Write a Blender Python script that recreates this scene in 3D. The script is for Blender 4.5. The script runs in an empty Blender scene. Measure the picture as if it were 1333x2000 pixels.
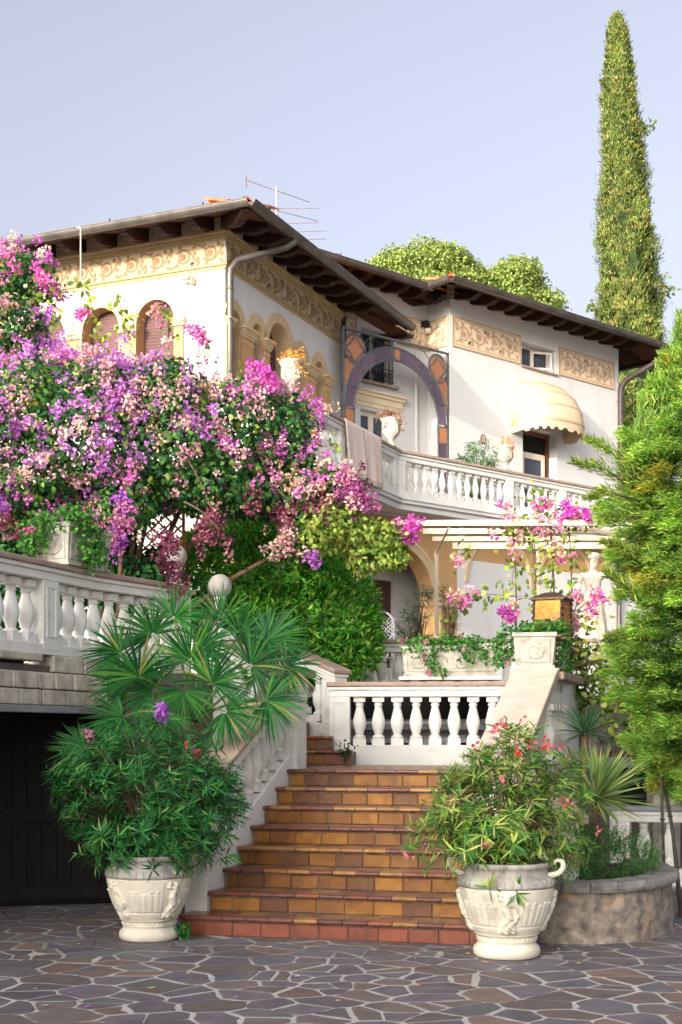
import bpy, math, random
import numpy as np
from mathutils import Vector, Matrix
from mathutils.geometry import tessellate_polygon

# ------------------------------------------------------------------ camera, sky, sun, exposure
scene = bpy.context.scene
COL = scene.collection
HC = 1.65                      # eye height above the courtyard
cam_d = bpy.data.cameras.new("camera")
cam = bpy.data.objects.new("camera", cam_d)
COL.objects.link(cam)
cam.location = (0, 0, HC)
cam.rotation_euler = (math.radians(90), 0, 0)
cam_d.sensor_width = 36.0
cam_d.lens = 48.06
cam_d.shift_y = 0.2185
cam_d.clip_end = 2000
scene.camera = cam

SUN_EL, SUN_AZ = 11.5, 32.0    # low evening sun, behind the viewer's left shoulder
world = bpy.data.worlds.new("World")
scene.world = world
world.use_nodes = True
wn = world.node_tree
sky = wn.nodes.new("ShaderNodeTexSky")
sky.sky_type = 'NISHITA'
sky.sun_disc = False
sky.sun_elevation = math.radians(SUN_EL)
sky.sun_rotation = math.radians(180 + SUN_AZ)
sky.altitude = 100
sky.air_density = 0.5
sky.dust_density = 10.0
sky.ozone_density = 1.0
bg = wn.nodes["Background"]
bg.inputs["Strength"].default_value = 0.15
hs_sky = wn.nodes.new("ShaderNodeHueSaturation")      # hazy evening air: the whole sky is paler
hs_sky.inputs["Saturation"].default_value = 0.44
hs_sky.inputs["Hue"].default_value = 0.515
wn.links.new(sky.outputs[0], hs_sky.inputs["Color"])
wn.links.new(hs_sky.outputs[0], bg.inputs["Color"])

sun_d = bpy.data.lights.new("sun", 'SUN')
sun_d.energy = 1.0
sun_d.angle = math.radians(0.5)
sun_d.color = (1.0, 0.86, 0.68)
sun = bpy.data.objects.new("sun", sun_d)
COL.objects.link(sun)
_e, _a = math.radians(SUN_EL), math.radians(SUN_AZ)
sdir = Vector((math.sin(_a) * math.cos(_e), math.cos(_a) * math.cos(_e), -math.sin(_e)))
sun.rotation_euler = sdir.to_track_quat('-Z', 'Y').to_euler()
sun.location = (-20, -30, 15)

scene.view_settings.view_transform = 'Standard'
scene.view_settings.look = 'None'
scene.view_settings.gamma = 1.0
scene.view_settings.use_curve_mapping = False
scene.view_settings.exposure = 1.95
scene.cycles.max_bounces = 8
scene.cycles.transparent_max_bounces = 8
scene.cycles.use_denoising = True

# ------------------------------------------------------------------ helpers
RNG = np.random.default_rng(7)
random.seed(7)

def srgb(r, g, b):
    f = lambda c: (c / 255 / 12.92) if c / 255 <= 0.04045 else ((c / 255 + 0.055) / 1.055) ** 2.4
    return (f(r), f(g), f(b))

def at(px, py, d):
    """world point seen at a pixel of the 1333x2000 photograph, d metres away"""
    return Vector(((px - 666.5) / 2670 * d, d, HC + (1437 - py) / 2670 * d))

def wm(o):
    m = o.matrix_basis.copy()
    return wm(o.parent) @ o.matrix_parent_inverse @ m if o.parent else m

def setparent(c, p):
    c.parent = p
    c.matrix_parent_inverse = wm(p).inverted()

def tag(o, label=None, cat=None, group=None, kind=None):
    if label: o["label"] = label
    if cat: o["category"] = cat
    if group: o["group"] = group
    if kind: o["kind"] = kind
    return o

def thing(name, loc, label, cat, group=None):
    o = bpy.data.objects.new(name, None)
    o.empty_display_size = 0.2
    COL.objects.link(o)
    o.location = loc
    return tag(o, label, cat, group)

def mesh(name, verts, faces, smooth=False):
    me = bpy.data.meshes.new(name)
    me.from_pydata([tuple(v) for v in verts], [], faces)
    me.update()
    if smooth:
        me.shade_smooth()
    return me

def put(name, me, mat, parent=None, loc=None, rotz=0.0, scale=None, mtx=None):
    o = bpy.data.objects.new(name, me)
    COL.objects.link(o)
    if mat is not None:
        if len(me.materials) == 0:
            me.materials.append(mat)
        elif me.materials[0] is not mat:
            o.material_slots[0].link = 'OBJECT'
            o.material_slots[0].material = mat
    if mtx is not None:
        o.matrix_basis = mtx
    else:
        if loc is not None: o.location = loc
        if rotz: o.rotation_euler = (0, 0, rotz)
        if scale is not None: o.scale = scale
    if parent is not None:
        setparent(o, parent)
    return o

def bevel(o, w=0.008, seg=2):
    m = o.modifiers.new("bevel", 'BEVEL')
    m.width = w; m.segments = seg; m.limit_method = 'ANGLE'; m.angle_limit = math.radians(40)
    return o

class MB:
    """collects shapes into one mesh"""
    def __init__(s): s.v = []; s.f = []
    def add(s, v, f):
        o = len(s.v); s.v += [tuple(p) for p in v]; s.f += [tuple(i + o for i in q) for q in f]; return s
    def hexa(s, c):                       # eight corners: bottom loop then top loop
        return s.add(c, [(3, 2, 1, 0), (4, 5, 6, 7), (0, 1, 5, 4), (1, 2, 6, 5), (2, 3, 7, 6), (3, 0, 4, 7)])
    def box(s, fr, u0, u1, v0, v1, z0, z1):
        return s.hexa([fr(u0, v0, z0), fr(u1, v0, z0), fr(u1, v1, z0), fr(u0, v1, z0),
                       fr(u0, v0, z1), fr(u1, v0, z1), fr(u1, v1, z1), fr(u0, v1, z1)])
    def tube(s, pts, r, n=10, cap=True):
        pts = [Vector(p) for p in pts]
        rr = r if isinstance(r, (list, tuple)) else [r] * len(pts)
        rings = []; ref = None
        for i, p in enumerate(pts):
            t = (pts[min(i + 1, len(pts) - 1)] - pts[max(i - 1, 0)]).normalized()
            if ref is None:
                ref = t.orthogonal().normalized()
            ref = (ref - t * ref.dot(t))
            ref = ref.normalized() if ref.length > 1e-6 else t.orthogonal().normalized()
            b = t.cross(ref)
            rings.append([p + (ref * math.cos(2 * math.pi * k / n) + b * math.sin(2 * math.pi * k / n)) * rr[i] for k in range(n)])
        v = [q for r_ in rings for q in r_]
        f = []
        for i in range(len(pts) - 1):
            for k in range(n):
                f.append((i * n + k, i * n + (k + 1) % n, (i + 1) * n + (k + 1) % n, (i + 1) * n + k))
        if cap:
            f.append(tuple(range(n))[::-1]); f.append(tuple((len(pts) - 1) * n + k for k in range(n)))
        return s.add(v, f)
    def lathe(s, prof, n=24, c=(0, 0, 0), cap=True, sq=None):
        v = []; f = []
        for (r, z) in prof:
            for k in range(n):
                a = 2 * math.pi * (k + .5) / n
                v.append((c[0] + r * math.cos(a), c[1] + r * math.sin(a), c[2] + z))
        m = len(prof)
        for i in range(m - 1):
            for k in range(n):
                f.append((i * n + k, i * n + (k + 1) % n, (i + 1) * n + (k + 1) % n, (i + 1) * n + k))
        if cap:
            f.append(tuple(range(n))[::-1]); f.append(tuple((m - 1) * n + k for k in range(n)))
        return s.add(v, f)
    def prism(s, loop, fr, v0, v1):        # loop of (u,z), extruded along v
        n = len(loop)
        v = [fr(u, v0, z) for u, z in loop] + [fr(u, v1, z) for u, z in loop]
        f = [tuple(range(n)), tuple(range(2 * n - 1, n - 1, -1))]
        for i in range(n):
            j = (i + 1) % n
            f.append((j, i, n + i, n + j))
        return s.add(v, f)
    def ring(s, outer, inner, fr, v0, v1, closed=True):   # strip between two loops, with thickness
        n = len(outer)
        v = [fr(u, v1, z) for u, z in outer] + [fr(u, v1, z) for u, z in inner] + \
            [fr(u, v0, z) for u, z in outer] + [fr(u, v0, z) for u, z in inner]
        f = []
        for i in range(n if closed else n - 1):
            j = (i + 1) % n
            f += [(i, j, n + j, n + i), (2 * n + j, 2 * n + i, 3 * n + i, 3 * n + j),
                  (j, i, 2 * n + i, 2 * n + j), (n + i, n + j, 3 * n + j, 3 * n + i)]
        if not closed:
            f += [(0, n, 3 * n, 2 * n), (n - 1, 3 * n - 1, 4 * n - 1, 2 * n - 1)]
        return s.add(v, f)
    def build(s, name, mat, parent=None, smooth=False, bev=0):
        o = put(name, mesh(name, s.v, s.f, smooth), mat, parent)
        if bev: bevel(o, bev)
        return o

def recalc(o):
    import bmesh
    bm = bmesh.new(); bm.from_mesh(o.data)
    bmesh.ops.recalc_face_normals(bm, faces=bm.faces)
    bm.to_mesh(o.data); bm.free()
    return o

def frame(ox, oy, dx, dy, z0=0.0):
    """local frame: u along (dx,dy), v outward to the right-hand side of u, z up"""
    l = math.hypot(dx, dy); dx /= l; dy /= l
    def fr(u, v, z): return (ox + dx * u + dy * v, oy + dy * u - dx * v, z0 + z)
    fr.o = (ox, oy); fr.d = (dx, dy); fr.ang = math.atan2(dy, dx)
    return fr

def arch_loop(c, half, zs, n=16, zb=None):
    """opening outline: from left foot up over the arch and down"""
    l = []
    if zb is not None: l.append((c - half, zb))
    l += [(c - half * math.cos(math.pi * i / n), zs + half * math.sin(math.pi * i / n)) for i in range(n + 1)]
    if zb is not None: l.append((c + half, zb))
    return l

def wall_holes(name, fr, loop, holes, depth, mat, parent, rmat=None):
    """wall face with real openings and their reveals"""
    polys = [[Vector((u, z, 0)) for u, z in loop]] + [[Vector((u, z, 0)) for u, z in h] for h in holes]
    flat = [p for q in polys for p in q]
    tris = tessellate_polygon(polys)
    v = [fr(p.x, 0, p.y) for p in flat]
    m = MB().add(v, [tuple(t) for t in tris])
    o = m.build(name, mat, parent)
    # face outward
    me = o.data
    n_out = Vector(fr(0, 1, 0)) - Vector(fr(0, 0, 0))
    flip = [p.index for p in me.polygons if p.normal.dot(n_out) < 0]
    if flip:
        import bmesh
        bm = bmesh.new(); bm.from_mesh(me); bm.faces.ensure_lookup_table()
        bmesh.ops.reverse_faces(bm, faces=[bm.faces[i] for i in flip]); bm.to_mesh(me); bm.free()
    if depth:
        for h in holes:
            n = len(h)
            vv = [fr(u, 0, z) for u, z in h] + [fr(u, -depth, z) for u, z in h]
            MB().add(vv, [(i, (i + 1) % n, n + (i + 1) % n, n + i) for i in range(n)]).build("reveal", rmat or mat, parent)
    return o

# ------------------------------------------------------------------ materials
MATS = {}
def nt_new(name):
    m = bpy.data.materials.new(name); m.use_nodes = True
    t = m.node_tree
    return m, t, t.nodes["Principled BSDF"]

def mat(name, c1, c2=None, scale=3.0, rough=0.8, bump=0.0, bscale=60.0, stain=None, sscale=1.2, samt=0.5,
        spec=0.3, metal=0.0, coat=0.0, detail=5.0, vary=0.0, stretch=None, sthr=0.5, ygrad=None):
    m, t, b = nt_new(name)
    N = t.nodes; L = t.links
    geo = N.new("ShaderNodeNewGeometry")
    pos = geo.outputs["Position"]
    if stretch:
        mp = N.new("ShaderNodeMapping"); mp.inputs["Scale"].default_value = stretch
        L.new(pos, mp.inputs["Vector"]); pos = mp.outputs[0]
    def noise(sc, det=5.0, off=0.0):
        n = N.new("ShaderNodeTexNoise"); n.inputs["Scale"].default_value = sc
        n.inputs["Detail"].default_value = det
        n.inputs["Roughness"].default_value = 0.6
        L.new(pos, n.inputs["Vector"]); return n.outputs["Fac"]
    def ramp(src, a, b_):
        r = N.new("ShaderNodeMapRange"); r.inputs[1].default_value = a; r.inputs[2].default_value = b_
        L.new(src, r.inputs[0]); return r.outputs[0]
    def mix(f, x, y):
        k = N.new("ShaderNodeMix"); k.data_type = 'RGBA'
        if hasattr(f, "links"): L.new(f, k.inputs[0])
        else: k.inputs[0].default_value = f
        for val, i in ((x, 6), (y, 7)):
            if hasattr(val, "links"): L.new(val, k.inputs[i])
            else: k.inputs[i].default_value = (*val, 1)
        return k.outputs[2]
    col = mix(ramp(noise(scale, detail), .3, .7), c1, c2 if c2 else tuple(x * .86 for x in c1))
    if stain:
        f = ramp(noise(sscale, 8), sthr, sthr + .22)
        mm = N.new("ShaderNodeMath"); mm.operation = 'MULTIPLY'; mm.inputs[1].default_value = samt
        L.new(f, mm.inputs[0])
        if ygrad:                                   # grime gathers towards the steps and the garage
            sx = N.new("ShaderNodeSeparateXYZ"); L.new(geo.outputs["Position"], sx.inputs[0])
            g2 = N.new("ShaderNodeMath"); g2.operation = 'MULTIPLY'
            L.new(ramp(sx.outputs["Y"], *ygrad), g2.inputs[0]); L.new(mm.outputs[0], g2.inputs[1]); mm = g2
        col = mix(mm.outputs[0], col, stain)
    if vary:
        oi = N.new("ShaderNodeObjectInfo")
        hv = N.new("ShaderNodeHueSaturation")
        r = N.new("ShaderNodeMapRange"); r.inputs[3].default_value = 1 - vary; r.inputs[4].default_value = 1 + vary
        L.new(oi.outputs["Random"], r.inputs[0]); L.new(r.outputs[0], hv.inputs["Value"]); L.new(col, hv.inputs["Color"])
        col = hv.outputs[0]
    L.new(col, b.inputs["Base Color"])
    b.inputs["Roughness"].default_value = rough
    b.inputs["Specular IOR Level"].default_value = spec
    b.inputs["Metallic"].default_value = metal
    b.inputs["Coat Weight"].default_value = coat
    if bump:
        bp = N.new("ShaderNodeBump"); bp.inputs["Strength"].default_value = bump
        bp.inputs["Distance"].default_value = 0.02
        L.new(noise(bscale, 6), bp.inputs["Height"]); L.new(bp.outputs[0], b.inputs["Normal"])
    MATS[name] = m
    return m

def leafmat(name, trans=0.35, rough=0.52, spec=0.2, gain=1.5):
    m, t, b = nt_new(name)
    N = t.nodes; L = t.links
    a = N.new("ShaderNodeAttribute"); a.attribute_name = "Col"
    L.new(a.outputs["Color"], b.inputs["Base Color"])
    b.inputs["Roughness"].default_value = rough
    b.inputs["Specular IOR Level"].default_value = spec
    tr = N.new("ShaderNodeBsdfTranslucent")
    hs = N.new("ShaderNodeHueSaturation"); hs.inputs["Value"].default_value = gain; hs.inputs["Saturation"].default_value = 1.05
    L.new(a.outputs["Color"], hs.inputs["Color"]); L.new(hs.outputs[0], tr.inputs["Color"])
    mx = N.new("ShaderNodeMixShader"); mx.inputs[0].default_value = trans
    L.new(b.outputs[0], mx.inputs[1]); L.new(tr.outputs[0], mx.inputs[2])
    L.new(mx.outputs[0], N["Material Output"].inputs["Surface"])
    MATS[name] = m
    return m

def glassmat(name, tint, clear=0.6, rough=0.05):
    m, t, b = nt_new(name)
    N = t.nodes; L = t.links
    b.inputs["Base Color"].default_value = (*tint, 1)
    b.inputs["Roughness"].default_value = rough
    b.inputs["Specular IOR Level"].default_value = 0.8
    tr = N.new("ShaderNodeBsdfTransparent"); tr.inputs["Color"].default_value = (*[min(1, .5 + x) for x in tint], 1)
    mx = N.new("ShaderNodeMixShader"); mx.inputs[0].default_value = clear
    L.new(b.outputs[0], mx.inputs[1]); L.new(tr.outputs[0], mx.inputs[2])
    L.new(mx.outputs[0], N["Material Output"].inputs["Surface"])
    MATS[name] = m
    return m

M_white = mat("white_render", (.68, .67, .66), (.63, .62, .61), 1.5, .9, .08, 90, stain=(.50, .46, .42), sscale=1.1, samt=.4, sthr=.56, stretch=(1.6, 1.6, .5))
M_tan = mat("tan_render", srgb(208, 184, 148), srgb(198, 172, 134), 4, .9, .06, 80)
M_tan_d = mat("tan_render_deep", srgb(192, 154, 108), srgb(180, 142, 98), 4, .9, .06, 80)
M_frieze = mat("frieze_ground", srgb(200, 184, 154), srgb(188, 170, 138), 5, .9)
M_friezeb = mat("frieze_ground_pale", srgb(226, 210, 180), srgb(216, 198, 166), 5, .9)
M_scroll = mat("scroll_paint", srgb(160, 128, 98), srgb(146, 114, 88), 12, .9)
M_scroll2 = mat("scroll_paint_light", srgb(194, 160, 134), srgb(180, 146, 124), 12, .9)
M_trim = mat("cornice_paint", srgb(182, 160, 122), srgb(168, 146, 108), 5, .85)
M_balus = mat("balustrade_stone", (.76, .74, .70), (.70, .68, .64), 7, .8, .15, 120, stain=(.34, .31, .27), sscale=3.2, samt=.5, sthr=.56, vary=.05)
M_rail = mat("weathered_rail", srgb(176, 152, 136), srgb(150, 130, 118), 9, .85, .2, 140, stain=(.12, .11, .10), sscale=5, samt=.5, sthr=.55)
M_wood = mat("dark_eave_wood", srgb(62, 36, 24), srgb(40, 23, 16), 10, .7, .2, 60)
M_soffit = mat("soffit_boards", srgb(112, 70, 50), srgb(82, 50, 36), 7, .75, .2, 60, stretch=(1, 1, 1))
M_pipedark = mat("dark_pipe", srgb(84, 74, 74), srgb(66, 58, 58), 5, .5, metal=.2)
M_gutter = mat("grey_gutter", srgb(112, 106, 100), srgb(84, 78, 74), 5, .45, .05, 30, metal=.4, spec=.5)
M_tile = mat("roof_tile", srgb(206, 128, 88), srgb(176, 98, 64), 6, .85, .2, 60, vary=.15)
M_shut = mat("brown_shutter", srgb(104, 74, 72), srgb(88, 60, 60), 6, .6, vary=.05)
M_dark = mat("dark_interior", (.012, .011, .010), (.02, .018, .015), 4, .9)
M_frame = mat("window_frame", srgb(232, 220, 206), srgb(220, 206, 190), 6, .6)
M_brownframe = mat("brown_frame", srgb(120, 82, 56), srgb(100, 66, 44), 8, .6)
M_iron = mat("black_iron", (.015, .015, .018), (.03, .03, .03), 20, .5, metal=.6)
M_lead = mat("lead_frame", srgb(128, 128, 132), srgb(96, 98, 104), 12, .5, metal=.5)
M_glass = glassmat("window_glass", (.10, .12, .15), .45)
M_curtain = mat("curtain", (.72, .68, .62), (.6, .56, .5), 8, .95)
M_purple = mat("purple_glass", srgb(108, 86, 98), srgb(88, 72, 88), 2.5, .18, .05, 20, spec=.6, vary=.22)
M_orange = mat("orange_glass", srgb(186, 126, 78), srgb(168, 106, 70), 3, .18, .05, 20, spec=.6, vary=.15)
M_stone = mat("rough_stone", srgb(222, 212, 198), srgb(176, 164, 150), 6, .95, .7, 26, stain=srgb(96, 86, 74), sscale=3, samt=.5, vary=.14, sthr=.55)
M_mortar = mat("paving_mortar", srgb(196, 190, 184), srgb(168, 162, 156), 6, .95, .4, 90, stain=srgb(74, 70, 66), sscale=.9, samt=.95, sthr=.40, ygrad=(9.2, 11.0))
M_soil = mat("soil", (.06, .045, .03), (.03, .022, .015), 20, 1.0, .8, 50)
M_bark = mat("bark", srgb(110, 90, 72), srgb(72, 56, 44), 18, .95, .6, 50)
M_bedwall = mat("bed_wall_stone", srgb(172, 158, 142), srgb(78, 72, 70), 9.0, .95, 1.0, 14, stain=srgb(188, 150, 112), sscale=3.5, samt=.6, sthr=.55, detail=9)
M_bedrim = mat("bed_rim_stone", srgb(150, 146, 142), srgb(112, 108, 104), 8, .95, .8, 40, stain=srgb(60, 56, 54), sscale=6, samt=.6)
M_pot = mat("pot_cast_stone", srgb(226, 218, 200), srgb(204, 196, 178), 7, .75, .2, 70, stain=srgb(90, 84, 78), sscale=4.5, samt=.55, sthr=.57)
M_potdirt = mat("pot_weathered_rim", srgb(190, 184, 176), srgb(150, 144, 138), 8, .85, .3, 70, stain=srgb(52, 48, 46), sscale=7, samt=.8, sthr=.5, stretch=(1, 1, .4))
M_oldwall = mat("old_wall", srgb(128, 116, 112), srgb(86, 78, 76), 3, .95, .6, 30)
M_planter = mat("planter_cast_stone", srgb(196, 190, 178), srgb(168, 162, 150), 9, .85, .3, 90, stain=srgb(92, 86, 80), sscale=6, samt=.6, sthr=.52)
M_pole = mat("thin_pole", srgb(70, 62, 58), srgb(50, 44, 42), 10, .7)
M_concrete = mat("concrete_lintel", srgb(150, 150, 152), srgb(128, 128, 130), 5, .85, .1, 60)
M_doorwood = mat("old_door_wood", srgb(26, 22, 19), srgb(17, 14, 12), 9, .85, .3, 40, stretch=(6, 6, .5), vary=.2)
M_towel = mat("towel_cloth", srgb(236, 216, 202), srgb(226, 204, 190), 20, .95, .3, 200)
M_awn = mat("awning_cloth", srgb(214, 192, 164), srgb(200, 176, 146), 5, .95, .15, 160)
M_awnpipe = mat("awning_piping", srgb(206, 172, 128), srgb(196, 160, 116), 4, .9)
M_pergola = mat("pergola_paint", srgb(206, 188, 168), srgb(190, 172, 152), 6, .7)
M_statue = mat("statue_stone", srgb(236, 226, 206), srgb(214, 202, 182), 8, .8, .2, 60, stain=srgb(150, 140, 126), sscale=6, samt=.4)
M_amber = mat("amber_glass", srgb(206, 142, 24), srgb(150, 92, 10), 34, .15, .9, 45, spec=.7)
M_metalr = mat("lantern_metal", srgb(86, 70, 58), srgb(58, 48, 42), 20, .55, metal=.5)
M_whitemetal = mat("white_painted_metal", (.78, .77, .75), (.7, .7, .68), 8, .5)
M_alu = mat("aluminium", srgb(200, 200, 196), srgb(176, 176, 172), 8, .35, metal=.8)
M_plastic = mat("camera_housing", srgb(226, 206, 176), srgb(210, 190, 160), 8, .5)
TILE = {}
for k, c1, c2 in (("mustard", (158, 108, 44), (126, 80, 34)), ("ochre", (142, 94, 44), (112, 70, 36)), ("brown", (120, 78, 46), (92, 58, 38)),
                  ("maroon", (122, 74, 64), (98, 58, 52)), ("red", (140, 78, 58), (112, 62, 48)), ("sand", (164, 118, 68), (138, 96, 56))):
    TILE[k] = mat("glazed_tile_" + k, srgb(*c1), srgb(*c2), 9, .3, .12, 35, stain=srgb(58, 42, 32), sscale=7, samt=.6, sthr=.52, spec=.45, vary=.14)
M_grout = mat("tile_grout", srgb(150, 138, 124), srgb(96, 84, 74), 8, .95, stain=srgb(52, 44, 38), sscale=5, samt=.7)
STONES = [mat("porphyry_" + n, srgb(*a), srgb(*b), 7, .62, .35, 60, stain=srgb(46, 42, 44), sscale=1.3, samt=.5, sthr=.54, vary=.16)
          for n, a, b in (("violet", (116, 107, 111), (92, 84, 90)), ("brown", (120, 107, 103), (98, 87, 84)), ("grey", (112, 109, 111), (90, 87, 91)), ("rust", (130, 110, 100), (108, 91, 84)))]
L_leaf = leafmat("leaf_green")
L_petal = leafmat("petal", .4, .6, .15, 1.15)
L_needle = leafmat("needle_green", .3, .6, .2, 1.4)
# ------------------------------------------------------------------ ground and crazy paving
ground = tag(MB().add([(-300, -200, 0), (300, -200, 0), (300, 400, 0), (-300, 400, 0)], [(0, 1, 2, 3)]).build("ground", M_mortar), kind="structure")

def clip(poly, n, c):
    out = []
    for i in range(len(poly)):
        a, b = poly[i], poly[(i + 1) % len(poly)]
        da, db = a[0] * n[0] + a[1] * n[1] - c, b[0] * n[0] + b[1] * n[1] - c
        if da <= 0: out.append(a)
        if (da < 0 < db) or (db < 0 < da):
            t = da / (da - db); out.append((a[0] + (b[0] - a[0]) * t, a[1] + (b[1] - a[1]) * t))
    return out

def stone_cells(x0, x1, y0, y1, step, seed, gap=(.007, .023)):
    r = np.random.default_rng(seed)
    pts = []
    ny = int((y1 - y0) / (step * .80)) + 1; nx = int((x1 - x0) / step) + 1
    for j in range(ny):
        for i in range(nx):
            q = r.normal(0, .36 * step, 2) * np.array((1.15, .8))
            pts.append((x0 + (i + .5 * (j % 2)) * step + q[0], y0 + j * step * .80 + q[1]))
            if r.random() < .22:      # small fill-in stones
                pts.append((pts[-1][0] + r.uniform(.3, .55) * step, pts[-1][1] + r.uniform(-.3, .3) * step))
    P = np.array(pts); cells = []
    for k in range(len(P)):
        d = P - P[k]; dd = (d ** 2).sum(1); idx = np.argsort(dd)[1:15]
        s = step * 1.6
        poly = [(P[k][0] - s, P[k][1] - s), (P[k][0] + s, P[k][1] - s), (P[k][0] + s, P[k][1] + s), (P[k][0] - s, P[k][1] + s)]
        for j in idx:
            L = math.sqrt(dd[j])
            if L < .06: continue
            n = d[j] / L
            poly = clip(poly, n, P[k] @ n + L / 2 - r.uniform(*gap))
            if len(poly) < 3: break
        if len(poly) >= 3:
            a = abs(sum(poly[i][0] * poly[(i + 1) % len(poly)][1] - poly[(i + 1) % len(poly)][0] * poly[i][1] for i in range(len(poly)))) / 2
            if a > .012: cells.append((P[k], poly))
    return cells, r

def stone_mesh(c, poly, r, h=.005):
    ring = []
    for i in range(len(poly)):
        a, b = np.array(poly[i]), np.array(poly[(i + 1) % len(poly)])
        L = np.linalg.norm(b - a)
        if L < .02: continue
        e = (b - a) / L; nn = np.array((-e[1], e[0]))
        cut = min(.014, L * .2)
        ring.append(a + e * cut * r.uniform(.4, 1))
        if L > .16: ring.append((a + b) / 2 + nn * r.normal(0, .010) + e * r.normal(0, L * .12))
        ring.append(b - e * cut * r.uniform(.4, 1))
    if len(ring) < 3: return None
    c = np.mean(ring, 0); n = len(ring)
    tilt = r.normal(0, .003, 2); dz = r.normal(0, .0008)
    inn = [p + (c - p) / max(1e-6, np.linalg.norm(c - p)) * .008 for p in ring]
    zt = lambda p: h + dz + (p - c) @ tilt
    v = [(p[0], p[1], -.012) for p in ring] + [(p[0], p[1], zt(p) - .003) for p in ring] + [(p[0], p[1], zt(p)) for p in inn]
    f = [tuple(range(2 * n, 3 * n))]
    for a in (0, n):
        f += [(a + i, a + (i + 1) % n, a + n + (i + 1) % n, a + n + i) for i in range(n)]
    return v, f

cells, r_ = stone_cells(-3.7, 4.0, 7.2, 13.6, .35, 11)
def stair_zone(p): return False
big = sorted(cells, key=lambda c: c[0][1])
extra = MB(); emat = []
nst = 0
for c, poly in big:
    sm = stone_mesh(c, poly, r_)
    if sm is None: continue
    if nst < 295 and abs(c[0]) < .27 * c[1] + .3:
        o = put("paving_stone", mesh("paving_stone", *sm), STONES[int(r_.choice(4, p=[.42, .26, .22, .10]))], ground)
        nst += 1
    else:
        extra.add(*sm); emat += [int(r_.choice(4, p=[.42, .26, .22, .10]))] * len(sm[1])
cells2, r2 = stone_cells(-16, 14, -9, 6.9, .52, 12)
for c, poly in cells2:
    sm = stone_mesh(c, poly, r2)
    if sm: extra.add(*sm); emat += [int(r2.choice(4, p=[.42, .26, .22, .10]))] * len(sm[1])
_ex = tag(extra.build("paving_stones_beyond", STONES[0], ground), kind="stuff")
for _m in STONES[1:]: _ex.data.materials.append(_m)
_ex.data.polygons.foreach_set("material_index", emat)

# ------------------------------------------------------------------ house axes
def unit(deg): return (math.sin(math.radians(deg)), math.cos(math.radians(deg)))
A = unit(23.5)                 # along the left wing, away to the right
B = (-A[1], A[0])              # along its front, away to the left
D = unit(48.5)                 # along the right wing
E = (-D[1], D[0])
C = (-1.76, 20.75)             # front corner of the left wing
Q = (2.07, 26.0)               # corner of the right wing
TZ = 2.2                       # terrace level
BZ = 5.68                      # balcony floor

# terrace masses and the slope behind the villa
terr = MB()
def slab(pts, z0, z1):
    n = len(pts)
    v = [(x, y, z0) for x, y in pts] + [(x, y, z1) for x, y in pts]
    f = [tuple(range(n))[::-1], tuple(range(n, 2 * n))] + [(i, (i + 1) % n, n + (i + 1) % n, n + i) for i in range(n)]
    return v, f
terr.add(*slab([(-30, 17.45), (30, 17.45), (30, 60), (-30, 60)], -.2, TZ))
tag(terr.build("terrace", M_oldwall), kind="structure")
hill = MB()
nx, ny = 24, 12
for j in range(ny + 1):
    for i in range(nx + 1):
        x = -90 + 180 * i / nx; y = 44 + 90 * j / ny
        hill.v.append((x, y, TZ - .5 + (y - 44) * .12 + 1.2 * math.sin(x * .07 + j)))
for j in range(ny):
    for i in range(nx):
        a = j * (nx + 1) + i; hill.f.append((a, a + 1, a + nx + 2, a + nx + 1))
M_grass = mat("hill_grass", srgb(84, 96, 48), srgb(66, 74, 38), .8, 1, .6, 20)
tag(hill.build("hillside", M_grass, smooth=True), kind="structure")

# ------------------------------------------------------------------ balusters and balustrades
def baluster_mesh(h=.57, k=1.0, n=16):
    q = h / .57
    prof = [(.058, .08), (.068, .085), (.072, .097), (.066, .108), (.046, .118), (.043, .132), (.052, .142), (.052, .152), (.058, .175), (.070, .205),
            (.077, .245), (.078, .275), (.073, .315), (.062, .360), (.050, .405), (.041, .445), (.040, .458), (.052, .464), (.052, .474), (.041, .482), (.048, .495), (.060, .51)]
    m = MB()
    I = frame(0, 0, 1, 0)
    m.box(I, -.074 * k, .074 * k, -.074 * k, .074 * k, 0, .08 * q)
    m.lathe([(r * k, z * q) for r, z in prof], n, cap=False)
    m.box(I, -.068 * k, .068 * k, -.068 * k, .068 * k, .51 * q, .575 * q)
    me = mesh("baluster", m.v, m.f)
    for p in me.polygons: p.use_smooth = len(p.vertices) == 4 and abs(p.normal.z) < .99 and not (p.index < 6 or p.index >= len(me.polygons) - 6)
    return me
BAL = baluster_mesh()
BAL_S = baluster_mesh(.50, .88)

def sheared(m, fr, u0, u1, v0, v1, zb0, zb1, za, zt):
    """box whose base follows a slope from zb0 (at u0) to zb1 (at u1)"""
    return m.hexa([fr(u0, v0, zb0 + za), fr(u1, v0, zb1 + za), fr(u1, v1, zb1 + za), fr(u0, v1, zb0 + za),
                   fr(u0, v0, zb0 + zt), fr(u1, v0, zb1 + zt), fr(u1, v1, zb1 + zt), fr(u0, v1, zb0 + zt)])

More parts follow.
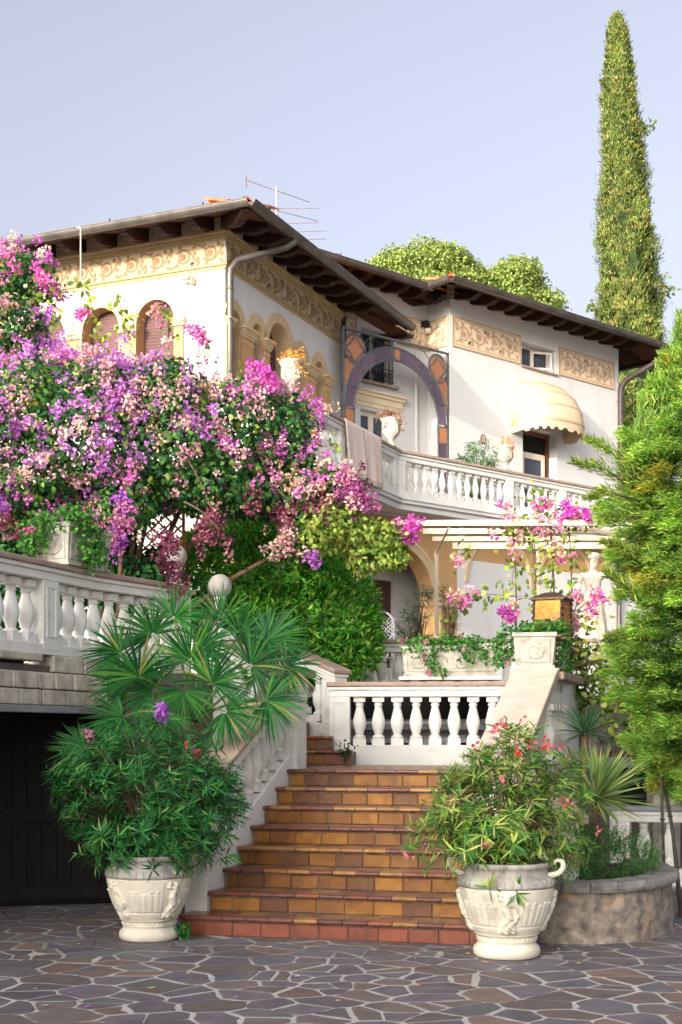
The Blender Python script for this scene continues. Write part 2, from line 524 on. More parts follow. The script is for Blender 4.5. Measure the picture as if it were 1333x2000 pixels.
def balustrade(name, label, p0, p1, z0, z1=None, bal=BAL, bh=.57, plinth=.14, w=.22, spacing=.217, posts=(1, 1), pw=.24, group=None,
               below=0.0, skip=(), root=None, railm=None, cat="balustrade", mid=()):
    z1 = z0 if z1 is None else z1
    fr = frame(p0[0], p0[1], p1[0] - p0[0], p1[1] - p0[1])
    L = math.hypot(p1[0] - p0[0], p1[1] - p0[1])
    zz = lambda u: z0 + (z1 - z0) * u / L
    root = root or thing(name, (p0[0], p0[1], z0 - below), label, cat, group)
    h1 = plinth + bh
    bevel(sheared(MB(), fr, 0, L, -w / 2, w / 2, z0, z1, -below, plinth).build("plinth", M_balus, root), .006)
    m = MB()
    sheared(m, fr, -.002, L + .002, -w / 2 - .012, w / 2 + .012, z0, z1, h1 - .002, h1 + .075)
    sheared(m, fr, -.012, L + .012, -w / 2 - .035, w / 2 + .035, z0, z1, h1 + .075, h1 + .115)
    bevel(m.build("rail_moulding", M_balus, root), .008)
    bevel(sheared(MB(), fr, -.03, L + .03, -w / 2 - .06, w / 2 + .06, z0, z1, h1 + .116, h1 + .17).build("coping", railm or M_rail, root), .014, )
    u0, u1 = 0, L
    pl = []
    if posts[0]: pl.append(pw / 2); u0 = pw
    if posts[1]: pl.append(L - pw / 2); u1 = L - pw
    pl += list(mid)
    for u in pl:
        z = zz(u)
        bevel(MB().box(fr, u - pw / 2, u + pw / 2, -w / 2 - .004, w / 2 + .004, z + plinth - .06, z + h1 + .03).build("post", M_balus, root), .006)
        for s in (-1, 1):
            MB().ring([(u - pw / 2 + .05, z + plinth + .06), (u + pw / 2 - .05, z + plinth + .06), (u + pw / 2 - .05, z + h1 - .06), (u - pw / 2 + .05, z + h1 - .06)],
                      [(u - pw / 2 + .065, z + plinth + .075), (u + pw / 2 - .065, z + plinth + .075), (u + pw / 2 - .065, z + h1 - .075), (u - pw / 2 + .065, z + h1 - .075)],
                      fr, s * (w / 2 + .002), s * (w / 2 + .012)).build("post_panel", M_balus, root)
    edges = sorted([u0] + [x for p in mid for x in (p - pw / 2, p + pw / 2)] + [u1])
    for a, b in zip(edges[::2], edges[1::2]):
        n = max(1, int(round((b - a) / spacing)))
        for i in range(n):
            u = a + (b - a) * (i + .5) / n
            if any(s0 < u < s1 for s0, s1 in skip): continue
            put("baluster", bal, M_balus, root, loc=fr(u, 0, zz(u) + plinth), rotz=fr.ang)
    return root, fr, L

# ------------------------------------------------------------------ tiled staircase
SU = unit(14.5); SV = (SU[1], -SU[0])
S1 = (-1.32, 11.35)
TR, RI = .33, .165
FS = frame(S1[0], S1[1], SV[0], SV[1])          # u to the right, v towards the viewer
def u_at_px(px, i):
    k = (px - 666.5) / 2670
    return (k * (S1[1] + SU[1] * i * TR) - S1[0] - SU[0] * i * TR) / (SV[0] - k * SV[1])
LEFT = [0.0] + [u_at_px(p, i + 1) for i, p in enumerate((412, 443, 470, 496, 519, 543, 568))]
URS = [2.80, 2.70, 2.60, 2.50, 2.40, 2.32, 2.30, 2.30]
stairs = thing("staircase", (S1[0] + 1, S1[1], 0), "wide flight of glazed ochre and brown tiled steps rising from the paving", "staircase")
rs = np.random.default_rng(5)
core = MB()
for i in range(8):
    back = -(i + 1) * TR - .05 if i < 7 else -5.0
    core.box(FS, LEFT[i] - (.02 if i else 0), URS[i] + .05, back, -i * TR - .012, -.02 if i == 0 else i * RI - .03, (i + 1) * RI - .022)
core.build("step_core", M_grout, stairs)

def tile_mesh(w, h, d, r=.006):
    """tile lying in x (width) / z (height), face towards -y, chamfered front edge"""
    x, z = w / 2, h
    v = [(-x, 0, 0), (x, 0, 0), (x, 0, z), (-x, 0, z), (-x, -d + r, 0), (x, -d + r, 0), (x, -d + r, z), (-x, -d + r, z),
         (-x + r, -d, r), (x - r, -d, r), (x - r, -d, z - r), (-x + r, -d, z - r)]
    f = [(8, 9, 10, 11), (4, 5, 9, 8), (5, 6, 10, 9), (6, 7, 11, 10), (7, 4, 8, 11), (0, 1, 5, 4), (1, 2, 6, 5), (2, 3, 7, 6), (3, 0, 4, 7)]
    return v, f
def nosing_mesh(w, d=.125, t=.036):
    """rounded nosing piece: width along x, front towards -y, top at z=0"""
    prof = [(0, 0), (-d + .018, 0), (-d + .007, -.003), (-d + .001, -.010), (-d, -.018), (-d + .001, -.027), (-d + .007, -t + .002), (-d + .018, -t), (-.09, -t), (0, -t)]
    n = len(prof); v = [(-w / 2, y, z) for y, z in prof] + [(w / 2, y, z) for y, z in prof]
    f = [tuple(range(n)), tuple(range(2 * n - 1, n - 1, -1))] + [((i + 1) % n, i, n + i, n + (i + 1) % n) for i in range(n)]
    return v, f
_rt = {}
def shared(key, fn):
    if key not in _rt: _rt[key] = mesh(key[0], *fn())
    return _rt[key]
def fitted(u0, u1, pitch, off):
    """joints between u0 and u1 on a running pitch"""
    e = [u0]; u = u0 + pitch * off
    while u < u1 - .03:
        if u - e[-1] > .03: e.append(u)
        u += pitch
    e.append(u1)
    return list(zip(e[:-1], e[1:]))
AS = FS.ang
for i in range(8):
    zt = (i + 1) * RI; v0 = -i * TR; UR = URS[i]
    pal = [("red", 1)] if i == 0 else [("mustard", .40), ("ochre", .32), ("brown", .25), ("maroon", .03)]
    for a, b in fitted(LEFT[i] + .004, UR, .246, rs.uniform(.3, .9)):
        w = round(b - a - .008, 3)
        me = shared(("riser_tile", w), lambda: tile_mesh(w, RI - .05 - .006, .014))
        put("riser_tile", me, TILE[rs.choice([p[0] for p in pal], p=[p[1] for p in pal])], stairs, loc=FS((a + b) / 2, v0 - .010, i * RI + .004), rotz=AS)
    for a, b in fitted(LEFT[i] - .03, UR, .205, rs.uniform(.3, .9)):
        w = round(b - a - .007, 3)
        me = shared(("nosing_tile", w), lambda: nosing_mesh(w))
        put("nosing_tile", me, TILE[rs.choice(["sand", "maroon", "red", "mustard"], p=[.24, .44, .29, .03])], stairs, loc=FS((a + b) / 2, v0 - .090, zt), rotz=AS)
    rows = 1 if i < 7 else 9
    for k in range(rows):
        for a, b in fitted(LEFT[i] - .02, UR, .246, rs.uniform(.2, .9)):
            w = round(b - a - .008, 3)
            dd = .225 if i < 7 else .238
            me = shared(("tread_tile", w, dd), lambda: [(lambda vf: ([(x, y, z) for x, y, z in vf[0]], vf[1]))(([(-w / 2, 0, -.02), (w / 2, 0, -.02), (w / 2, dd, -.02), (-w / 2, dd, -.02), (-w / 2, 0, 0), (w / 2, 0, 0), (w / 2, dd, 0), (-w / 2, dd, 0)],
                         [(4, 5, 6, 7), (0, 1, 5, 4), (1, 2, 6, 5), (2, 3, 7, 6), (3, 0, 4, 7)]))][0])
            put("tread_tile", me, TILE[rs.choice(["sand", "maroon", "red", "ochre"], p=[.4, .35, .15, .1])], stairs, loc=FS((a + b) / 2, v0 - .094 - k * .246, zt - .002), rotz=AS)
LZ = 8 * RI                                     # landing level 1.32

# second flight: winds up to the left from the landing
W2 = (-.75, .66)
F2 = frame(.13, 15.42, .94, -.10)
st2 = stairs
for i, (uL, uR, v) in enumerate(((-.95, -.02, 0), (-1.1, -.28, -.36), (-1.35, -.62, -.72))):
    z0 = LZ + i * RI; z1 = z0 + RI
    MB().box(F2, uL, uR, v - 1.6, v - .012, z0 - .04, z1 - .022).build("step_core", M_grout, st2)
    for a, b in fitted(uL, uR, .246, .55):
        w = round(b - a - .008, 3)
        put("riser_tile", shared(("riser_tile", w), lambda: tile_mesh(w, RI - .056, .014)), TILE[rs.choice(["brown", "ochre", "red"])], st2, loc=F2((a + b) / 2, v - .010, z0 + .004), rotz=F2.ang)
    for a, b in fitted(uL, uR + .02, .205, .6):
        w = round(b - a - .007, 3)
        put("nosing_tile", shared(("nosing_tile", w), lambda: nosing_mesh(w)), TILE[rs.choice(["maroon", "red", "sand"])], st2, loc=F2((a + b) / 2, v - .09, z1), rotz=F2.ang)
    for a, b in fitted(uL, uR, .246, .3):
        w = round(b - a - .008, 3)
        put("tread_tile", shared(("tread_tile", w, .238), lambda: ([(-w / 2, 0, -.02), (w / 2, 0, -.02), (w / 2, .238, -.02), (-w / 2, .238, -.02), (-w / 2, 0, 0), (w / 2, 0, 0), (w / 2, .238, 0), (-w / 2, .238, 0)],
            [(4, 5, 6, 7), (0, 1, 5, 4), (1, 2, 6, 5), (2, 3, 7, 6), (3, 0, 4, 7)])), TILE[rs.choice(["maroon", "red", "sand"])], st2, loc=F2((a + b) / 2, v - .094, z1 - .002), rotz=F2.ang)

# left wall and balustrade of the lower flight
lp = [FS(LEFT[i] - .13, -i * TR, 0) for i in range(8)]
pa, pb = FS(LEFT[1] - .12, -1 * TR + .05, 0), FS(LEFT[7] - .115, -7 * TR - .30, 0)
la = thing("stair_balustrade", (pa[0], pa[1], 0), "white sloping balustrade climbing the left side of the tiled steps, half hidden by palm fronds", "balustrade")
sl = (LZ - 2 * RI) / math.hypot(pb[0] - pa[0], pb[1] - pa[1])
balustrade("stair_balustrade", None, pa[:2], pb[:2], 2 * RI - .06, LZ + .02, plinth=.22, w=.2, posts=(1, 1), pw=.22, below=2 * RI + .05, root=la)
fl = frame(pa[0], pa[1], pb[0] - pa[0], pb[1] - pa[1]); Ll = math.hypot(pb[0] - pa[0], pb[1] - pa[1])
bevel(MB().box(fl, Ll - .16, Ll + .14, -.15, .15, 0, LZ + .92).build("newel_post", M_balus, la), .008)
bevel(MB().box(fl, Ll - .24, Ll + .22, -.23, .23, LZ + .92, LZ + .985).build("newel_cap", M_rail, la), .014)

# balustrade across the back of the landing
bl0, bl1 = (-.13, 16.16), (2.12, 15.98)
balustrade("landing_balustrade", "low white balustrade of plump balusters along the back of the stair landing", bl0, bl1, LZ, plinth=.22, bh=.57, w=.2, posts=(1, 1), pw=.24, spacing=.215, below=.1)

# balustrades of the second flight
T0 = (-.0, 16.3)
T1 = (T0[0] + W2[0] * 2.3, T0[1] + W2[1] * 2.3)
balustrade("upper_stair_balustrade", "white balustrade rising beside the citrus shrub behind the landing", T0, T1, LZ + .18, LZ + .18 + 2.3 * .36, plinth=.20, w=.2, posts=(1, 1), pw=.22, spacing=.25, below=.8)
P2 = (pb[0] - .05, pb[1] + .12)
P3 = (P2[0] + W2[0] * 1.0, P2[1] + W2[1] * 1.0)
balustrade("upper_stair_balustrade", "short white balustrade rising behind the fan palm to the ball-topped post", P2, P3, LZ + .1, LZ + .1 + .36, plinth=.20, w=.2, posts=(0, 1), pw=.22, spacing=.24, below=.8)

# right wall of the stair: broad sloping coping, relief balusters outside
RD = unit(18.0)
rt = (1.76, 14.0)
FRW = frame(rt[0], rt[1], RD[0], RD[1])         # u away, v to the right
rw = thing("stair_flank_wall", (rt[0], rt[1], 0), "white flank wall with a broad sloping pinkish coping on the right of the steps", "wall")
SLP = .4410
MB().prism([(-1.9, -.05), (1.9, -.05), (1.9, 2.22), (0, 2.22), (-1.9, 2.22 - 1.9 * SLP)], FRW, .06, .40).build("wall", M_balus, rw)
_e = FRW(-1.9, .02, 0)
FRW2 = frame(_e[0], _e[1], .42, -1.1)           # the lower part flares outwards
MB().prism([(0, -.05), (1.15, -.05), (1.15, .95), (0, 2.22 - 1.9 * SLP - .01)], FRW2, -.38, -.02).build("flared_wall", M_balus, rw)
bevel(recalc(MB().prism([(-.1, 1.50), (1.2, .99), (1.2, .92), (-.1, 1.43)], FRW2, -.45, .04).build("flared_coping", M_rail, rw)), .012)
cp = MB()
cp.prism([(-1.95, 1.37), (-1.95, 1.445), (.0, 2.345), (.02, 2.29), (.02, 2.225)], FRW, .0, .47)
bevel(recalc(cp.build("sloping_coping", mat("pink_coping", srgb(214, 192, 176), srgb(196, 174, 160), 7, .8, .15, 90, stain=srgb(164, 142, 126), sscale=5, samt=.4), rw)), .015)
bevel(MB().box(FRW, .025, 1.98, -.06, .52, 2.223, 2.30).build("coping", M_rail, rw), .012)
bevel(MB().box(FRW, .55, .95, .405, .43, .4, 2.19).build("end_pilaster", M_balus, rw), .006)
bevel(MB().box(FRW, -.25, .53, .405, .425, 1.98, 2.10).build("panel_head", M_balus, rw), .006)
bevel(MB().box(FRW, -.9, .53, .405, .425, 1.22, 1.36).build("panel_foot", M_balus, rw), .006)
for k in range(5):
    put("baluster", BAL, M_balus, rw, loc=FRW(.42 - k * .2, .42, 1.38), rotz=FRW.ang, scale=(1, 1, 1.02))

# ------------------------------------------------------------------ garage under the left terrace
GA = unit(21.0)
g0 = (-2.97, 11.9)
FG = frame(g0[0], g0[1], GA[0], GA[1])           # u away, v right
gar = thing("garage", (g0[0], g0[1], 0), "dark garage opening with plank doors under the rough stone terrace edge", "garage")
gs = 1.85
MB().prism([(-4.5, 1.93), (gs, 1.93), (gs, 2.17), (-4.5, 2.17)], FG, -3.2, -.06).build("roof_slab", M_oldwall, gar)
bevel(MB().box(FG, -4.5, gs + .02, -.07, .06, 1.86, 1.925).build("lintel", M_concrete, gar), .006)
for j, (z0, z1) in enumerate(((1.93, 2.075), (2.08, 2.235), (2.24, 2.40))):
    u = -4.4 + j * .13
    while u < gs - .05:
        w = float(RNG.uniform(.26, .48)); u1 = min(u + w, gs)
        if j == 2 and u < .62:
            if u > -.3:
                u += w; continue
        bevel(MB().box(FG, u + .005, u1 - .005, -.30, -.005 + float(RNG.normal(0, .008)), z0 + .002, z1 - .002).build("stone_block", M_stone, gar), .014)
        u = u1
bevel(MB().box(FG, -.35, .66, -.32, .01, 2.33, 2.402).build("planting_slot_cap", M_stone, gar), .012)
MB().box(FG, -.35, .66, -.32, -.2, 2.24, 2.33).build("planting_slot", M_dark, gar)
MB().box(FG, gs, gs + .25, -3.2, -.04, -.05, 2.4).build("side_wall", M_oldwall, gar)
FD = frame(-4.9, 12.62, 1, .28)
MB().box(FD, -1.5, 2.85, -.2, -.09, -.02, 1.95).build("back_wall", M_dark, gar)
for k in range(24):
    u = -.6 + k * .142
    MB().box(FD, u, u + .134, -.09, -.062 + .006 * (k % 3), .02, 1.9).build("door_plank", M_doorwood, gar)
for z in (.06, .82, 1.5):
    MB().box(FD, -.6, 2.8, -.06, -.025, z, z + .13).build("door_rail", M_doorwood, gar)
tf = [FG(-4.5, -.06, 0)[:2], FG(gs + .2, -.06, 0)[:2], (-1.45, 14.35), (-1.05, 14.9), (-1.9, 17.5), (-12, 17.5), (-12, 10)]
ter2 = MB().add(*slab(tf, 2.175, 2.3)); tag(ter2.build("terrace_paving", M_oldwall), kind="structure")
tag(MB().add(*slab([FG(gs + .26, -.05, 0)[:2], (-1.45, 14.35), (-1.1, 14.9), (-1.9, 17.45), (-2.9, 17.45)], -.1, 2.172)).build("terrace_retaining_mass", M_oldwall), kind="structure")
# terrace balustrade over the garage
q0, q1 = FG(-2.6, -.14, 0), FG(1.62, -.14, 0)
balustrade("terrace_balustrade", "white balustrade over the garage with a planter standing on its rail", q0[:2], q1[:2], 2.40, plinth=.10, bh=.59, w=.22, spacing=.235, posts=(0, 0), pw=.26, mid=(3.45,))
balustrade("terrace_balustrade", "white balustrade turning away behind the fan palm below the lattice", q1[:2], (-1.80, 14.72), 2.40, plinth=.10, bh=.59, w=.22, posts=(0, 0), spacing=.25)

# retaining wall, ledge and niches behind the landing
rwall = thing("retaining_wall", (1, 17.4, 1.3), "pale wall with dark niches and a grey ledge seen between the landing balusters", "wall")
FT = frame(-.9, 17.38, 1, -.06)
wall_holes("wall", FT, [(0, 0), (4.2, 0), (4.2, 2.2), (0, 2.2)], [[(.95, 1.28), (1.75, 1.28), (1.75, 1.56), (.95, 1.56)], [(2.35, 1.28), (3.2, 1.28), (3.2, 1.56), (2.35, 1.56)]], .35, M_white, rwall)
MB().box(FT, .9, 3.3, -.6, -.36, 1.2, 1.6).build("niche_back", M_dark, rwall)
bevel(MB().box(FT, -.1, 4.3, 0, .32, 1.72, 1.80).build("ledge", M_concrete, rwall), .01)
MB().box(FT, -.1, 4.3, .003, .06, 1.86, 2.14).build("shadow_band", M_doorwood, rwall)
# balustrade of the upper terrace and the slab under the long planter
balustrade("terrace_balustrade", "weathered white balustrade behind the long planter on the upper terrace", (.2, 18.6), (3.4, 18.35), TZ, bal=BAL, bh=.50, plinth=.08, w=.2, spacing=.22, posts=(1, 1))
# ------------------------------------------------------------------ the villa
villa = thing("villa", (0, 24, TZ), "cream and white villa with painted scroll friezes, arched windows and dark wooden eaves", "villa")
FRR = frame(C[0], C[1], A[0], A[1])                                   # right face of the left wing
LF = 7.5
FRL = frame(C[0] + B[0] * LF, C[1] + B[1] * LF, -B[0], -B[1])         # its front, u = LF - s
FQ = frame(Q[0], Q[1], D[0], D[1])                                    # right wing
Rp = (Q[0] + E[0] * .6, Q[1] + E[1] * .6)
FRET = frame(Rp[0], Rp[1], -E[0], -E[1])                              # short return
RECL = 3.2
FREC = frame(Rp[0] - D[0] * RECL, Rp[1] - D[1] * RECL, D[0], D[1])    # recess wall
WLEN = 4.42                                                           # right face length
WT = 9.54                                                             # wall top of left wing
RT = 10.17                                                            # wall top of right wing
RL = 5.22

# --- left wing: right face with five arches
arches_r = [(.30, .19), (1.06, .19), (1.87, .42), (2.68, .19), (3.44, .19)]
ZS = 8.0
holes = [arch_loop(c, h, ZS, 16, BZ + (.02 if h > .3 else .75)) for c, h in arches_r]
wall_holes("wall", FRR, [(0, TZ - .2), (WLEN, TZ - .2), (WLEN, WT), (0, WT)], holes, .34, M_white, villa, M_tan)
for c, h in arches_r:
    ow = .155
    MB().ring(arch_loop(c, h + ow, ZS, 20), arch_loop(c, h - .001, ZS, 20), FRR, .001, .022, closed=False).build("archivolt", M_tan, villa)
    sh = MB(); zt = ZS + h; z = BZ + .7
    zlow = BZ + .75 if h < .3 else 7.35
    z = zlow
    while z < zt:
        hw = h if z < ZS else math.sqrt(max(0, h * h - (z - ZS) ** 2))
        if hw > .02: sh.box(FRR, c - hw, c + hw, -.30, -.275, z, z + .046)
        z += .05
    sh.build("roller_shutter", M_shut, villa)
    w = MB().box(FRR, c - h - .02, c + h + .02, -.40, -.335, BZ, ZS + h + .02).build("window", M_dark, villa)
    if h > .3:
        m = MB()
        for u in (c - h + .03, c, c + h - .03): m.box(FRR, u - .03, u + .03, -.325, -.302, BZ + .05, 7.6)
        m.build("frame", M_frame, w)
def pier(fr, u0, u1, zb):
    p = bevel(MB().box(fr, u0, u1, .002, .045, zb, ZS - .16).build("pier", M_tan_d, villa), .008)
    m = MB()
    for k, (dz0, dz1, o) in enumerate(((-.16, -.12, .055), (-.12, -.075, .075), (-.075, -.04, .09), (-.04, .0, .115))):
        m.box(fr, u0 - o + .045, u1 + o - .045, .0025 + .0005 * k, .01 + o, ZS + dz0, ZS + dz1)
    m.build("capital", M_tan, p)
    MB().box(fr, u0 - .006, u1 + .006, .0022, .052, ZS - .24, ZS - .215).build("astragal", M_tan, p)
edges = [0.0] + [x for c, h in arches_r for x in (c - h, c + h)] + [3.44 + .19 + .22]
for a, b in zip(edges[::2], edges[1::2]): pier(FRR, a + .004, b - .004, BZ)

# --- left wing: front with arches
arches_l = [1.22, 2.22, 3.24, 4.26, 5.28]
holes = [arch_loop(LF - s, .34, 8.08, 16, 6.9) for s in arches_l]
wall_holes("wall", FRL, [(0, TZ - .2), (LF, TZ - .2), (LF, WT), (0, WT)], holes, .30, M_white, villa, M_tan_d)
for s in arches_l:
    c = LF - s
    MB().ring(arch_loop(c, .34 + .17, 8.08, 20), arch_loop(c, .339, 8.08, 20), FRL, .001, .024, closed=False).build("archivolt", M_tan, villa)
    sh = MB(); z = 6.9
    while z < 8.08 + .34:
        hw = .34 if z < 8.08 else math.sqrt(max(0, .34 ** 2 - (z - 8.08) ** 2))
        if hw > .02: sh.box(FRL, c - hw, c + hw, -.24, -.215, z, z + .046)
        z += .05
    sh.build("roller_shutter", M_shut, villa)
    MB().box(FRL, c - .36, c + .36, -.36, -.30, 6.85, 8.45).build("window", M_dark, villa)
    for sgn in (-1, 1):
        u = c + sgn * (.34 + .085)
        p = bevel(MB().box(FRL, u - .085, u + .085, .002, .035, 6.8, 7.96).build("pier", M_tan_d, villa), .006)
        MB().box(FRL, u - .11, u + .11, .0025, .07, 7.96, 8.02).box(FRL, u - .125, u + .125, .003, .09, 8.02, 8.08).build("capital", M_tan, p)
# other walls, closing the volume
def pw(p, q, z0, z1, m=None):
    return MB().add([(p[0], p[1], z0), (q[0], q[1], z0), (q[0], q[1], z1), (p[0], p[1], z1)], [(0, 1, 2, 3)]).build("wall", m or M_white, villa)
cA = (C[0] + A[0] * WLEN, C[1] + A[1] * WLEN); cB = (C[0] + B[0] * LF, C[1] + B[1] * LF); cAB = (cA[0] + B[0] * LF, cA[1] + B[1] * LF)
pw(cA, cAB, TZ, WT); pw(cAB, cB, TZ, WT)

# --- right wing
whole = [[(2.07, 9.07), (3.12, 9.07), (3.12, 9.55), (2.07, 9.55)], [(2.10, BZ + .02), (3.16, BZ + .02), (3.16, 7.86), (2.10, 7.86)]]
wall_holes("wall", FQ, [(0, TZ), (RL, TZ), (RL, RT), (0, RT)], whole, .26, M_white, villa, M_white)
wall_holes("wall", FRET, [(0, TZ), (.6, TZ), (.6, RT), (0, RT)], [], 0, M_white, villa)
rwin = [[(RECL - 1.75, 8.24), (RECL - .93, 8.24), (RECL - .93, 9.22), (RECL - 1.75, 9.22)], [(RECL - 1.75, BZ + .02), (RECL - .98, BZ + .02), (RECL - .98, 7.72), (RECL - 1.75, 7.72)]]
wall_holes("wall", FREC, [(0, TZ), (RECL, TZ), (RECL, RT), (0, RT)], rwin, .2, M_white, villa)
e1 = FQ(RL, 0, 0)[:2]; e2 = (e1[0] + E[0] * 7, e1[1] + E[1] * 7)
pw(e1, e2, TZ, RT); pw(e2, (FREC(0, 0, 0)[0] + E[0] * 7, FREC(0, 0, 0)[1] + E[1] * 7), TZ, RT)
# attic window
w = MB().box(FQ, 2.08, 3.11, -.262, -.25, 9.075, 9.545).build("window", M_dark, villa)
m = MB()
for u0, u1, z0, z1 in ((2.08, 3.11, 9.075, 9.115), (2.08, 3.11, 9.505, 9.545), (2.08, 2.12, 9.115, 9.505), (2.57, 2.63, 9.115, 9.505), (3.07, 3.11, 9.115, 9.505)):
    m.box(FQ, u0, u1, -.245, -.20, z0, z1)
bevel(m.build("frame", M_frame, w), .004)
MB().box(FQ, 2.12, 2.57, -.228, -.222, 9.115, 9.505).box(FQ, 2.63, 3.07, -.228, -.222, 9.115, 9.505).build("pane", M_glass, w)
m = MB()
for k in range(22):
    u = 2.66 + k * .018
    m.box(FQ, u, u + .02, -.249, -.24 + .004 * (k % 2), 9.115, 9.505)
m.build("curtain", M_curtain, w)
m = MB()
sash = frame(*FQ(2.60, -.2, 0)[:2], math.sin(math.radians(48.5 + 28)), math.cos(math.radians(48.5 + 28)))
for u0, u1, z0, z1 in ((0, .44, 9.12, 9.16), (0, .44, 9.44, 9.48), (0, .04, 9.16, 9.44), (.40, .44, 9.16, 9.44)):
    m.box(sash, u0, u1, -.015, .015, z0, z1)
bevel(m.build("open_sash", M_frame, w), .003)
bevel(MB().box(FQ, 2.03, 3.16, -.02, .05, 9.035, 9.068).build("sill", M_rail, w), .004)
# door under the awning
dr = MB().box(FQ, 2.11, 3.15, -.262, -.25, BZ + .03, 7.85).build("door", M_dark, villa)
m = MB()
for u0, u1, z0, z1 in ((2.11, 2.19, BZ + .03, 7.85), (3.07, 3.15, BZ + .03, 7.85), (2.19, 3.07, 7.77, 7.85)):
    m.box(FQ, u0, u1, -.248, -.2, z0, z1)
bevel(m.build("frame", M_brownframe, dr), .004)
m = MB()
for u0, u1, z0, z1 in ((2.20, 2.32, BZ + .06, 7.4), (2.86, 2.96, BZ + .06, 7.4), (2.32, 2.86, 7.28, 7.4), (2.32, 2.86, BZ + .06, BZ + .3)):
    m.box(FQ, u0, u1, -.19, -.15, z0, z1)
bevel(m.build("door_leaf", M_frame, dr), .006)
MB().box(FQ, 2.32, 2.86, -.175, -.168, BZ + .3, 7.28).build("pane", M_glass, dr)
m = MB()
for k in range(24): m.box(FQ, 2.33 + k * .022, 2.353 + k * .022, -.24, -.225 + .005 * (k % 2), BZ + .3, 7.26)
m.build("curtain", M_curtain, dr)
# recess windows
w = MB().box(FREC, RECL - 1.74, RECL - .94, -.205, -.195, 8.25, 9.21).build("window", M_dark, villa)
m = MB(); a, b = RECL - 1.74, RECL - .94
for u0, u1, z0, z1 in ((a, b, 8.25, 8.30), (a, b, 9.16, 9.21), (a, a + .05, 8.3, 9.16), (b - .05, b, 8.3, 9.16), ((a + b) / 2 - .03, (a + b) / 2 + .03, 8.3, 9.16)):
    m.box(FREC, u0, u1, -.19, -.15, z0, z1)
bevel(m.build("frame", M_frame, w), .004)
MB().box(FREC, a + .05, b - .05, -.172, -.166, 8.3, 9.16).build("pane", M_glass, w)
m = MB()
for k in range(9):
    u = a + .04 + k * .09
    m.tube([FREC(u, .05, 8.27), FREC(u, .05, 9.15)], .008, 6)
for z in (8.30, 8.52, 8.98):
    m.tube([FREC(a, .05, z), FREC(b, .05, z)], .009, 6)
for k in range(8):
    u = a + .085 + k * .09
    m.tube([FREC(u + .03 * math.cos(t), .05, 8.41 + .06 * math.sin(t)) for t in np.linspace(0, 2 * math.pi, 11)], .005, 5, cap=False)
m.build("iron_grille", M_iron, w)
bevel(MB().box(FREC, a - .1, b + .1, -.02, .10, 8.19, 8.237).build("sill", M_rail, w), .006)
m = MB()
for z0, z1, o in ((7.76, 7.84, .03), (7.84, 7.96, .05), (7.96, 8.02, .09), (8.02, 8.06, .13)):
    m.box(FREC, a - .12 - o, b + .18 + o, .002, o, z0, z1)
bevel(m.build("window_cornice", M_friezeb, villa), .006)
w = MB().box(FREC, a, RECL - .98, -.205, -.195, BZ + .03, 7.71).build("window", M_dark, villa)
m = MB(); b2 = RECL - .98
for u0, u1, z0, z1 in ((a, b2, 7.63, 7.71), (a, a + .09, BZ, 7.63), (b2 - .09, b2, BZ, 7.63), ((a + b2) / 2 - .06, (a + b2) / 2 + .06, BZ, 7.63)):
    m.box(FREC, u0, u1, -.19, -.14, z0, z1)
bevel(m.build("frame", M_frame, w), .004)
MB().box(FREC, a + .09, b2 - .09, -.172, -.166, BZ, 7.63).build("pane", M_glass, w)
MB().tube([FREC(RECL - .35, .05, BZ), FREC(RECL - .35, .05, 9.0)], .03, 8).build("white_pipe", M_white, villa)

# --- painted scroll ornament
def ribbon(m, path, w0, w1, v):
    n = len(path); V = []
    for i, (x, z) in enumerate(path):
        a_ = path[max(i - 1, 0)]; b_ = path[min(i + 1, n - 1)]
        tx, tz = b_[0] - a_[0], b_[1] - a_[1]; l = math.hypot(tx, tz) or 1
        w = w0 + (w1 - w0) * i / (n - 1)
        V += [(x - tz / l * w, -v, z + tx / l * w), (x + tz / l * w, -v, z - tx / l * w)]
    m.add(V, [(2 * i + 1, 2 * i, 2 * i + 2, 2 * i + 3) for i in range(n - 1)])
def leafshape(m, x, z, ang, L, w, v):
    c, s = math.cos(ang), math.sin(ang)
    pts = [(0, 0), (.35 * L, w), (.7 * L, w * .7), (L, 0), (.7 * L, -w * .6), (.35 * L, -w * .8)]
    m.add([(x + p * c - q * s, -v, z + p * s + q * c) for p, q in pts], [(0, 5, 4, 3, 2, 1)])
def scroll_mesh(L, H, flip):
    m = MB(); f = -1 if flip else 1
    sp = [(.5 * L + (H * .40) * (1 - t / 13) * math.cos(2.6 - t), f * (-.04 * H + (H * .40) * (1 - t / 13) * math.sin(2.6 - t))) for t in np.linspace(0, 10, 44)]
    ribbon(m, sp, .022, .009, .003)
    ribbon(m, [(x, f * (-.46 * H * math.cos(x / L * math.pi))) for x in np.linspace(0, L * .32, 8)] + [(L * .36 + .12 * L * t, f * H * (.12 + .34 * t - .2 * t * t)) for t in np.linspace(0, 1, 6)], .019, .011, .004)
    ribbon(m, [(L * .62 + .38 * L * t, f * H * (.36 * math.cos(t * 2.4) - .05)) for t in np.linspace(0, 1, 12)], .009, .02, .005)
    for k in range(5):
        t = k * 1.25
        leafshape(m, .5 * L, f * -.04 * H, t, H * .2, H * .08, .006)
    for x, z, a_, l in ((.12, .28, 2.2, .26), (.2, -.30, -.6, .24), (.86, .30, .9, .26), (.9, -.28, -2.2, .24), (.74, -.38, .2, .2), (.3, .42, .3, .2), (.03, .05, 1.3, .22), (.97, -.02, 1.9, .2)):
        leafshape(m, x * L, f * z * H, f * a_, l * H * 1.3, .10 * H, .007)
    return mesh("scroll_ornament", m.v, m.f)
SCR = {}
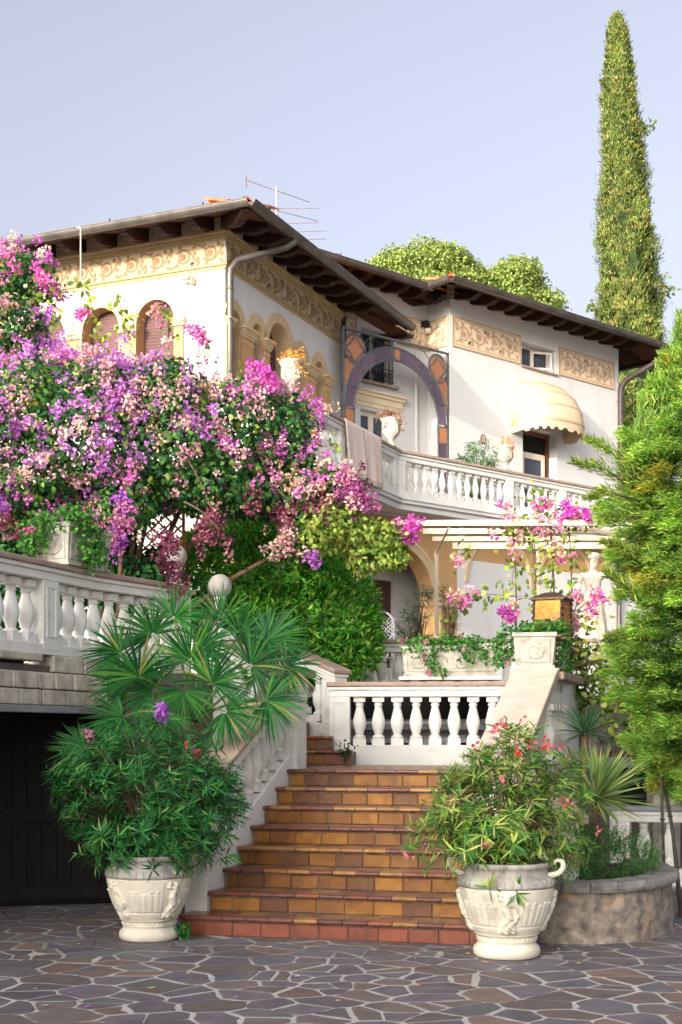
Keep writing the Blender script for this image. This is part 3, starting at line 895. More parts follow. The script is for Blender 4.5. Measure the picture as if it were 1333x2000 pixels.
def frieze(fr, u0, u1, z0, z1, L, sm, base=M_frieze, border=None, v=.012):
    f = MB().box(fr, u0, u1, .001, v, z0, z1).build("frieze", base, villa)
    if border:
        for k, (o, wd) in enumerate(((0, .030), (.055, .014))):
            a_, b_, c_, d_ = u0 + o, u1 - o, z0 + o, z1 - o
            MB().ring([(a_, c_), (b_, c_), (b_, d_), (a_, d_)], [(a_ + wd, c_ + wd), (b_ - wd, c_ + wd), (b_ - wd, d_ - wd), (a_ + wd, d_ - wd)], fr, v - .004, v + .008 - .003 * k).build("border", border, f)
        u0 += .1; u1 -= .1; z0 += .08; z1 -= .08
    n = max(1, int(round((u1 - u0) / L))); l = (u1 - u0) / n; H = (z1 - z0) * .92
    for k in range(n):
        key = (round(l, 3), round(H, 3), k % 2)
        if key not in SCR: SCR[key] = scroll_mesh(*key)
        put("scroll_ornament", SCR[key], sm, f, loc=fr(u0 + k * l, v + .001, (z0 + z1) / 2), rotz=fr.ang)
    return f
def mould(fr, u0, u1, rows, name, m_):
    m = MB()
    for z0, z1, o in rows: m.box(fr, u0, u1, .0015, o, z0, z1)
    return bevel(m.build(name, m_, villa), .008)
for fr, u0, u1 in ((FRR, -.0, WLEN), (FRL, 0, LF)):
    frieze(fr, u0 + .02, u1 - .02, 8.83, 9.18, .48, M_scroll)
    mould(fr, u0 - .03, u1 + .03, ((8.74, 8.79, .02), (8.79, 8.83, .045)), "lower_moulding", M_trim)
    mould(fr, u0 - .05, u1 + .05, ((9.18, 9.22, .035), (9.22, 9.27, .06), (9.27, 9.31, .09)), "cornice", M_trim)
    MB().box(fr, u0 + .001, u1 - .001, .001, .006, 9.311, WT - .01).build("frieze_upper_band", M_friezeb, villa)
frieze(FQ, .05, 2.02, 9.07, 9.65, .42, M_scroll2, M_friezeb, M_scroll2)
frieze(FQ, 3.20, 5.05, 9.07, 9.65, .42, M_scroll2, M_friezeb, M_scroll2)
frieze(FRET, .02, .58, 9.07, 9.65, .42, M_scroll2, M_friezeb, M_scroll2)
frieze(FREC, RECL - .80, RECL - .04, 9.07, 9.65, .42, M_scroll2, M_friezeb, M_scroll2)
frieze(FREC, .1, RECL - 1.85, 9.07, 9.65, .42, M_scroll2, M_friezeb, M_scroll2)

# --- roofs
PIT = .27
def rafter_mesh(L):
    m = MB()
    prof = [(0, .0), (0, -.19), (L * .55, -.19), (L * .60, -.185), (L * .66, -.155), (L * .70, -.15), (L * .73, -.155), (L * .77, -.125), (L * .82, -.10), (L * .86, -.10), (L * .90, -.065), (L * .93, -.06), (L, -.01), (L, 0)]
    n = len(prof)
    v = [(-.07, -y, z - y * PIT) for y, z in prof] + [(.07, -y, z - y * PIT) for y, z in prof]
    f = [tuple(range(n))[::-1], tuple(range(n, 2 * n))] + [(i, (i + 1) % n, n + (i + 1) % n, n + i) for i in range(n)]
    # the soffit batten sitting above each rafter end
    return mesh("rafter", *(lambda M: (M.v, M.f))(m.add(v, f)))
def eave(fr, u0, u1, zt, over, g0, g1, sp=.5, ext0=0, ext1=0, first=.12, last=.12):
    """rafters, soffit and gutter along a wall; u0..u1 is the wall, the eave reaches u0-ext0 .. u1+ext1"""
    ze = zt - over * PIT
    rm = RAFT.setdefault(round(over, 2), None) or rafter_mesh(over - .06)
    RAFT[round(over, 2)] = rm
    n = int(round((u1 - u0 - first - last) / sp))
    for k in range(n + 1):
        put("rafter", rm, M_wood, villa, loc=fr(u0 + first + (u1 - u0 - first - last) * k / n, 0, zt - .005), rotz=fr.ang)
    MB().hexa([fr(u0, -.05, zt + .01), fr(u1, -.05, zt + .01), fr(u1 + ext1, over, ze), fr(u0 - ext0, over, ze),
               fr(u0, -.05, zt + .05), fr(u1, -.05, zt + .05), fr(u1 + ext1, over, ze + .04), fr(u0 - ext0, over, ze + .04)]).build("soffit", M_soffit, villa)
    bevel(MB().hexa([fr(u0 - ext0, over - .03, ze - .06), fr(u1 + ext1, over - .03, ze - .06), fr(u1 + ext1, over + .003, ze - .06), fr(u0 - ext0, over + .003, ze - .06),
               fr(u0 - ext0, over - .03, ze - .002), fr(u1 + ext1, over - .03, ze - .002), fr(u1 + ext1, over + .003, ze - .002), fr(u0 - ext0, over + .003, ze - .002)]).build("fascia", M_wood, villa), .004)
    gm = MB(); pts = []
    for k in range(13):
        t = math.pi * k / 12
        pts.append((math.cos(t) * .085, -math.sin(t) * .085))
    us = (u0 - g0, u1 + g1)
    inner = [(c * .9, s * .9) for c, s in pts]
    lo = pts + inner[::-1]; nn = len(lo)
    V = [fr(u, over + .065 - c, ze + .015 + s) for u in us for c, s in lo]
    gm.add(V, [(i, (i + 1) % nn, nn + (i + 1) % nn, nn + i) for i in range(nn)] + [tuple(range(nn))[::-1], tuple(range(nn, 2 * nn))])
    gm.tube([fr(us[0], over + .15, ze + .017), fr(us[1], over + .15, ze + .017)], .012, 6)
    g = recalc(gm.build("gutter", M_gutter, villa))
    L = us[1] - us[0]
    for k in range(1, int(L / 1.6) + 1):
        u = us[0] + k * 1.6 - .5
        m2 = MB()
        lo2 = [(c * 1.05, s * 1.05) for c, s in pts]
        V = [fr(uu, over + .065 - c, ze + .015 + s) for uu in (u, u + .035) for c, s in lo2]
        m2.add(V, [(i, i + 1, 14 + i - 1 + 0, 13 + i) for i in range(12)])
        m2.build("gutter_joint", M_gutter, g)
        MB().tube([fr(u + .5, over + .06, ze + .02), fr(u + .5, over + .06, ze + .10)], .012, 5).build("gutter_pin", M_iron, g)
    return ze
RAFT = {}
OV = .80
ze = eave(FRR, 0, WLEN, WT, OV, OV + .065, 1.35, .5, ext0=OV, ext1=1.3)
eave(FRL, 0, LF, WT, OV, .4, OV + .065, .58, ext0=.4, ext1=OV, first=.3, last=.25)
# diagonal rafter at the corner
FREAR = frame(cA[0], cA[1], B[0], B[1])
eave(FREAR, 0, 6.5, WT, 1.3, OV + .065, .4, .5, ext0=OV, ext1=.4)
cd = math.radians(45)
hipdir = ((FRR.d[1]) - A[0], (-FRR.d[0]) - A[1])
o = put("rafter", rafter_mesh(OV * 1.36), M_wood, villa, loc=(C[0], C[1], WT - .01), rotz=math.atan2(-(A[0] + B[0]), (A[1] + B[1])) * 0 + math.atan2(-(A[1] + B[1]), -(A[0] + B[0])) + math.pi / 2)
def hip_roof(fr, u0, u1, depth, ze, name="roof"):
    """roof planes over a rectangle u0..u1 along the eave and depth behind it"""
    h = depth / 2 * PIT
    a = [fr(u0, 0, ze), fr(u1, 0, ze), fr(u1, -depth, ze), fr(u0, -depth, ze)]
    r = [fr(u0 + depth / 2, -depth / 2, ze + h), fr(u1 - depth / 2, -depth / 2, ze + h)]
    m = MB().add(a + r, [(0, 1, 5, 4), (1, 2, 5), (2, 3, 4, 5), (3, 0, 4)])
    return m.build(name, M_tile, villa)
frl = frame(*FRL(0, OV + .02, 0)[:2], *FRL.d)
rf = hip_roof(frl, -.4, LF + OV + .02, WLEN + OV + 1.32, ze + .06)
barrel = MB()
for a_, b_ in ((0, math.pi),):
    pr = [(math.cos(t) * .10, math.sin(t) * .07) for t in np.linspace(0, math.pi, 9)]
    barrel.add([(x, 0, z) for x, z in pr] + [(x * .85, .42, z * .85 + .0) for x, z in pr], [(i, i + 1, 10 + i, 9 + i) for i in range(8)] + [tuple(range(9))])
BARREL = mesh("roof_tile", barrel.v, barrel.f, True)
def tiles_along(p, d, n, z, slope, roof, step=.36):
    for k in range(n):
        put("roof_tile", BARREL, M_tile, roof, mtx=Matrix.Translation((p[0] + d[0] * k * step, p[1] + d[1] * k * step, z + slope * k * step + .006 * (k % 2)))
            @ Matrix.Rotation(math.atan2(d[1], d[0]) - math.pi / 2, 4, 'Z') @ Matrix.Rotation(math.atan(slope), 4, 'X'))
pc = FRL(LF + OV - .05, OV - .05, 0)
hd = Vector((A[0] + B[0], A[1] + B[1])).normalized()
tiles_along(pc, hd, 9, ze + .05, PIT * .707, rf)
fb = (A[0], A[1])
for k in range(12):        # tile courses ending over the front gutter
    tiles_along(FRL(LF + OV - .15 - k * .23, OV - .02, 0), fb, 3, ze + .01, PIT, rf, .38)
for k in range(20):        # and over the right-hand gutter
    tiles_along(FRR(-OV + .2 + k * .30, OV - .02, 0), B, 2, ze + .01, PIT, rf, .38)

zr = eave(FQ, 0, RL, RT, OV, OV + .065, 1.02, .48, ext0=OV, ext1=1.0)
eave(FREC, -1.0, RECL, RT, OV, 2.0, -OV + .065, .48, ext0=2.0, ext1=-OV, first=.2, last=.25)
eave(FRET, 0, .6, RT, OV, -OV + .065, OV + .065, .4, ext0=-OV + .0, ext1=OV, first=.1, last=.15)
FEND = frame(e1[0], e1[1], E[0], E[1])
eave(FEND, 0, 6.0, RT, 1.0, OV + .065, .4, .48, ext0=OV, ext1=.4)
fqr = frame(*FQ(0, OV + .02, 0)[:2], *FQ.d)
rf2 = hip_roof(fqr, -OV - .02, RL + 1.0, 7.6, zr + .06)
frr = frame(*FREC(-2, OV + .02, 0)[:2], *FREC.d)
rf3 = hip_roof(frr, 0, 2 + RECL + 2, 7.0, zr + .058)
tiles_along(FQ(-OV + .03, OV - .03, 0), Vector((E[0] + D[0], E[1] + D[1])).normalized(), 8, zr + .055, PIT * .707, rf2)
for k in range(20):
    tiles_along(FQ(-OV + .2 + k * .34, OV - .02, 0), E, 2, zr + .01, PIT, rf2, .38)
tiles_along(FREC(.2, OV - .03, 0), E, 2, zr + .05, PIT, rf3)
o = put("rafter", rafter_mesh(OV * 1.36), M_wood, villa, loc=(Q[0], Q[1], RT - .01), rotz=math.atan2(-(E[1] + D[1]), -(E[0] + D[0])) + math.pi / 2)

# downpipes
def downpipe(p_eave, fr, u, zc, zb, r=.052, m_=None):
    pts = [Vector(p_eave), Vector(p_eave) - Vector((0, 0, .10))]
    tgt = Vector(fr(u, .075, zc))
    a_, b_ = pts[-1], tgt
    pts += [a_ + (b_ - a_) * .12 - Vector((0, 0, .04)), a_ + (b_ - a_) * .9 + Vector((0, 0, .0)), Vector(fr(u, .078, zc - .10)), Vector(fr(u, .075, zc - .2)), Vector(fr(u, .075, zb))]
    o = MB().tube(pts, r, 12).build("downpipe", m_ or M_gutter, villa, smooth=True)
    z = zc - .4
    while z > zb:
        MB().lathe([(r + .002, 0), (r + .010, .004), (r + .010, .022), (r + .002, .026)], 12, fr(u, .075, z), cap=False).build("pipe_collar", m_ or M_gutter, o)
        z -= 1.25
downpipe(FRR(.62, OV + .065, ze + .0), FRR, .02, 8.82, TZ)
downpipe(FQ(RL + .62, OV + .065, zr), FQ, RL - .02, 9.22, TZ, .062, M_pipedark)
MB().tube([FRR(WLEN + .03, .04, 9.4), FRR(WLEN + .03, .04, TZ)], .045, 10).build("downpipe", M_gutter, villa, smooth=True)

# --- balcony
BB = (.90, 23.15)
F0 = (BB[0] - A[0] * 4.95, BB[1] - A[1] * 4.95)
EL = (F0[0] + B[0] * 5.5, F0[1] + B[1] * 5.5)
ER = (BB[0] + D[0] * 8.2, BB[1] + D[1] * 8.2)
def inset(k):      # balcony edge moved outward by k
    n1 = (A[1], -A[0]); n2 = (D[1], -D[0]); nb = (-A[0], -A[1])
    pB = Vector(BB) + (Vector(n1) + Vector(n2)).normalized() * (k / math.cos(math.radians(12.5)))
    pF = Vector(F0) + Vector(n1) * k + Vector(nb) * k
    pL = Vector(EL) + Vector(nb) * k; pR = Vector(ER) + Vector(n2) * k
    return [tuple(p) for p in (pL, pF, pB, pR)]
back = [(ER[0] + E[0] * 1.5, ER[1] + E[1] * 1.5), FQ(1, -.05, 0)[:2], FREC(1.5, -.1, 0)[:2], cA, C, (C[0] + B[0] * 5.5, C[1] + B[1] * 5.5)]
for nm, k, z0, z1, mm in (("balcony_slab", .10, BZ - .20, BZ - .10, M_white), ("balcony_moulding", .15, BZ - .10, BZ - .04, M_white), ("balcony_floor", .17, BZ - .04, BZ, M_balus)):
    bevel(recalc(MB().add(*slab(inset(k) + back, z0, z1)).build(nm, mm, villa)), .012)
bk = dict(bal=BAL_S, bh=.50, plinth=.13, w=.18, spacing=.205, pw=.2)
balustrade("balcony_balustrade", "cream balcony balustrade carrying two towels and a flower urn beside the arched windows", F0, BB, BZ, posts=(1, 1), mid=(2.55,), **bk)
balustrade("balcony_balustrade", "long cream balcony balustrade in front of the right wing's awning door", BB, ER, BZ, posts=(1, 1), mid=(2.85, 4.35, 6.6), **bk)
balustrade("balcony_balustrade", "cream balcony balustrade along the sunlit front, buried in bougainvillea", EL, F0, BZ, posts=(1, 1), mid=(2.8,), **bk)

# --- ground floor arcade under the balcony
FA = frame(BB[0] - D[0] * 1.15 - D[1] * .42, BB[1] - D[1] * 1.15 + D[0] * .42, D[0], D[1])
def sA(px):
    k = (px - 666.5) / 2670; ox, oy = FA.o
    return (k * oy - ox) / (D[0] - k * D[1])
zl = TZ
a0, a1 = sA(700), sA(848)
ac, ah = (a0 + a1) / 2, (a1 - a0) / 2
sp = 4.05
zmax = BZ - .21
al = arch_loop(ac, ah, sp, 20, zl)
wall_holes("arcade_wall", FA, [(sA(640), zl), (sA(893), zl), (sA(893), zmax), (sA(640), zmax)], [al], .35, M_tan_d, villa, M_tan_d)
for k, (o0, o1, v_) in enumerate(((.0, .05, .03), (.07, .10, .022), (.12, .16, .03))):
    MB().ring(arch_loop(ac, ah + o1, sp, 24, zl + .02), arch_loop(ac, ah + o0 - .001, sp, 24, zl + .02), FA, .001, v_, closed=False).build("archivolt", M_tan, villa)
MB().ring(arch_loop(ac, ah + .19, sp, 24), arch_loop(ac, ah - .002, sp, 24), FA, .0005, .012, closed=False).build("archivolt", M_tan, villa)
bevel(MB().box(FA, a1 - .02, sA(893) + .03, .002, .06, sp - .08, sp).box(FA, a1 - .03, sA(893) + .05, .003, .085, sp, sp + .05).build("pier_capital", M_tan, villa), .006)
# white wall to the right with its niche and small window
w0, w1 = sA(893), sA(1330)
nich = [[(sA(1066), 3.93), (sA(1100), 3.93), (sA(1100), 4.22), (sA(1066), 4.22)], [(sA(1012), 2.9), (sA(1036), 2.9), (sA(1036), 3.6), (sA(1012), 3.6)]]
wall_holes("arcade_wall", FA, [(w0, zl), (w1, zl), (w1, 4.86), (w0, 4.86)], nich, .18, M_white, villa)
MB().box(FA, nich[0][0][0] - .02, nich[0][1][0] + .02, -.2, -.17, 3.9, 4.25).build("small_window", M_shut, villa)
MB().box(FA, nich[1][0][0] - .02, nich[1][1][0] + .02, -.2, -.17, 2.85, 3.65).build("small_window", M_dark, villa)
wall_holes("arcade_wall", FA, [(w0, 4.86), (w1, 4.86), (w1, zmax), (w0, zmax)], [], 0, M_tan_d, villa)
MB().box(FA, w0 + .02, w0 + .16, .002, .05, 4.86, zmax).build("arcade_pilaster", M_white, villa)
for c_ in (w0 + 1.15, w0 + 3.1):
    MB().ring(arch_loop(c_, .95, 4.45, 24), arch_loop(c_, .88, 4.45, 24), FA, .001, .03, closed=False).build("archivolt", M_tan, villa)
MB().tube([FA(sA(1205), .06, zl), FA(sA(1205), .06, zmax)], .05, 10).build("downpipe", M_gutter, villa, smooth=True)
# recessed wall with roller shutter
FB_ = frame(*FA(-2, -1.1, 0)[:2], D[0], D[1])
def sB(px):
    k = (px - 666.5) / 2670; ox, oy = FB_.o
    return (k * oy - ox) / (D[0] - k * D[1])
s0_, s1_ = sB(706), sB(769)
wall_holes("porch_wall", FB_, [(sB(560), zl), (sB(900), zl), (sB(900), zmax), (sB(560), zmax)], [[(s0_, 2.9), (s1_, 2.9), (s1_, 4.5), (s0_, 4.5)]], .12, M_white, villa)
m = MB(); z = 2.9
while z < 4.5:
    m.box(FB_, s0_, s1_, -.10, -.07, z, z + .055); z += .06
m.build("roller_shutter", M_shut, villa)
MB().ring([(s0_ - .1, 2.8), (s1_ + .1, 2.8), (s1_ + .1, 4.6), (s0_ - .1, 4.6)], [(s0_, 2.9), (s1_, 2.9), (s1_, 4.5), (s0_, 4.5)], FB_, .001, .02).build("window_surround", M_white, villa)
bevel(MB().box(FB_, s0_ - .16, s1_ + .2, .002, .05, 4.72, 4.80).box(FB_, s0_ - .2, s1_ + .24, .003, .09, 4.80, 4.92).box(FB_, s0_ - .24, s1_ + .28, .004, .13, 4.92, 4.97).build("window_cornice", M_friezeb, villa), .006)
MB().add(*slab([FA(-2, -1.2, 0)[:2], FA(-2, .1, 0)[:2], FA(3, .1, 0)[:2], FA(3, -1.2, 0)[:2]], zmax - .02, zmax)).build("porch_ceiling", M_white, villa)

# small oval plaque
pq = thing("wall_plaque", FQ(.72, .01, 7.05), "small oval ceramic plaque on the right wing wall above the balcony plant", "plaque")
k = (943 - 666.5) / 2670; s_ = (26 * k - 2.07) / (D[0] - D[1] * k)
pu, pz = s_, 1.65 + (1437 - 858) / 2670 * (26 + D[1] * s_)
el = [(pu + .055 * math.cos(t), pz + .085 * math.sin(t)) for t in np.linspace(0, 2 * math.pi, 20, endpoint=False)]
MB().prism(el, FQ, .001, .018).build("plate", M_frame, pq)
MB().ring([(pu + (x - pu) * 1.15, pz + (z - pz) * 1.12) for x, z in el], [(pu + (x - pu) * .85, pz + (z - pz) * .88) for x, z in el], FQ, .001, .026).build("rim", M_brownframe, pq)
MB().prism([(pu + .02 * math.cos(t), pz + .04 * math.sin(t)) for t in np.linspace(0, 2 * math.pi, 10, endpoint=False)], FQ, .018, .022).build("motif", M_scroll, pq)

# ------------------------------------------------------------------ stained glass screen across the recess
X0 = (.03, 24.32); X1 = (Q[0] - .03, Q[1] + .02)
FX = frame(X0[0], X0[1], X1[0] - X0[0], X1[1] - X0[1])
XW = math.hypot(X1[0] - X0[0], X1[1] - X0[1]); XT = 8.90
scr = thing("stained_glass_screen", (X0[0], X0[1], BZ), "stained glass arch of purple and orange panes in a grey lead frame on the balcony", "glass screen")
xc = XW / 2; ro, ri, xs = XW / 2 - .035, XW / 2 - .265, 7.50
nseg = 8
def arcpt(r, t): return (xc - r * math.cos(t), xs + r * math.sin(t))
cuts = [0.02, .36, .72, 1.06, 1.43, 1.71, 2.08, 2.44, 2.80, 3.12]
for a_, b_ in zip(cuts[:-1], cuts[1:]):
    if abs(a_ - 1.43) < .001: continue
    ts = np.linspace(a_ + .012, b_ - .012, 8)
    MB().ring([arcpt(ro - .015, t) for t in ts], [arcpt(ri + .015, t) for t in ts], FX, -.006, .006, closed=False).build("glass_pane", M_purple, scr)
cp_ = (xc, xs + (ro + ri) / 2)
MB().prism([(cp_[0] + .085 * math.cos(t), cp_[1] + .10 * math.sin(t)) for t in np.linspace(0, 2 * math.pi, 20, endpoint=False)], FX, -.006, .006).build("glass_pane", M_orange, scr)
for sgn in (-1, 1):
    t0_, t1_ = (1.44, 1.51) if sgn < 0 else (1.63, 1.70)
    ts = np.linspace(t0_, t1_, 3)
    MB().ring([arcpt(ro - .015, t) for t in ts], [arcpt(ri + .015, t) for t in ts], FX, -.006, .006, closed=False).build("glass_pane", M_purple, scr)
for a_, b_ in ((xc - ro + .015, xc - ri - .015), (xc + ri + .015, xc + ro - .015)):
    for z0, z1, mm in ((7.20, 7.49, M_orange), (6.45, 7.18, M_purple), (BZ + .02, 6.43, M_purple)):
        MB().box(FX, a_, b_, -.006, .006, z0, z1).build("glass_pane", mm, scr)
lead = MB()
def leadpath(p, r=.014): lead.tube([FX(u, 0, z) for u, z in p], r, 6)
leadpath([arcpt(ro, t) for t in np.linspace(0, math.pi, 40)], .02); leadpath([arcpt(ri, t) for t in np.linspace(0, math.pi, 40)], .02)
for sx in (xc - ro, xc - ri, xc + ri, xc + ro): leadpath([(sx, BZ), (sx, xs)], .018)
for t in cuts[1:-1]: leadpath([arcpt(ri, t), arcpt(ro, t)], .013)
leadpath([(cp_[0] + .095 * math.cos(t), cp_[1] + .11 * math.sin(t)) for t in np.linspace(0, 2 * math.pi, 21)])
for z in (7.19, 7.5, 6.44):
    leadpath([(xc - ro, z), (xc - ri, z)]); leadpath([(xc + ri, z), (xc + ro, z)])
for sgn in (-1, 1):
    cx_, cz_, R_ = xc + sgn * (XW / 2 - .29), XT - .32, .235
    th = np.linspace(0, 2 * math.pi, 25)
    leadpath([(cx_ + R_ * math.cos(t), cz_ + R_ * 1.15 * math.sin(t)) for t in th], .02)
    for q in range(4):
        a_ = q * math.pi / 2 + math.pi / 2; b_ = a_ + math.pi / 2
        p_, r_q = (cx_ + R_ * math.cos(a_), cz_ + R_ * 1.15 * math.sin(a_)), (cx_ + R_ * math.cos(b_), cz_ + R_ * 1.15 * math.sin(b_))
        mid_ = ((p_[0] + r_q[0]) / 2, (p_[1] + r_q[1]) / 2)
        inn = []
        for t in np.linspace(0, 1, 9):
            k = 4 * t * (1 - t) * .16
            inn.append((p_[0] + (r_q[0] - p_[0]) * t + (cx_ - mid_[0]) * k, p_[1] + (r_q[1] - p_[1]) * t + (cz_ - mid_[1]) * k))
        leadpath(inn, .018)
        out = [(cx_ + .95 * R_ * math.cos(t), cz_ + .95 * R_ * 1.15 * math.sin(t)) for t in np.linspace(a_ + .1, b_ - .1, 9)]
        MB().prism(out + inn[::-1][1:-1], FX, -.005, .005).build("glass_pane", M_orange, scr)
    dia = [(cx_ + R_ * .8 * math.cos(t) * (.72 + .28 * abs(math.cos(2 * t))), cz_ + R_ * .92 * math.sin(t) * (.72 + .28 * abs(math.cos(2 * t)))) for t in np.linspace(0, 2 * math.pi, 24, endpoint=False)]
    MB().prism(dia, FX, -.004, .004).build("glass_pane", M_orange, scr)
    ox_ = xc + sgn * (XW / 2 - .03)
    drop = []
    for t in np.linspace(0, 1, 12):
        z = 8.30 - t * .72
        r_at = math.sqrt(max(0, (ro + .02) ** 2 - (z - xs) ** 2))
        drop.append((xc + sgn * max(r_at, XW / 2 - .03 - .26), z))
    top = [(xc + sgn * (XW / 2 - .03 - .13 + .13 * math.cos(t)), 8.30 + .13 * math.sin(t)) for t in np.linspace(0, math.pi, 9)]
    loop = top + drop[1:] + [(ox_, 7.60)]
    MB().prism(loop, FX, -.005, .005).build("glass_pane", M_orange, scr)
    leadpath(loop + loop[:1], .012)
lead.build("lead_came", M_lead, scr, smooth=True)
fm = MB()
for u in (0, XW): fm.box(FX, u - .025, u + .025, -.025, .025, BZ, XT + .02)
fm.box(FX, -.025, XW + .025, -.0255, .0255, XT, XT + .035)
fm.build("frame", M_lead, scr)
fm = MB()
for sgn in (-1, 1):
    pts = [(xc + sgn * (.55 + .25 * t), XT - .02 - .15 * t * t) for t in np.linspace(0, 1, 8)]
    fm.tube([FX(u, 0, z) for u, z in pts], .008, 5)
fm.build("frame_scroll", M_lead, scr)
# ------------------------------------------------------------------ pots with cast relief
POT = [(.225, 0), (.238, .012), (.244, .045), (.236, .070), (.216, .088), (.207, .104), (.212, .112), (.221, .118), (.214, .126), (.215, .150), (.224, .158), (.238, .164), (.236, .174)]
BODY = [(.234, .176), (.247, .20), (.268, .25), (.290, .30), (.309, .35), (.325, .40), (.337, .45), (.343, .485), (.344, .505)]
RIM = [(.343, .507), (.352, .512), (.354, .530), (.346, .555), (.328, .580), (.306, .592), (.300, .612), (.302, .635), (.318, .648), (.326, .664), (.322, .680), (.306, .684), (.292, .670), (.285, .62), (.28, .60)]
def cap2(x, z, ax, az, bx, bz, r, h):
    dx, dz = bx - ax, bz - az; L2 = dx * dx + dz * dz + 1e-9
    t = np.clip(((x - ax) * dx + (z - az) * dz) / L2, 0, 1)
    d = np.hypot(x - ax - t * dx, z - az - t * dz)
    return h * np.sqrt(np.clip(1 - (d / r) ** 2, 0, 1))
def pot(px, base_y, cx, rot, sc, label, handles):
    d = 2670 * HC / (base_y - 1437) + .23 * sc
    loc = ((cx - 666.5) / 2670 * d, d, .009)
    t = thing("flower_pot", loc, label, "pot", "cast stone pots beside the steps")
    S = lambda pr: [(r * sc, z * sc) for r, z in pr]
    put("foot", mesh("foot", *(lambda m: (m.v, m.f))(MB().lathe(S(POT), 48, cap=False)), True), M_pot, t, loc=loc)
    for k in range(34):
        a = 2 * math.pi * k / 34
        bm = shared(("bead",), lambda: (lambda m: (m.v, m.f))(MB().lathe([(.001, -.009), (.007, -.006), (.009, 0), (.007, .006), (.001, .009)], 8)))
        put("bead", bm, M_pot, t, loc=(loc[0] + .216 * sc * math.cos(a), loc[1] + .216 * sc * math.sin(a), loc[2] + .138 * sc))
    n, mz = 220, 70
    zs = np.linspace(.176, .505, mz); rb = np.interp(zs, [p[1] for p in BODY], [p[0] for p in BODY])
    th = np.linspace(0, 2 * math.pi, n, endpoint=False)
    T, Z = np.meshgrid(th, zs); Rr = np.repeat(rb[:, None], n, 1)
    ph = (T - rot) % (math.pi / 2); half = math.pi / 4
    loc_a = ph - half                                    # panel centre angle 0, each quarter turn
    x = loc_a * .30
    # fluted part of each quarter
    H = np.zeros_like(T)
    flz = np.clip((Z - .235) / .01, 0, 1) * np.clip((.395 - Z) / .012, 0, 1)
    figm = np.abs(loc_a) < .30
    fl = np.abs(np.sin(loc_a * 18)) ** .6 * .005 * flz
    H += np.where(~figm, fl, 0)
    for k in range(-12, 13):
        ang = k * math.pi / 18 + math.pi / 36
        if abs(ang) > .30 and abs(ang) < half:
            H = np.maximum(H, cap2(x, Z, ang * .30, .402, ang * .30, .403, .011, .008))
    H += np.where(~figm, .004 * np.exp(-((Z - .222) / .006) ** 2) + .003 * np.abs(np.sin(loc_a * 24)) * np.exp(-((Z - .205) / .008) ** 2), 0)
    # a draped figure in relief
    F = np.zeros_like(T)
    for a in ((.0, .455, .004, .462, .018, .018), (-.002, .43, -.01, .36, .026, .018), (-.01, .36, .012, .30, .030, .020), (.012, .30, -.012, .205, .036, .018), (.02, .29, .05, .205, .024, .014),
              (.006, .425, .05, .375, .010, .014), (.05, .375, .062, .315, .010, .013), (-.006, .425, -.052, .44, .010, .013), (-.052, .44, -.04, .475, .009, .012), (.065, .32, .055, .28, .017, .016), (-.03, .27, -.055, .20, .018, .011)):
        F = np.maximum(F, cap2(x, Z, *a))
    fold = .0035 * np.sin(140 * (x * .8 + (Z - .2) * .5 + .02 * np.sin(Z * 60))) * np.clip((.36 - Z) / .1, 0, 1) * (F > .002)
    H = np.where(figm, np.maximum(H, F + fold), H)
    H += .0025 * np.exp(-((np.abs(loc_a) - .33) / .015) ** 2) * (Z > .24) * (Z < .49)
    Rf = (Rr + H * 1.7) * sc
    V = np.stack([loc[0] + Rf * np.cos(T), loc[1] + Rf * np.sin(T), loc[2] + Z * sc], -1).reshape(-1, 3)
    F_ = [(i * n + k, i * n + (k + 1) % n, (i + 1) * n + (k + 1) % n, (i + 1) * n + k) for i in range(mz - 1) for k in range(n)]
    put("relief_body", mesh("relief_body", V.tolist(), F_, True), M_pot, t)
    put("rim", mesh("rim", *(lambda m: (m.v, m.f))(MB().lathe(S(RIM), 48, cap=False)), True), M_potdirt, t, loc=loc)
    gad = MB()
    for k in range(40):
        a = 2 * math.pi * k / 40
        gad.tube([(loc[0] + (.353 - .005 * q) * sc * math.cos(a), loc[1] + (.353 - .005 * q) * sc * math.sin(a), loc[2] + (.518 + .017 * q) * sc) for q in range(4)], [.004, .010, .010, .004], 6)
    tag(gad.build("gadroon", M_potdirt, t, True), kind="stuff")
    put("soil", mesh("soil", *(lambda m: (m.v, m.f))(MB().lathe([(.29 * sc, .60 * sc), (.15 * sc, .625 * sc), (.001, .635 * sc)], 24))), M_soil, t, loc=loc)
    if handles:
        for s in (-.35, math.pi - .2):
            c, s_ = math.cos(s), math.sin(s)
            pts = [(.30, .59), (.345, .595), (.39, .615), (.415, .655), (.41, .69), (.38, .705), (.352, .69), (.352, .668)]
            MB().tube([(loc[0] + r * sc * c, loc[1] + r * sc * s_, loc[2] + z * sc) for r, z in pts], [.02, .022, .022, .022, .02, .018, .015, .010], 10).build("handle", M_pot, t, True)
    return t, Vector(loc)
pot_l, pl_loc = pot(0, 1843, 292, -1.57 + .0, 1.0, "cast stone pot with relief maidens holding the dark green oleander by the garage", False)
pot_r, pr_loc = pot(0, 1878, 990, -1.57 + .70, 1.03, "cream cast stone pot with scroll handles holding the flowering oleander by the stone bed", True)

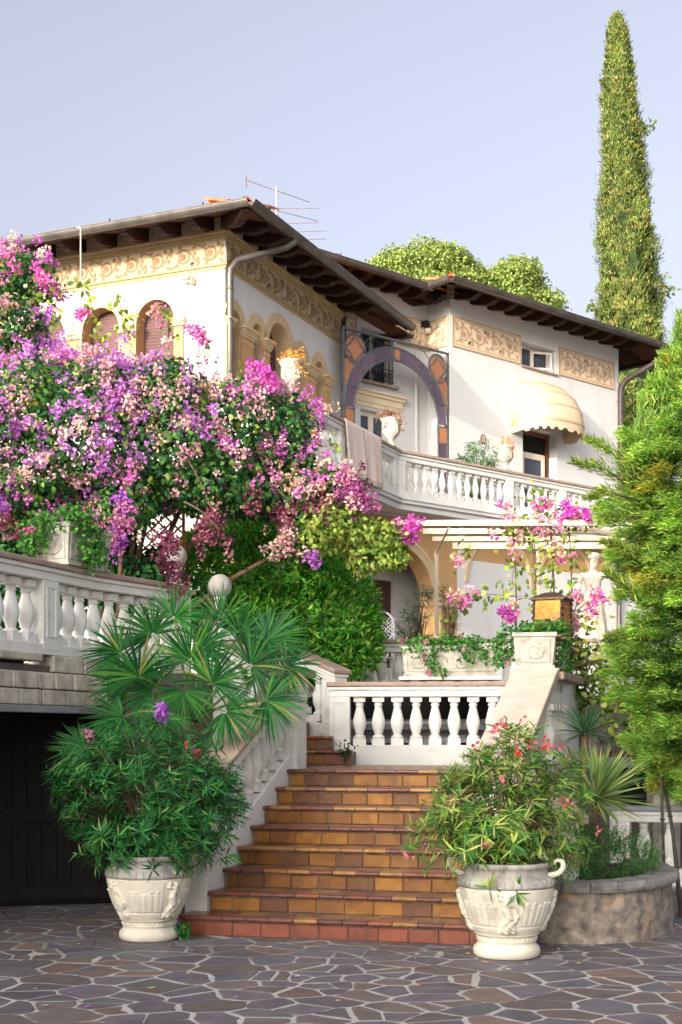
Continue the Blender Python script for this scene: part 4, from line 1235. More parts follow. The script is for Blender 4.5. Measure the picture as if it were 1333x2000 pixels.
# ------------------------------------------------------------------ urns on the balcony
def urn(p, label, h=.5, rot=0):
    t = thing("balcony_urn", p, label, "urn", "stone urns on the balcony rail")
    k = h / .5
    bevel(put("plinth", mesh("plinth", *(lambda m: (m.v, m.f))(MB().box(frame(0, 0, 1, 0), -.085 * k, .085 * k, -.085 * k, .085 * k, 0, .04 * k))), M_planter, t, loc=p, rotz=rot), .004)
    pr = [(.075, .04), (.08, .05), (.072, .07), (.045, .09), (.035, .12), (.04, .14), (.055, .148), (.05, .158), (.075, .175), (.11, .21), (.135, .26), (.142, .31), (.14, .37), (.15, .43), (.175, .47), (.185, .485), (.182, .5), (.16, .498), (.14, .44)]
    put("bowl", mesh("bowl", *(lambda m: (m.v, m.f))(MB().lathe([(r * k, z * k) for r, z in pr], 28, cap=False)), True), M_planter, t, loc=p)
    for q in range(8):
        a = 2 * math.pi * q / 8
        MB().tube([(p[0] + r * k * math.cos(a + w), p[1] + r * k * math.sin(a + w), p[2] + z * k) for r, z, w in ((.12, .23, 0), (.14, .28, .1), (.145, .34, -.1), (.148, .40, .06))], [.006, .012, .010, .004], 6).build("relief_leaf", M_planter, t, True)
    MB().lathe([(.001, .455 * k), (.15 * k, .45 * k)], 16, p).build("soil", M_soil, t)
    return t
RAILZ = BZ + .13 + .50 + .17
def on_rail(s, d, base): return (base[0] + d[0] * s, base[1] + d[1] * s, RAILZ + .001)
U1 = on_rail(-4.02, A, BB); U2 = on_rail(-.14, A, BB); U3 = on_rail(2.82, D, BB)
urn(U1, "stone urn with dry golden stems on the rail near the sunny corner, above the bougainvillea", .50, FRR.ang)
urn(U2, "stone urn with brown dried plants at the bend of the balcony rail", .50, FRR.ang)
urn(U3, "stone urn with a wisp of dry grass on the rail left of the awning", .46, FQ.ang)

# ------------------------------------------------------------------ towels over the rail
FB1 = frame(BB[0], BB[1], -A[0], -A[1])      # u back along the first stretch, v inwards
def towel(s0, s1, drop, label, seed):
    r = np.random.default_rng(seed)
    t = thing("towel", FB1(s1, 0, RAILZ), label, "towel", "towels hung over the balcony rail")
    prof = [(.16, -.34), (.158, -.2), (.156, -.06), (.150, .008), (.10, .012), (0, .012), (-.10, .012), (-.152, .006), (-.162, -.06)] + [(-.165 - .004 * k, -.06 - (drop - .06) * k / 10) for k in range(1, 11)]
    nu = 14; V = []; ph = r.uniform(0, 6)
    for i in range(nu + 1):
        u = s0 + (s1 - s0) * i / nu
        for j, (v, z) in enumerate(prof):
            k = max(0, -z) / drop
            V.append(FB1(u + .02 * k * math.sin(ph + j * .3), v - (k if v < 0 else 0) * (.012 * math.sin(i * 1.1 + ph) + .02 * math.sin(i * .45 + ph * 2)) - (.004 if v < 0 else 0), RAILZ + z - (.03 * k * math.sin(i * .25 + ph) if v < 0 else 0)))
    m_ = len(prof)
    f = [(i * m_ + j, (i + 1) * m_ + j, (i + 1) * m_ + j + 1, i * m_ + j + 1) for i in range(nu) for j in range(m_ - 1)]
    o = put("cloth", mesh("cloth", V, f, True), M_towel, t)
    sm = o.modifiers.new("thick", 'SOLIDIFY'); sm.thickness = .006
    e = MB()
    for zf in (.90, .94):
        row = [V[i * m_ + int(9 + zf * 9)] for i in range(nu + 1)]
        e.tube([(p[0] + .006 * A[1], p[1] - .006 * A[0], p[2]) for p in row], .004, 5)
    e.build("hem", M_towel, t)
towel(1.72, 2.46, .80, "beige towel hanging over the balcony rail, nearer the arched windows", 3)
towel(.98, 1.69, .83, "beige towel hanging over the balcony rail, nearer the bend with the urn", 4)

# ------------------------------------------------------------------ awning
aw = thing("awning", FQ(2.56, 0, 7.78), "cream dome awning with scalloped edge over the balcony door", "awning")
def hoop(al, k=1.0, n=28, dz=0.0):
    pts = []
    for i in range(n + 1):
        f = math.pi * i / n
        r = math.sin(f) ** .42 if 0 < i < n else 0
        pts.append(Vector(FQ(2.56 - .80 * math.copysign(abs(math.cos(f)) ** .8, math.cos(f)), .012 + r * .80 * math.cos(al) * k, 7.80 + r * .98 * math.sin(al) * k + dz)))
    return pts
als = [math.radians(x) for x in (90, 66, 44, 24, 4)]
for a0_, a1_ in zip(als[:-1], als[1:]):
    rows = []
    for j in range(6):
        q = j / 5
        rows.append(hoop(a0_ + (a1_ - a0_) * q, 1 - .05 * q * (1 - q)))
    n = len(rows[0])
    V = [p for r in rows for p in r]
    o = put("fabric_panel", mesh("fabric_panel", V, [(j * n + i, j * n + i + 1, (j + 1) * n + i + 1, (j + 1) * n + i) for j in range(5) for i in range(n - 1)], True), M_awn, aw)
    o.modifiers.new("t", 'SOLIDIFY').thickness = .004
for a_ in als: MB().tube(hoop(a_, 1.004), .009, 6).build("piping", M_awnpipe, aw, True)
lo = hoop(als[-1], 1.0, 66)
V = []
for i, p in enumerate(lo):
    sc_ = .14 + .05 * (1 if (i // 3) % 2 else 0)
    V += [p, p + Vector((0, 0, -sc_ * .5)), p + Vector((0, 0, -sc_))]
o = put("valance", mesh("valance", V, [(3 * i + j, 3 * i + j + 1, 3 * i + 4 + j, 3 * i + 3 + j) for i in range(len(lo) - 1) for j in range(2)]), M_awn, aw)
o.modifiers.new("t", 'SOLIDIFY').thickness = .004

# ------------------------------------------------------------------ aerial, camera, lamp, pole
ae = thing("television_aerial", at(541, 440, 24), "thin metal television aerial on the tiled roof", "aerial")
b0 = at(541, 470, 24); MB().tube([b0 - Vector((0, 0, .35)), at(541, 366, 24)], .018, 8).build("mast", M_alu, ae)
MB().tube([at(482, 352, 23.6), at(605, 395, 24.6)], .008, 6).build("boom", M_alu, ae)
MB().tube([at(505, 402, 23.6), at(622, 432, 24.6)], .008, 6).build("boom", M_alu, ae)
MB().tube([at(481, 342, 23.6), at(482, 366, 23.6)], .008, 6).build("reflector", M_metalr, ae)
for (x0, y0, x1, y1) in ((512, 408, 624, 407), (550, 437, 622, 435), (575, 453, 638, 451), (590, 468, 638, 467)):
    MB().tube([at(x0, y0, 24.1), at(x1, y1, 24.3)], .006, 5).build("element", M_alu, ae)
k = (378 - 666.5) / 2670; s_ = (C[0] * -1 * -1 - 0) if False else ((-C[0] * -1) if False else 0)
s_cam = (C[0] - C[1] * k) / (A[1] + B[1] * k)
uc = LF - s_cam; zc = HC + (1437 - 550) / 2670 * (C[1] + B[1] * s_cam)
sc_ = thing("security_camera", FRL(uc, .05, zc), "small cream security camera on the sunlit front wall", "camera")
bevel(MB().box(FRL, uc - .02, uc + .05, .03, .14, zc - .05, zc + .05).build("bracket", M_plastic, sc_), .006)
bevel(MB().box(FRL, uc - .14, uc + .03, .11, .20, zc - .01, zc + .06).build("housing", M_plastic, sc_), .01)
MB().tube([FRL(uc - .14, .155, zc + .025), FRL(uc - .155, .155, zc + .025)], .028, 10).build("lens", M_iron, sc_)
wl = thing("wall_lamp", FRET(.10, .05, 9.45), "small dark floodlight in the inner corner under the right eaves", "lamp")
MB().tube([FRET(.08, 0, 9.50), FRET(.08, .12, 9.55)], .015, 6).build("arm", M_iron, wl)
bevel(MB().box(FRET, .02, .16, .10, .20, 9.52, 9.62).build("head", M_iron, wl), .01)
bevel(MB().box(FRET, .04, .14, .04, .11, 9.40, 9.50).build("sensor", M_frame, wl), .01)
fp = at(158, 445, 19.9)
fl_ = thing("flag_pole", (fp.x, fp.y, BZ), "thin pale pole standing on the balcony before the arched windows", "pole")
MB().tube([(fp.x, fp.y, BZ), tuple(fp)], .010, 8).build("pole", M_pergola, fl_)
MB().tube([(fp.x, fp.y, fp.z), (fp.x - .06, fp.y, fp.z + .01)], .010, 6).build("hook", M_pergola, fl_)
cpx = at(261, 546, 20.9)
cb = thing("cable", FRL(LF - 1.75, .012, 8.7), "thin cable running down the sunlit front wall", "cable")
MB().tube([FRL(LF - 1.72, .012, 8.74), FRL(LF - 1.72, .012, 6.2)], .008, 6).build("line", M_frame, cb)

# ------------------------------------------------------------------ ball finials
def finial(x, y, z0, zc, label):
    t = thing("ball_finial", (x, y, z0), label, "finial", "stone ball finials behind the palm")
    fr = frame(x, y, *W2)
    bevel(MB().box(fr, -.12, .12, -.12, .12, z0, zc - .42).build("post", M_balus, t), .006)
    bevel(MB().box(fr, -.16, .16, -.16, .16, zc - .42, zc - .36).build("cap", M_rail, t), .008)
    MB().lathe([(.12, -.36), (.11, -.33), (.07, -.28), (.05, -.20), (.05, -.15), (.065, -.14), (.065, -.12), (.04, -.115)], 20, (x, y, zc), cap=False).build("neck", M_balus, t, True)
    MB().lathe([(.128 * math.sin(a), -.128 * math.cos(a)) for a in np.linspace(.01, math.pi - .01, 18)], 28, (x, y, zc)).build("ball", M_potdirt, t, True)
p_ = at(430, 1145, 14.6); finial(p_.x, p_.y, 1.5, p_.z, "grey stone ball on a slim post rising just above the fan palm")
p_ = at(343, 1087, 14.75); finial(p_.x, p_.y, 2.3, p_.z, "stone ball on a post half hidden by hanging maroon bougainvillea")

# ------------------------------------------------------------------ planters
def planter(name, label, fr, w, d, h, z, grp, taper=.03):
    """box centred on the frame origin; front towards +v"""
    c = fr(0, 0, z)
    t = thing(name, c, label, "planter", grp)
    def hx(w0, d0, w1, d1, z0, z1): return [fr(-w0, -d0, z0), fr(w0, -d0, z0), fr(w0, d0, z0), fr(-w0, d0, z0), fr(-w1, -d1, z1), fr(w1, -d1, z1), fr(w1, d1, z1), fr(-w1, d1, z1)]
    W, Dp = w / 2, d / 2
    bevel(MB().hexa(hx(W - taper, Dp - taper, W, Dp, z + .03, z + h - .045)).build("box", M_planter, t), .006)
    bevel(MB().hexa(hx(W - .01, Dp - .01, W - .01, Dp - .01, z, z + .032)).build("foot", M_planter, t), .005)
    m = MB()
    o_, i_ = [(-W - .015, -Dp - .015), (W + .015, -Dp - .015), (W + .015, Dp + .015), (-W - .015, Dp + .015)], [(-W + .05, -Dp + .05), (W - .05, -Dp + .05), (W - .05, Dp - .05), (-W + .05, Dp - .05)]
    z0, z1 = z + h - .046, z + h
    V = [fr(a, b, zz) for zz in (z0, z1) for lst in (o_, i_) for a, b in lst]
    F = []
    for i in range(4):
        j = (i + 1) % 4
        F += [(8 + i, 8 + j, 12 + j, 12 + i), (j, i, 4 + i, 4 + j), (i, j, 8 + j, 8 + i), (4 + j, 4 + i, 12 + i, 12 + j)]
    bevel(recalc(m.add(V, F).build("rim", M_planter, t)), .006)
    MB().add([fr(a, b, z1 - .02) for a, b in i_], [(0, 1, 2, 3)]).build("soil", M_soil, t)
    # relief scrolls and panel frame on each face
    for (uu, vv, L, sgn) in ((1, 0, w, 1), (0, 1, d, -1), (0, 1, d, 1)):
        H0, H1 = z + .065, z + h - .075
        n = max(1, int(round((L - .12) / (H1 - H0) / 1.1)))
        def P(s, zz, out):
            k = (zz - z) / h
            if uu: return fr(s, Dp - taper * (1 - k) + out, zz)
            return fr(sgn * (W - taper * (1 - k) + out), s, zz)
        pr = MB(); s0, s1 = -L / 2 + .06, L / 2 - .06
        for a, b in (((s0, H0), (s1, H0)), ((s1, H0), (s1, H1)), ((s1, H1), (s0, H1)), ((s0, H1), (s0, H0))):
            pr.tube([P(*a, .002), P(*b, .002)], .007, 6)
        pr.build("panel_border", M_planter, t)
        for q in range(n):
            c0 = s0 + (s1 - s0) * (q + .5) / n; R = (H1 - H0) * .40; zc_ = (H0 + H1) / 2; f = 1 if q % 2 else -1
            sp_ = [P(c0 + R * (1 - a / 11) * math.cos(a), zc_ + f * R * (1 - a / 11) * math.sin(a), .003) for a in np.linspace(0, 8.5, 30)]
            MB().tube(sp_, [.011 - .006 * i / 29 for i in range(30)], 6).build("relief_scroll", M_planter, t, True)
            for a in (.6, 2.2, 3.9, 5.2):
                MB().tube([P(c0 + R * .9 * math.cos(a) + .3 * R * k * math.cos(a + 1.2), zc_ + f * (R * .9 * math.sin(a)) + .3 * R * k * math.sin(a + 1.2), .003) for k in (0, .5, 1)], [.004, .010, .003], 6).build("relief_leaf", M_planter, t, True)
    return t
fp1 = frame(*FG(1.40, -.14, 0)[:2], *GA)
planter("planter_box", "white relief planter of trailing geraniums on the balustrade over the garage", fp1, .78, .40, .40, 3.262, "cast stone planters")
fp2 = frame(*at(879, 0, 16.2)[:2], 1, -.06)
st = thing("planter_shelf", fp2(0, 0, 2.282), "thin white slab under the long planter on the landing balustrade", "slab")
bevel(MB().box(fp2, -.60, .60, -.17, .20, 2.305, 2.345).build("slab", M_white, st), .005)
for u in (-.45, .15, .5): bevel(MB().box(fp2, u, u + .09, -.10, .14, 2.2805, 2.306).build("spacer", M_white, st), .004)
planter("planter_box", "long relief planter of trailing ivy geraniums behind the landing", fp2, 1.12, .32, .36, 2.346, "cast stone planters")
fp3 = frame(*FRW(.34, .17, 0)[:2], .985, -.17)
bevel(MB().box(fp3, -.25, .25, -.24, .24, 2.302, 2.345).build("planter_base", M_white, rw), .005)
planter("planter_box", "square relief planter on top of the sloping flank wall, before the amber lantern", fp3, .43, .40, .37, 2.346, "cast stone planters")

# ------------------------------------------------------------------ amber lantern
ln = thing("lantern", FRW(1.42, .17, 2.30), "square amber glass lantern with twisted metal corners behind the square planter", "lantern")
FLN = frame(*FRW(1.42, .17, 0)[:2], .90, -.43)
lz0, lz1, lw = 2.72, 3.16, .165
bevel(MB().box(FLN, -.16, .16, -.16, .16, 2.302, 2.66).build("stand", M_planter, ln), .008)
MB().box(FLN, -.19, .19, -.19, .19, 2.662, 2.70).box(FLN, -.175, .175, -.175, .175, 2.70, 2.72).build("base", M_metalr, ln)
for sx in (-1, 1):
    for sy in (-1, 1):
        pts = [FLN(sx * lw + .012 * math.cos(a), sy * lw + .012 * math.sin(a), lz0 + (lz1 - lz0) * q) for q, a in zip(np.linspace(0, 1, 40), np.linspace(0, 40, 40))]
        MB().tube(pts, .012, 6).build("corner_post", M_metalr, ln, True)
for u0, u1, v0, v1 in ((-lw + .02, lw - .02, lw - .006, lw), (-lw + .02, lw - .02, -lw, -lw + .006), (lw - .006, lw, -lw + .02, lw - .02), (-lw, -lw + .006, -lw + .02, lw - .02)):
    MB().box(FLN, u0, u1, v0, v1, lz0, lz1).build("amber_pane", M_amber, ln)
MB().box(FLN, -.20, .20, -.20, .20, lz1, lz1 + .02).build("top_plate", M_metalr, ln)
MB().hexa([FLN(-.20, -.20, lz1 + .0205), FLN(.20, -.20, lz1 + .0205), FLN(.20, .20, lz1 + .0205), FLN(-.20, .20, lz1 + .0205), FLN(-.06, -.06, lz1 + .09), FLN(.06, -.06, lz1 + .09), FLN(.06, .06, lz1 + .09), FLN(-.06, .06, lz1 + .09)]).build("roof", M_metalr, ln)
MB().tube([FLN(.24, 0, lz0), FLN(.26, 0, lz0 + .3), FLN(.29, 0, lz1 - .02), FLN(.33, 0, lz1 + .06), FLN(.36, 0, lz1 + .02)], .006, 6).build("hook", M_metalr, ln)

# ------------------------------------------------------------------ pergola
pg = thing("pergola", (1.6, 18.0, TZ), "pale slatted pergola over the upper terrace under the balcony", "pergola")
PZ = 4.15
for y, x0, x1, h in ((16.1, .42, 4.0, .07), (16.75, .75, 4.05, .07), (17.4, .9, 4.1, .06), (18.05, 1.20, 4.2, .085)):
    bevel(MB().box(frame(0, 0, 1, -.015), x0, x1, -y - .03 - .24 * 0, -y + .03, PZ - h / 2, PZ + h / 2).build("beam", M_pergola, pg), .005)
for x in (1.26, 2.6, 4.0):
    MB().tube([(x, 16.0, PZ - .07), (x, 18.2, PZ - .085)], .011, 6).build("cross_tube", M_pergola, pg)
    bevel(MB().box(frame(x, 18.05, 1, 0), -.025, .025, -.025, .025, TZ, PZ - .062).build("post", M_pergola, pg), .003)

# ------------------------------------------------------------------ statue
sp = at(1158, 1215, 18.45)
stt = thing("statue", (sp.x, sp.y, TZ), "cream stone statue of a draped figure with one raised bent arm beside the pergola", "statue")
fs = frame(sp.x, sp.y, .97, -.2)
zf = 2.78
bevel(MB().box(fs, -.22, .22, -.2, .2, TZ, zf - .08).build("pedestal", M_planter, stt), .01)
bevel(MB().box(fs, -.26, .26, -.24, .24, zf - .08, zf).build("pedestal_cap", M_planter, stt), .01)
J = dict(pel=(0, 0, .66, .125, .10), waist=(.01, 0, .80, .105, .085), chest=(.0, -.01, .96, .135, .095), nk=(.005, 0, 1.10, .05, .05), neck=(.01, .01, 1.15, .043, .045), head=(.02, .02, 1.22, .066, .075), crown=(.02, .015, 1.29, .05, .06),
         shL=(-.15, 0, 1.045, .055, .05), elL=(-.20, .03, .86, .042, .042), wrL=(-.16, .10, .70, .032, .032), haL=(-.11, .13, .64, .035, .025),
         shR=(.15, 0, 1.045, .055, .05), elR=(.30, .05, 1.02, .042, .042), wrR=(.27, .06, 1.17, .034, .034), haR=(.16, .05, 1.20, .035, .03),
         hipL=(-.075, 0, .58, .095, .09), knL=(-.07, .03, .32, .07, .07), anL=(-.07, 0, .06, .045, .045), ftL=(-.075, .09, .03, .04, .03),
         hipR=(.08, 0, .58, .095, .09), knR=(.10, .07, .33, .07, .07), anR=(.09, -.02, .06, .045, .045), ftR=(.10, .07, .03, .04, .03))
EDG = "pel-waist waist-chest chest-nk nk-neck neck-head head-crown chest-shL shL-elL elL-wrL wrL-haL chest-shR shR-elR elR-wrR wrR-haR pel-hipL hipL-knL knL-anL anL-ftL pel-hipR hipR-knR knR-anR anR-ftR".split()
names = list(J)
me = bpy.data.meshes.new("figure")
me.from_pydata([fs(J[n][0], J[n][1], zf + J[n][2]) for n in names], [tuple(names.index(x) for x in e.split("-")) for e in EDG], [])
fig = put("figure", me, M_statue, stt)
sk = fig.modifiers.new("skin", 'SKIN'); sk.use_smooth_shade = True
if not me.skin_vertices: me.skin_vertices.new()
for i, n in enumerate(names):
    me.skin_vertices[0].data[i].radius = (J[n][3], J[n][4]); me.skin_vertices[0].data[i].use_root = (n == "pel")
ss = fig.modifiers.new("sub", 'SUBSURF'); ss.levels = 2; ss.render_levels = 2
# drapery wound from the hips
dm = MB(); nr, na = 16, 64; V = []
for i in range(nr + 1):
    z = .70 - .66 * i / nr
    for k in range(na):
        a = 2 * math.pi * k / na
        rr_ = .135 + .05 * (i / nr) + .014 * math.sin(a * 9 + i * .25) + .008 * math.sin(a * 17 + i)
        V.append(fs(rr_ * 1.05 * math.cos(a), rr_ * .9 * math.sin(a) + .01, zf + z + .03 * math.sin(a + .5)))
dm.add(V, [(i * na + k, i * na + (k + 1) % na, (i + 1) * na + (k + 1) % na, (i + 1) * na + k) for i in range(nr) for k in range(na)])
dm.build("drapery", M_statue, stt, True)
MB().lathe([(.07, 0), (.082, .02), (.085, .05), (.07, .09), (.03, .105)], 16, fs(.02, -.005, zf + 1.235)).build("hair", M_statue, stt, True)
MB().tube([fs(.02, .085, zf + 1.25), fs(.02, .102, zf + 1.215), fs(.02, .088, zf + 1.205)], [.008, .013, .008], 6).build("nose", M_statue, stt, True)

# ------------------------------------------------------------------ garden chair on the porch
tag(MB().add(*slab([FA(-2, -1.2, 0)[:2], FA(-2, 1.6, 0)[:2], FA(5, 1.6, 0)[:2], FA(5, -1.2, 0)[:2]], TZ - .02, TZ + .16)).build("porch_floor", M_rail), kind="structure")
cc = at(746, 1215, 20.6)
ch = thing("garden_chair", (cc.x, cc.y, TZ + .16), "white metal garden chair with a round lattice back on the porch", "chair")
FC = frame(cc.x, cc.y, .96, -.28); cz = TZ + .36
MB().tube([FC(.21 * math.cos(a), .06, cz + .72 + .24 * math.sin(a)) for a in np.linspace(0, 2 * math.pi, 25)], .014, 6, cap=False).build("back_frame", M_whitemetal, ch, True)
m = MB()
for k in range(-3, 4):
    t_ = k * .06; e_ = math.sqrt(max(.0, .22 ** 2 - t_ * t_)) * .7
    m.tube([FC(t_ - e_, .06, cz + .72 - e_), FC(t_ + e_, .06, cz + .72 + e_)], .007, 5).tube([FC(t_ - e_, .06, cz + .72 + e_), FC(t_ + e_, .06, cz + .72 - e_)], .007, 5)
tag(m.build("back_lattice", M_whitemetal, ch), kind="stuff")
MB().lathe([(.001, 0), (.22, 0), (.23, .012), (.22, .025), (.001, .025)], 24, FC(0, .26, cz + .23)).build("seat", M_whitemetal, ch, True)
for sx in (-1, 1):
    for sy in (0, 1): MB().tube([FC(sx * .16, .12 + .28 * sy, cz + .23), FC(sx * .19, .08 + .38 * sy, cz - .20)], .012, 6).build("leg", M_whitemetal, ch)
    MB().tube([FC(sx * .20, .07, cz + .62), FC(sx * .25, .22, cz + .48), FC(sx * .24, .40, cz + .46), FC(sx * .19, .42, cz + .24)], .012, 6).build("arm", M_whitemetal, ch)

# ------------------------------------------------------------------ lattice behind the bougainvillea
lt = thing("lattice_panel", at(290, 1050, 15.9), "orange wooden diamond lattice behind hanging bougainvillea", "lattice")
cl_ = at(285, 1020, 15.9); FLt = frame(cl_.x, cl_.y, 1, .1)
HW, HH = .42, .48
for sgn in (-1, 1):
    for k in range(-6, 7):
        c_ = k * .15                          # line: x = c_ + sgn * z, kept inside the panel
        zl_, zh_ = (max(-HH, -HW - c_), min(HH, HW - c_)) if sgn > 0 else (max(-HH, c_ - HW), min(HH, c_ + HW))
        if zh_ - zl_ < .05: continue
        v0 = .012 * (sgn > 0)
        q = [(c_ + sgn * z_ + e, v, cl_.z + z_) for z_ in (zl_, zh_) for e, v in ((-.016, v0), (.016, v0), (.016, v0 + .009), (-.016, v0 + .009))]
        MB().hexa([FLt(*p) for p in q]).build("slat", M_tile, lt)
for u0, u1, z0, z1 in ((-HW - .03, HW + .03, HH, HH + .04), (-HW - .03, HW + .03, -HH - .04, -HH), (-HW - .035, -HW, -HH, HH), (HW, HW + .035, -HH, HH)):
    MB().box(FLt, u0, u1, -.012, .03, cl_.z + z0, cl_.z + z1).build("frame_bar", M_tile, lt)
for u in (-HW - .02, HW): MB().box(FLt, u, u + .03, -.04, -.013, 2.3, cl_.z + HH).build("stake", M_tile, lt)

# ------------------------------------------------------------------ curved stone bed
bed = thing("stone_bed", (2.2, 11.6, 0), "low curved rubble stone bed wall beside the right-hand pot", "flower bed")
bp = [Vector(p) for p in ((1.30, 11.25), (1.5, 10.95), (1.75, 10.80), (2.05, 10.78), (2.35, 10.92), (2.62, 11.22), (2.82, 11.62), (2.92, 12.05), (2.93, 12.5), (2.86, 12.95))]
def smooth(p, n):
    out = []
    for i in range(len(p) - 1):
        a, b, c, d = p[max(i - 1, 0)], p[i], p[i + 1], p[min(i + 2, len(p) - 1)]
        for k in range(n):
            t = k / n
            out.append(.5 * ((2 * b) + (c - a) * t + (2 * a - 5 * b + 4 * c - d) * t * t + (3 * b - a - 3 * c + d) * t ** 3))
    return out + [p[-1]]
bs = smooth(bp, 10)
from mathutils import noise as mnoise
V = []; nz = 14
for i, p in enumerate(bs):
    t_ = (bs[min(i + 1, len(bs) - 1)] - bs[max(i - 1, 0)]).normalized(); nn = Vector((t_.y, -t_.x))
    for j in range(nz + 1):
        z = -.02 + .44 * j / nz
        q = mnoise.noise(Vector((p.x * 5, p.y * 5, z * 6))) * .022 + mnoise.noise(Vector((p.x * 15, p.y * 15, z * 17))) * .010
        V.append((p.x + nn.x * (q - .02 * j / nz), p.y + nn.y * (q - .02 * j / nz), z))
MB().add(V, [(i * (nz + 1) + j, (i + 1) * (nz + 1) + j, (i + 1) * (nz + 1) + j + 1, i * (nz + 1) + j + 1) for i in range(len(bs) - 1) for j in range(nz)]).build("wall", M_bedwall, bed, True)
k = 0
while k < len(bs) - 2:
    e_ = min(len(bs) - 1, k + int(RNG.integers(5, 10)))
    V = []
    for i in range(k, e_ + 1):
        p = bs[i]; t_ = (bs[min(i + 1, len(bs) - 1)] - bs[max(i - 1, 0)]).normalized(); nn = Vector((t_.y, -t_.x))
        sh = .004 * (1 if i == k else -1) if i in (k, e_) else 0
        for o_, z in ((.035, .415), (.045, .44), (.04, .475), (.02, .49), (-.2, .492), (-.22, .40)):
            q = mnoise.noise(Vector((p.x * 9, p.y * 9, z * 12 + o_ * 9))) * .012
            V.append((p.x + nn.x * (o_ + q) + t_.x * sh, p.y + nn.y * (o_ + q) + t_.y * sh, z + q * .6))
    n = e_ - k + 1
    F = [(i * 6 + j, (i + 1) * 6 + j, (i + 1) * 6 + (j + 1) % 6, i * 6 + (j + 1) % 6) for i in range(n - 1) for j in range(6)] + [tuple(range(6)), tuple((n - 1) * 6 + j for j in range(6))[::-1]]
    recalc(MB().add(V, F).build("rim_stone", M_bedrim, bed, False))
    k = e_
ip = [(p.x, p.y) for p in bs[::3]] + [(2.0, 13.4), (1.5, 12.6)]
MB().add([(x, y, .43) for x, y in ip], [tuple(range(len(ip)))]).build("soil", M_soil, bed)

# ------------------------------------------------------------------ far right corner: old balustrade, wall, leaning poles
balustrade("garden_balustrade", "grey weathered balustrade beyond the stone bed, behind two leaning poles", (3.02, 15.3), (4.9, 14.7), .08, plinth=.1, bh=.52, w=.2, spacing=.24, posts=(1, 1), pw=.22, mid=(.9,), below=.1, railm=M_concrete)
ow = thing("old_garden_wall", (3.6, 16.6, 0), "old purplish garden wall with a projecting brick shelf, overgrown with vines", "wall")
FO = frame(2.35, 16.75, 1, -.08)
wall_holes("wall", FO, [(0, -.05), (5, -.05), (5, 2.1), (0, 2.1)], [[(1.05, .75), (1.75, .75), (1.75, 1.25), (1.05, 1.25)]], .4, M_oldwall, ow)
MB().box(FO, 1.0, 1.8, -.5, -.41, .7, 1.3).build("niche_back", M_dark, ow)
for k in range(9): bevel(MB().box(FO, .5 + k * .22, .71 + k * .22, .001, .12, 1.40, 1.46).build("shelf_brick", TILE["maroon"], ow), .005)
bevel(MB().box(FO, .45, 2.6, .001, .09, 1.26, 1.395).build("shelf_band", M_concrete, ow), .005)
for u in (.2, 1.9): bevel(MB().box(FO, u, u + .35, .001, .07, -.05, 2.1).build("buttress", M_oldwall, ow), .01)
pst = thing("stone_post", (3.75, 15.9, 0), "pale weathered stone post behind the old balustrade", "post")
bevel(MB().box(frame(3.75, 15.9, 1, 0), -.16, .16, -.16, .16, 0, 1.35).build("shaft", M_planter, pst), .012)
bevel(MB().box(frame(3.75, 15.9, 1, 0), -.2, .2, -.2, .2, 1.351, 1.42).build("cap", M_planter, pst), .012)
for i, (x0, y0, d0, x1, y1, d1, lb) in enumerate(((1300, 1689, 12.75, 1291, 1490, 12.9, "thin dark straight pole standing by the stone bed under the conifer"), (1331, 1700, 12.4, 1289, 1480, 13.2, "bent dark branch-like pole leaning across the straight one by the bed"))):
    a, b = at(x0, y0, d0), at(x1, y1, d1); a.z = 0.0
    t = thing("garden_pole", tuple(a), lb, "pole")
    mid_ = (a + b) / 2 + Vector((.03 * i, 0, 0))
    MB().tube([tuple(a), tuple(mid_), tuple(b)], [.022, .02, .016] if i else [.014, .014, .014], 8).build("shaft", M_pole, t, True)
    for q in (.3, .62): MB().lathe([(.022, -.01), (.026, 0), (.022, .01)], 8, tuple(a + (b - a) * q + Vector((.03 * i, 0, 0)) * .8), cap=True).build("knot", M_pole, t)
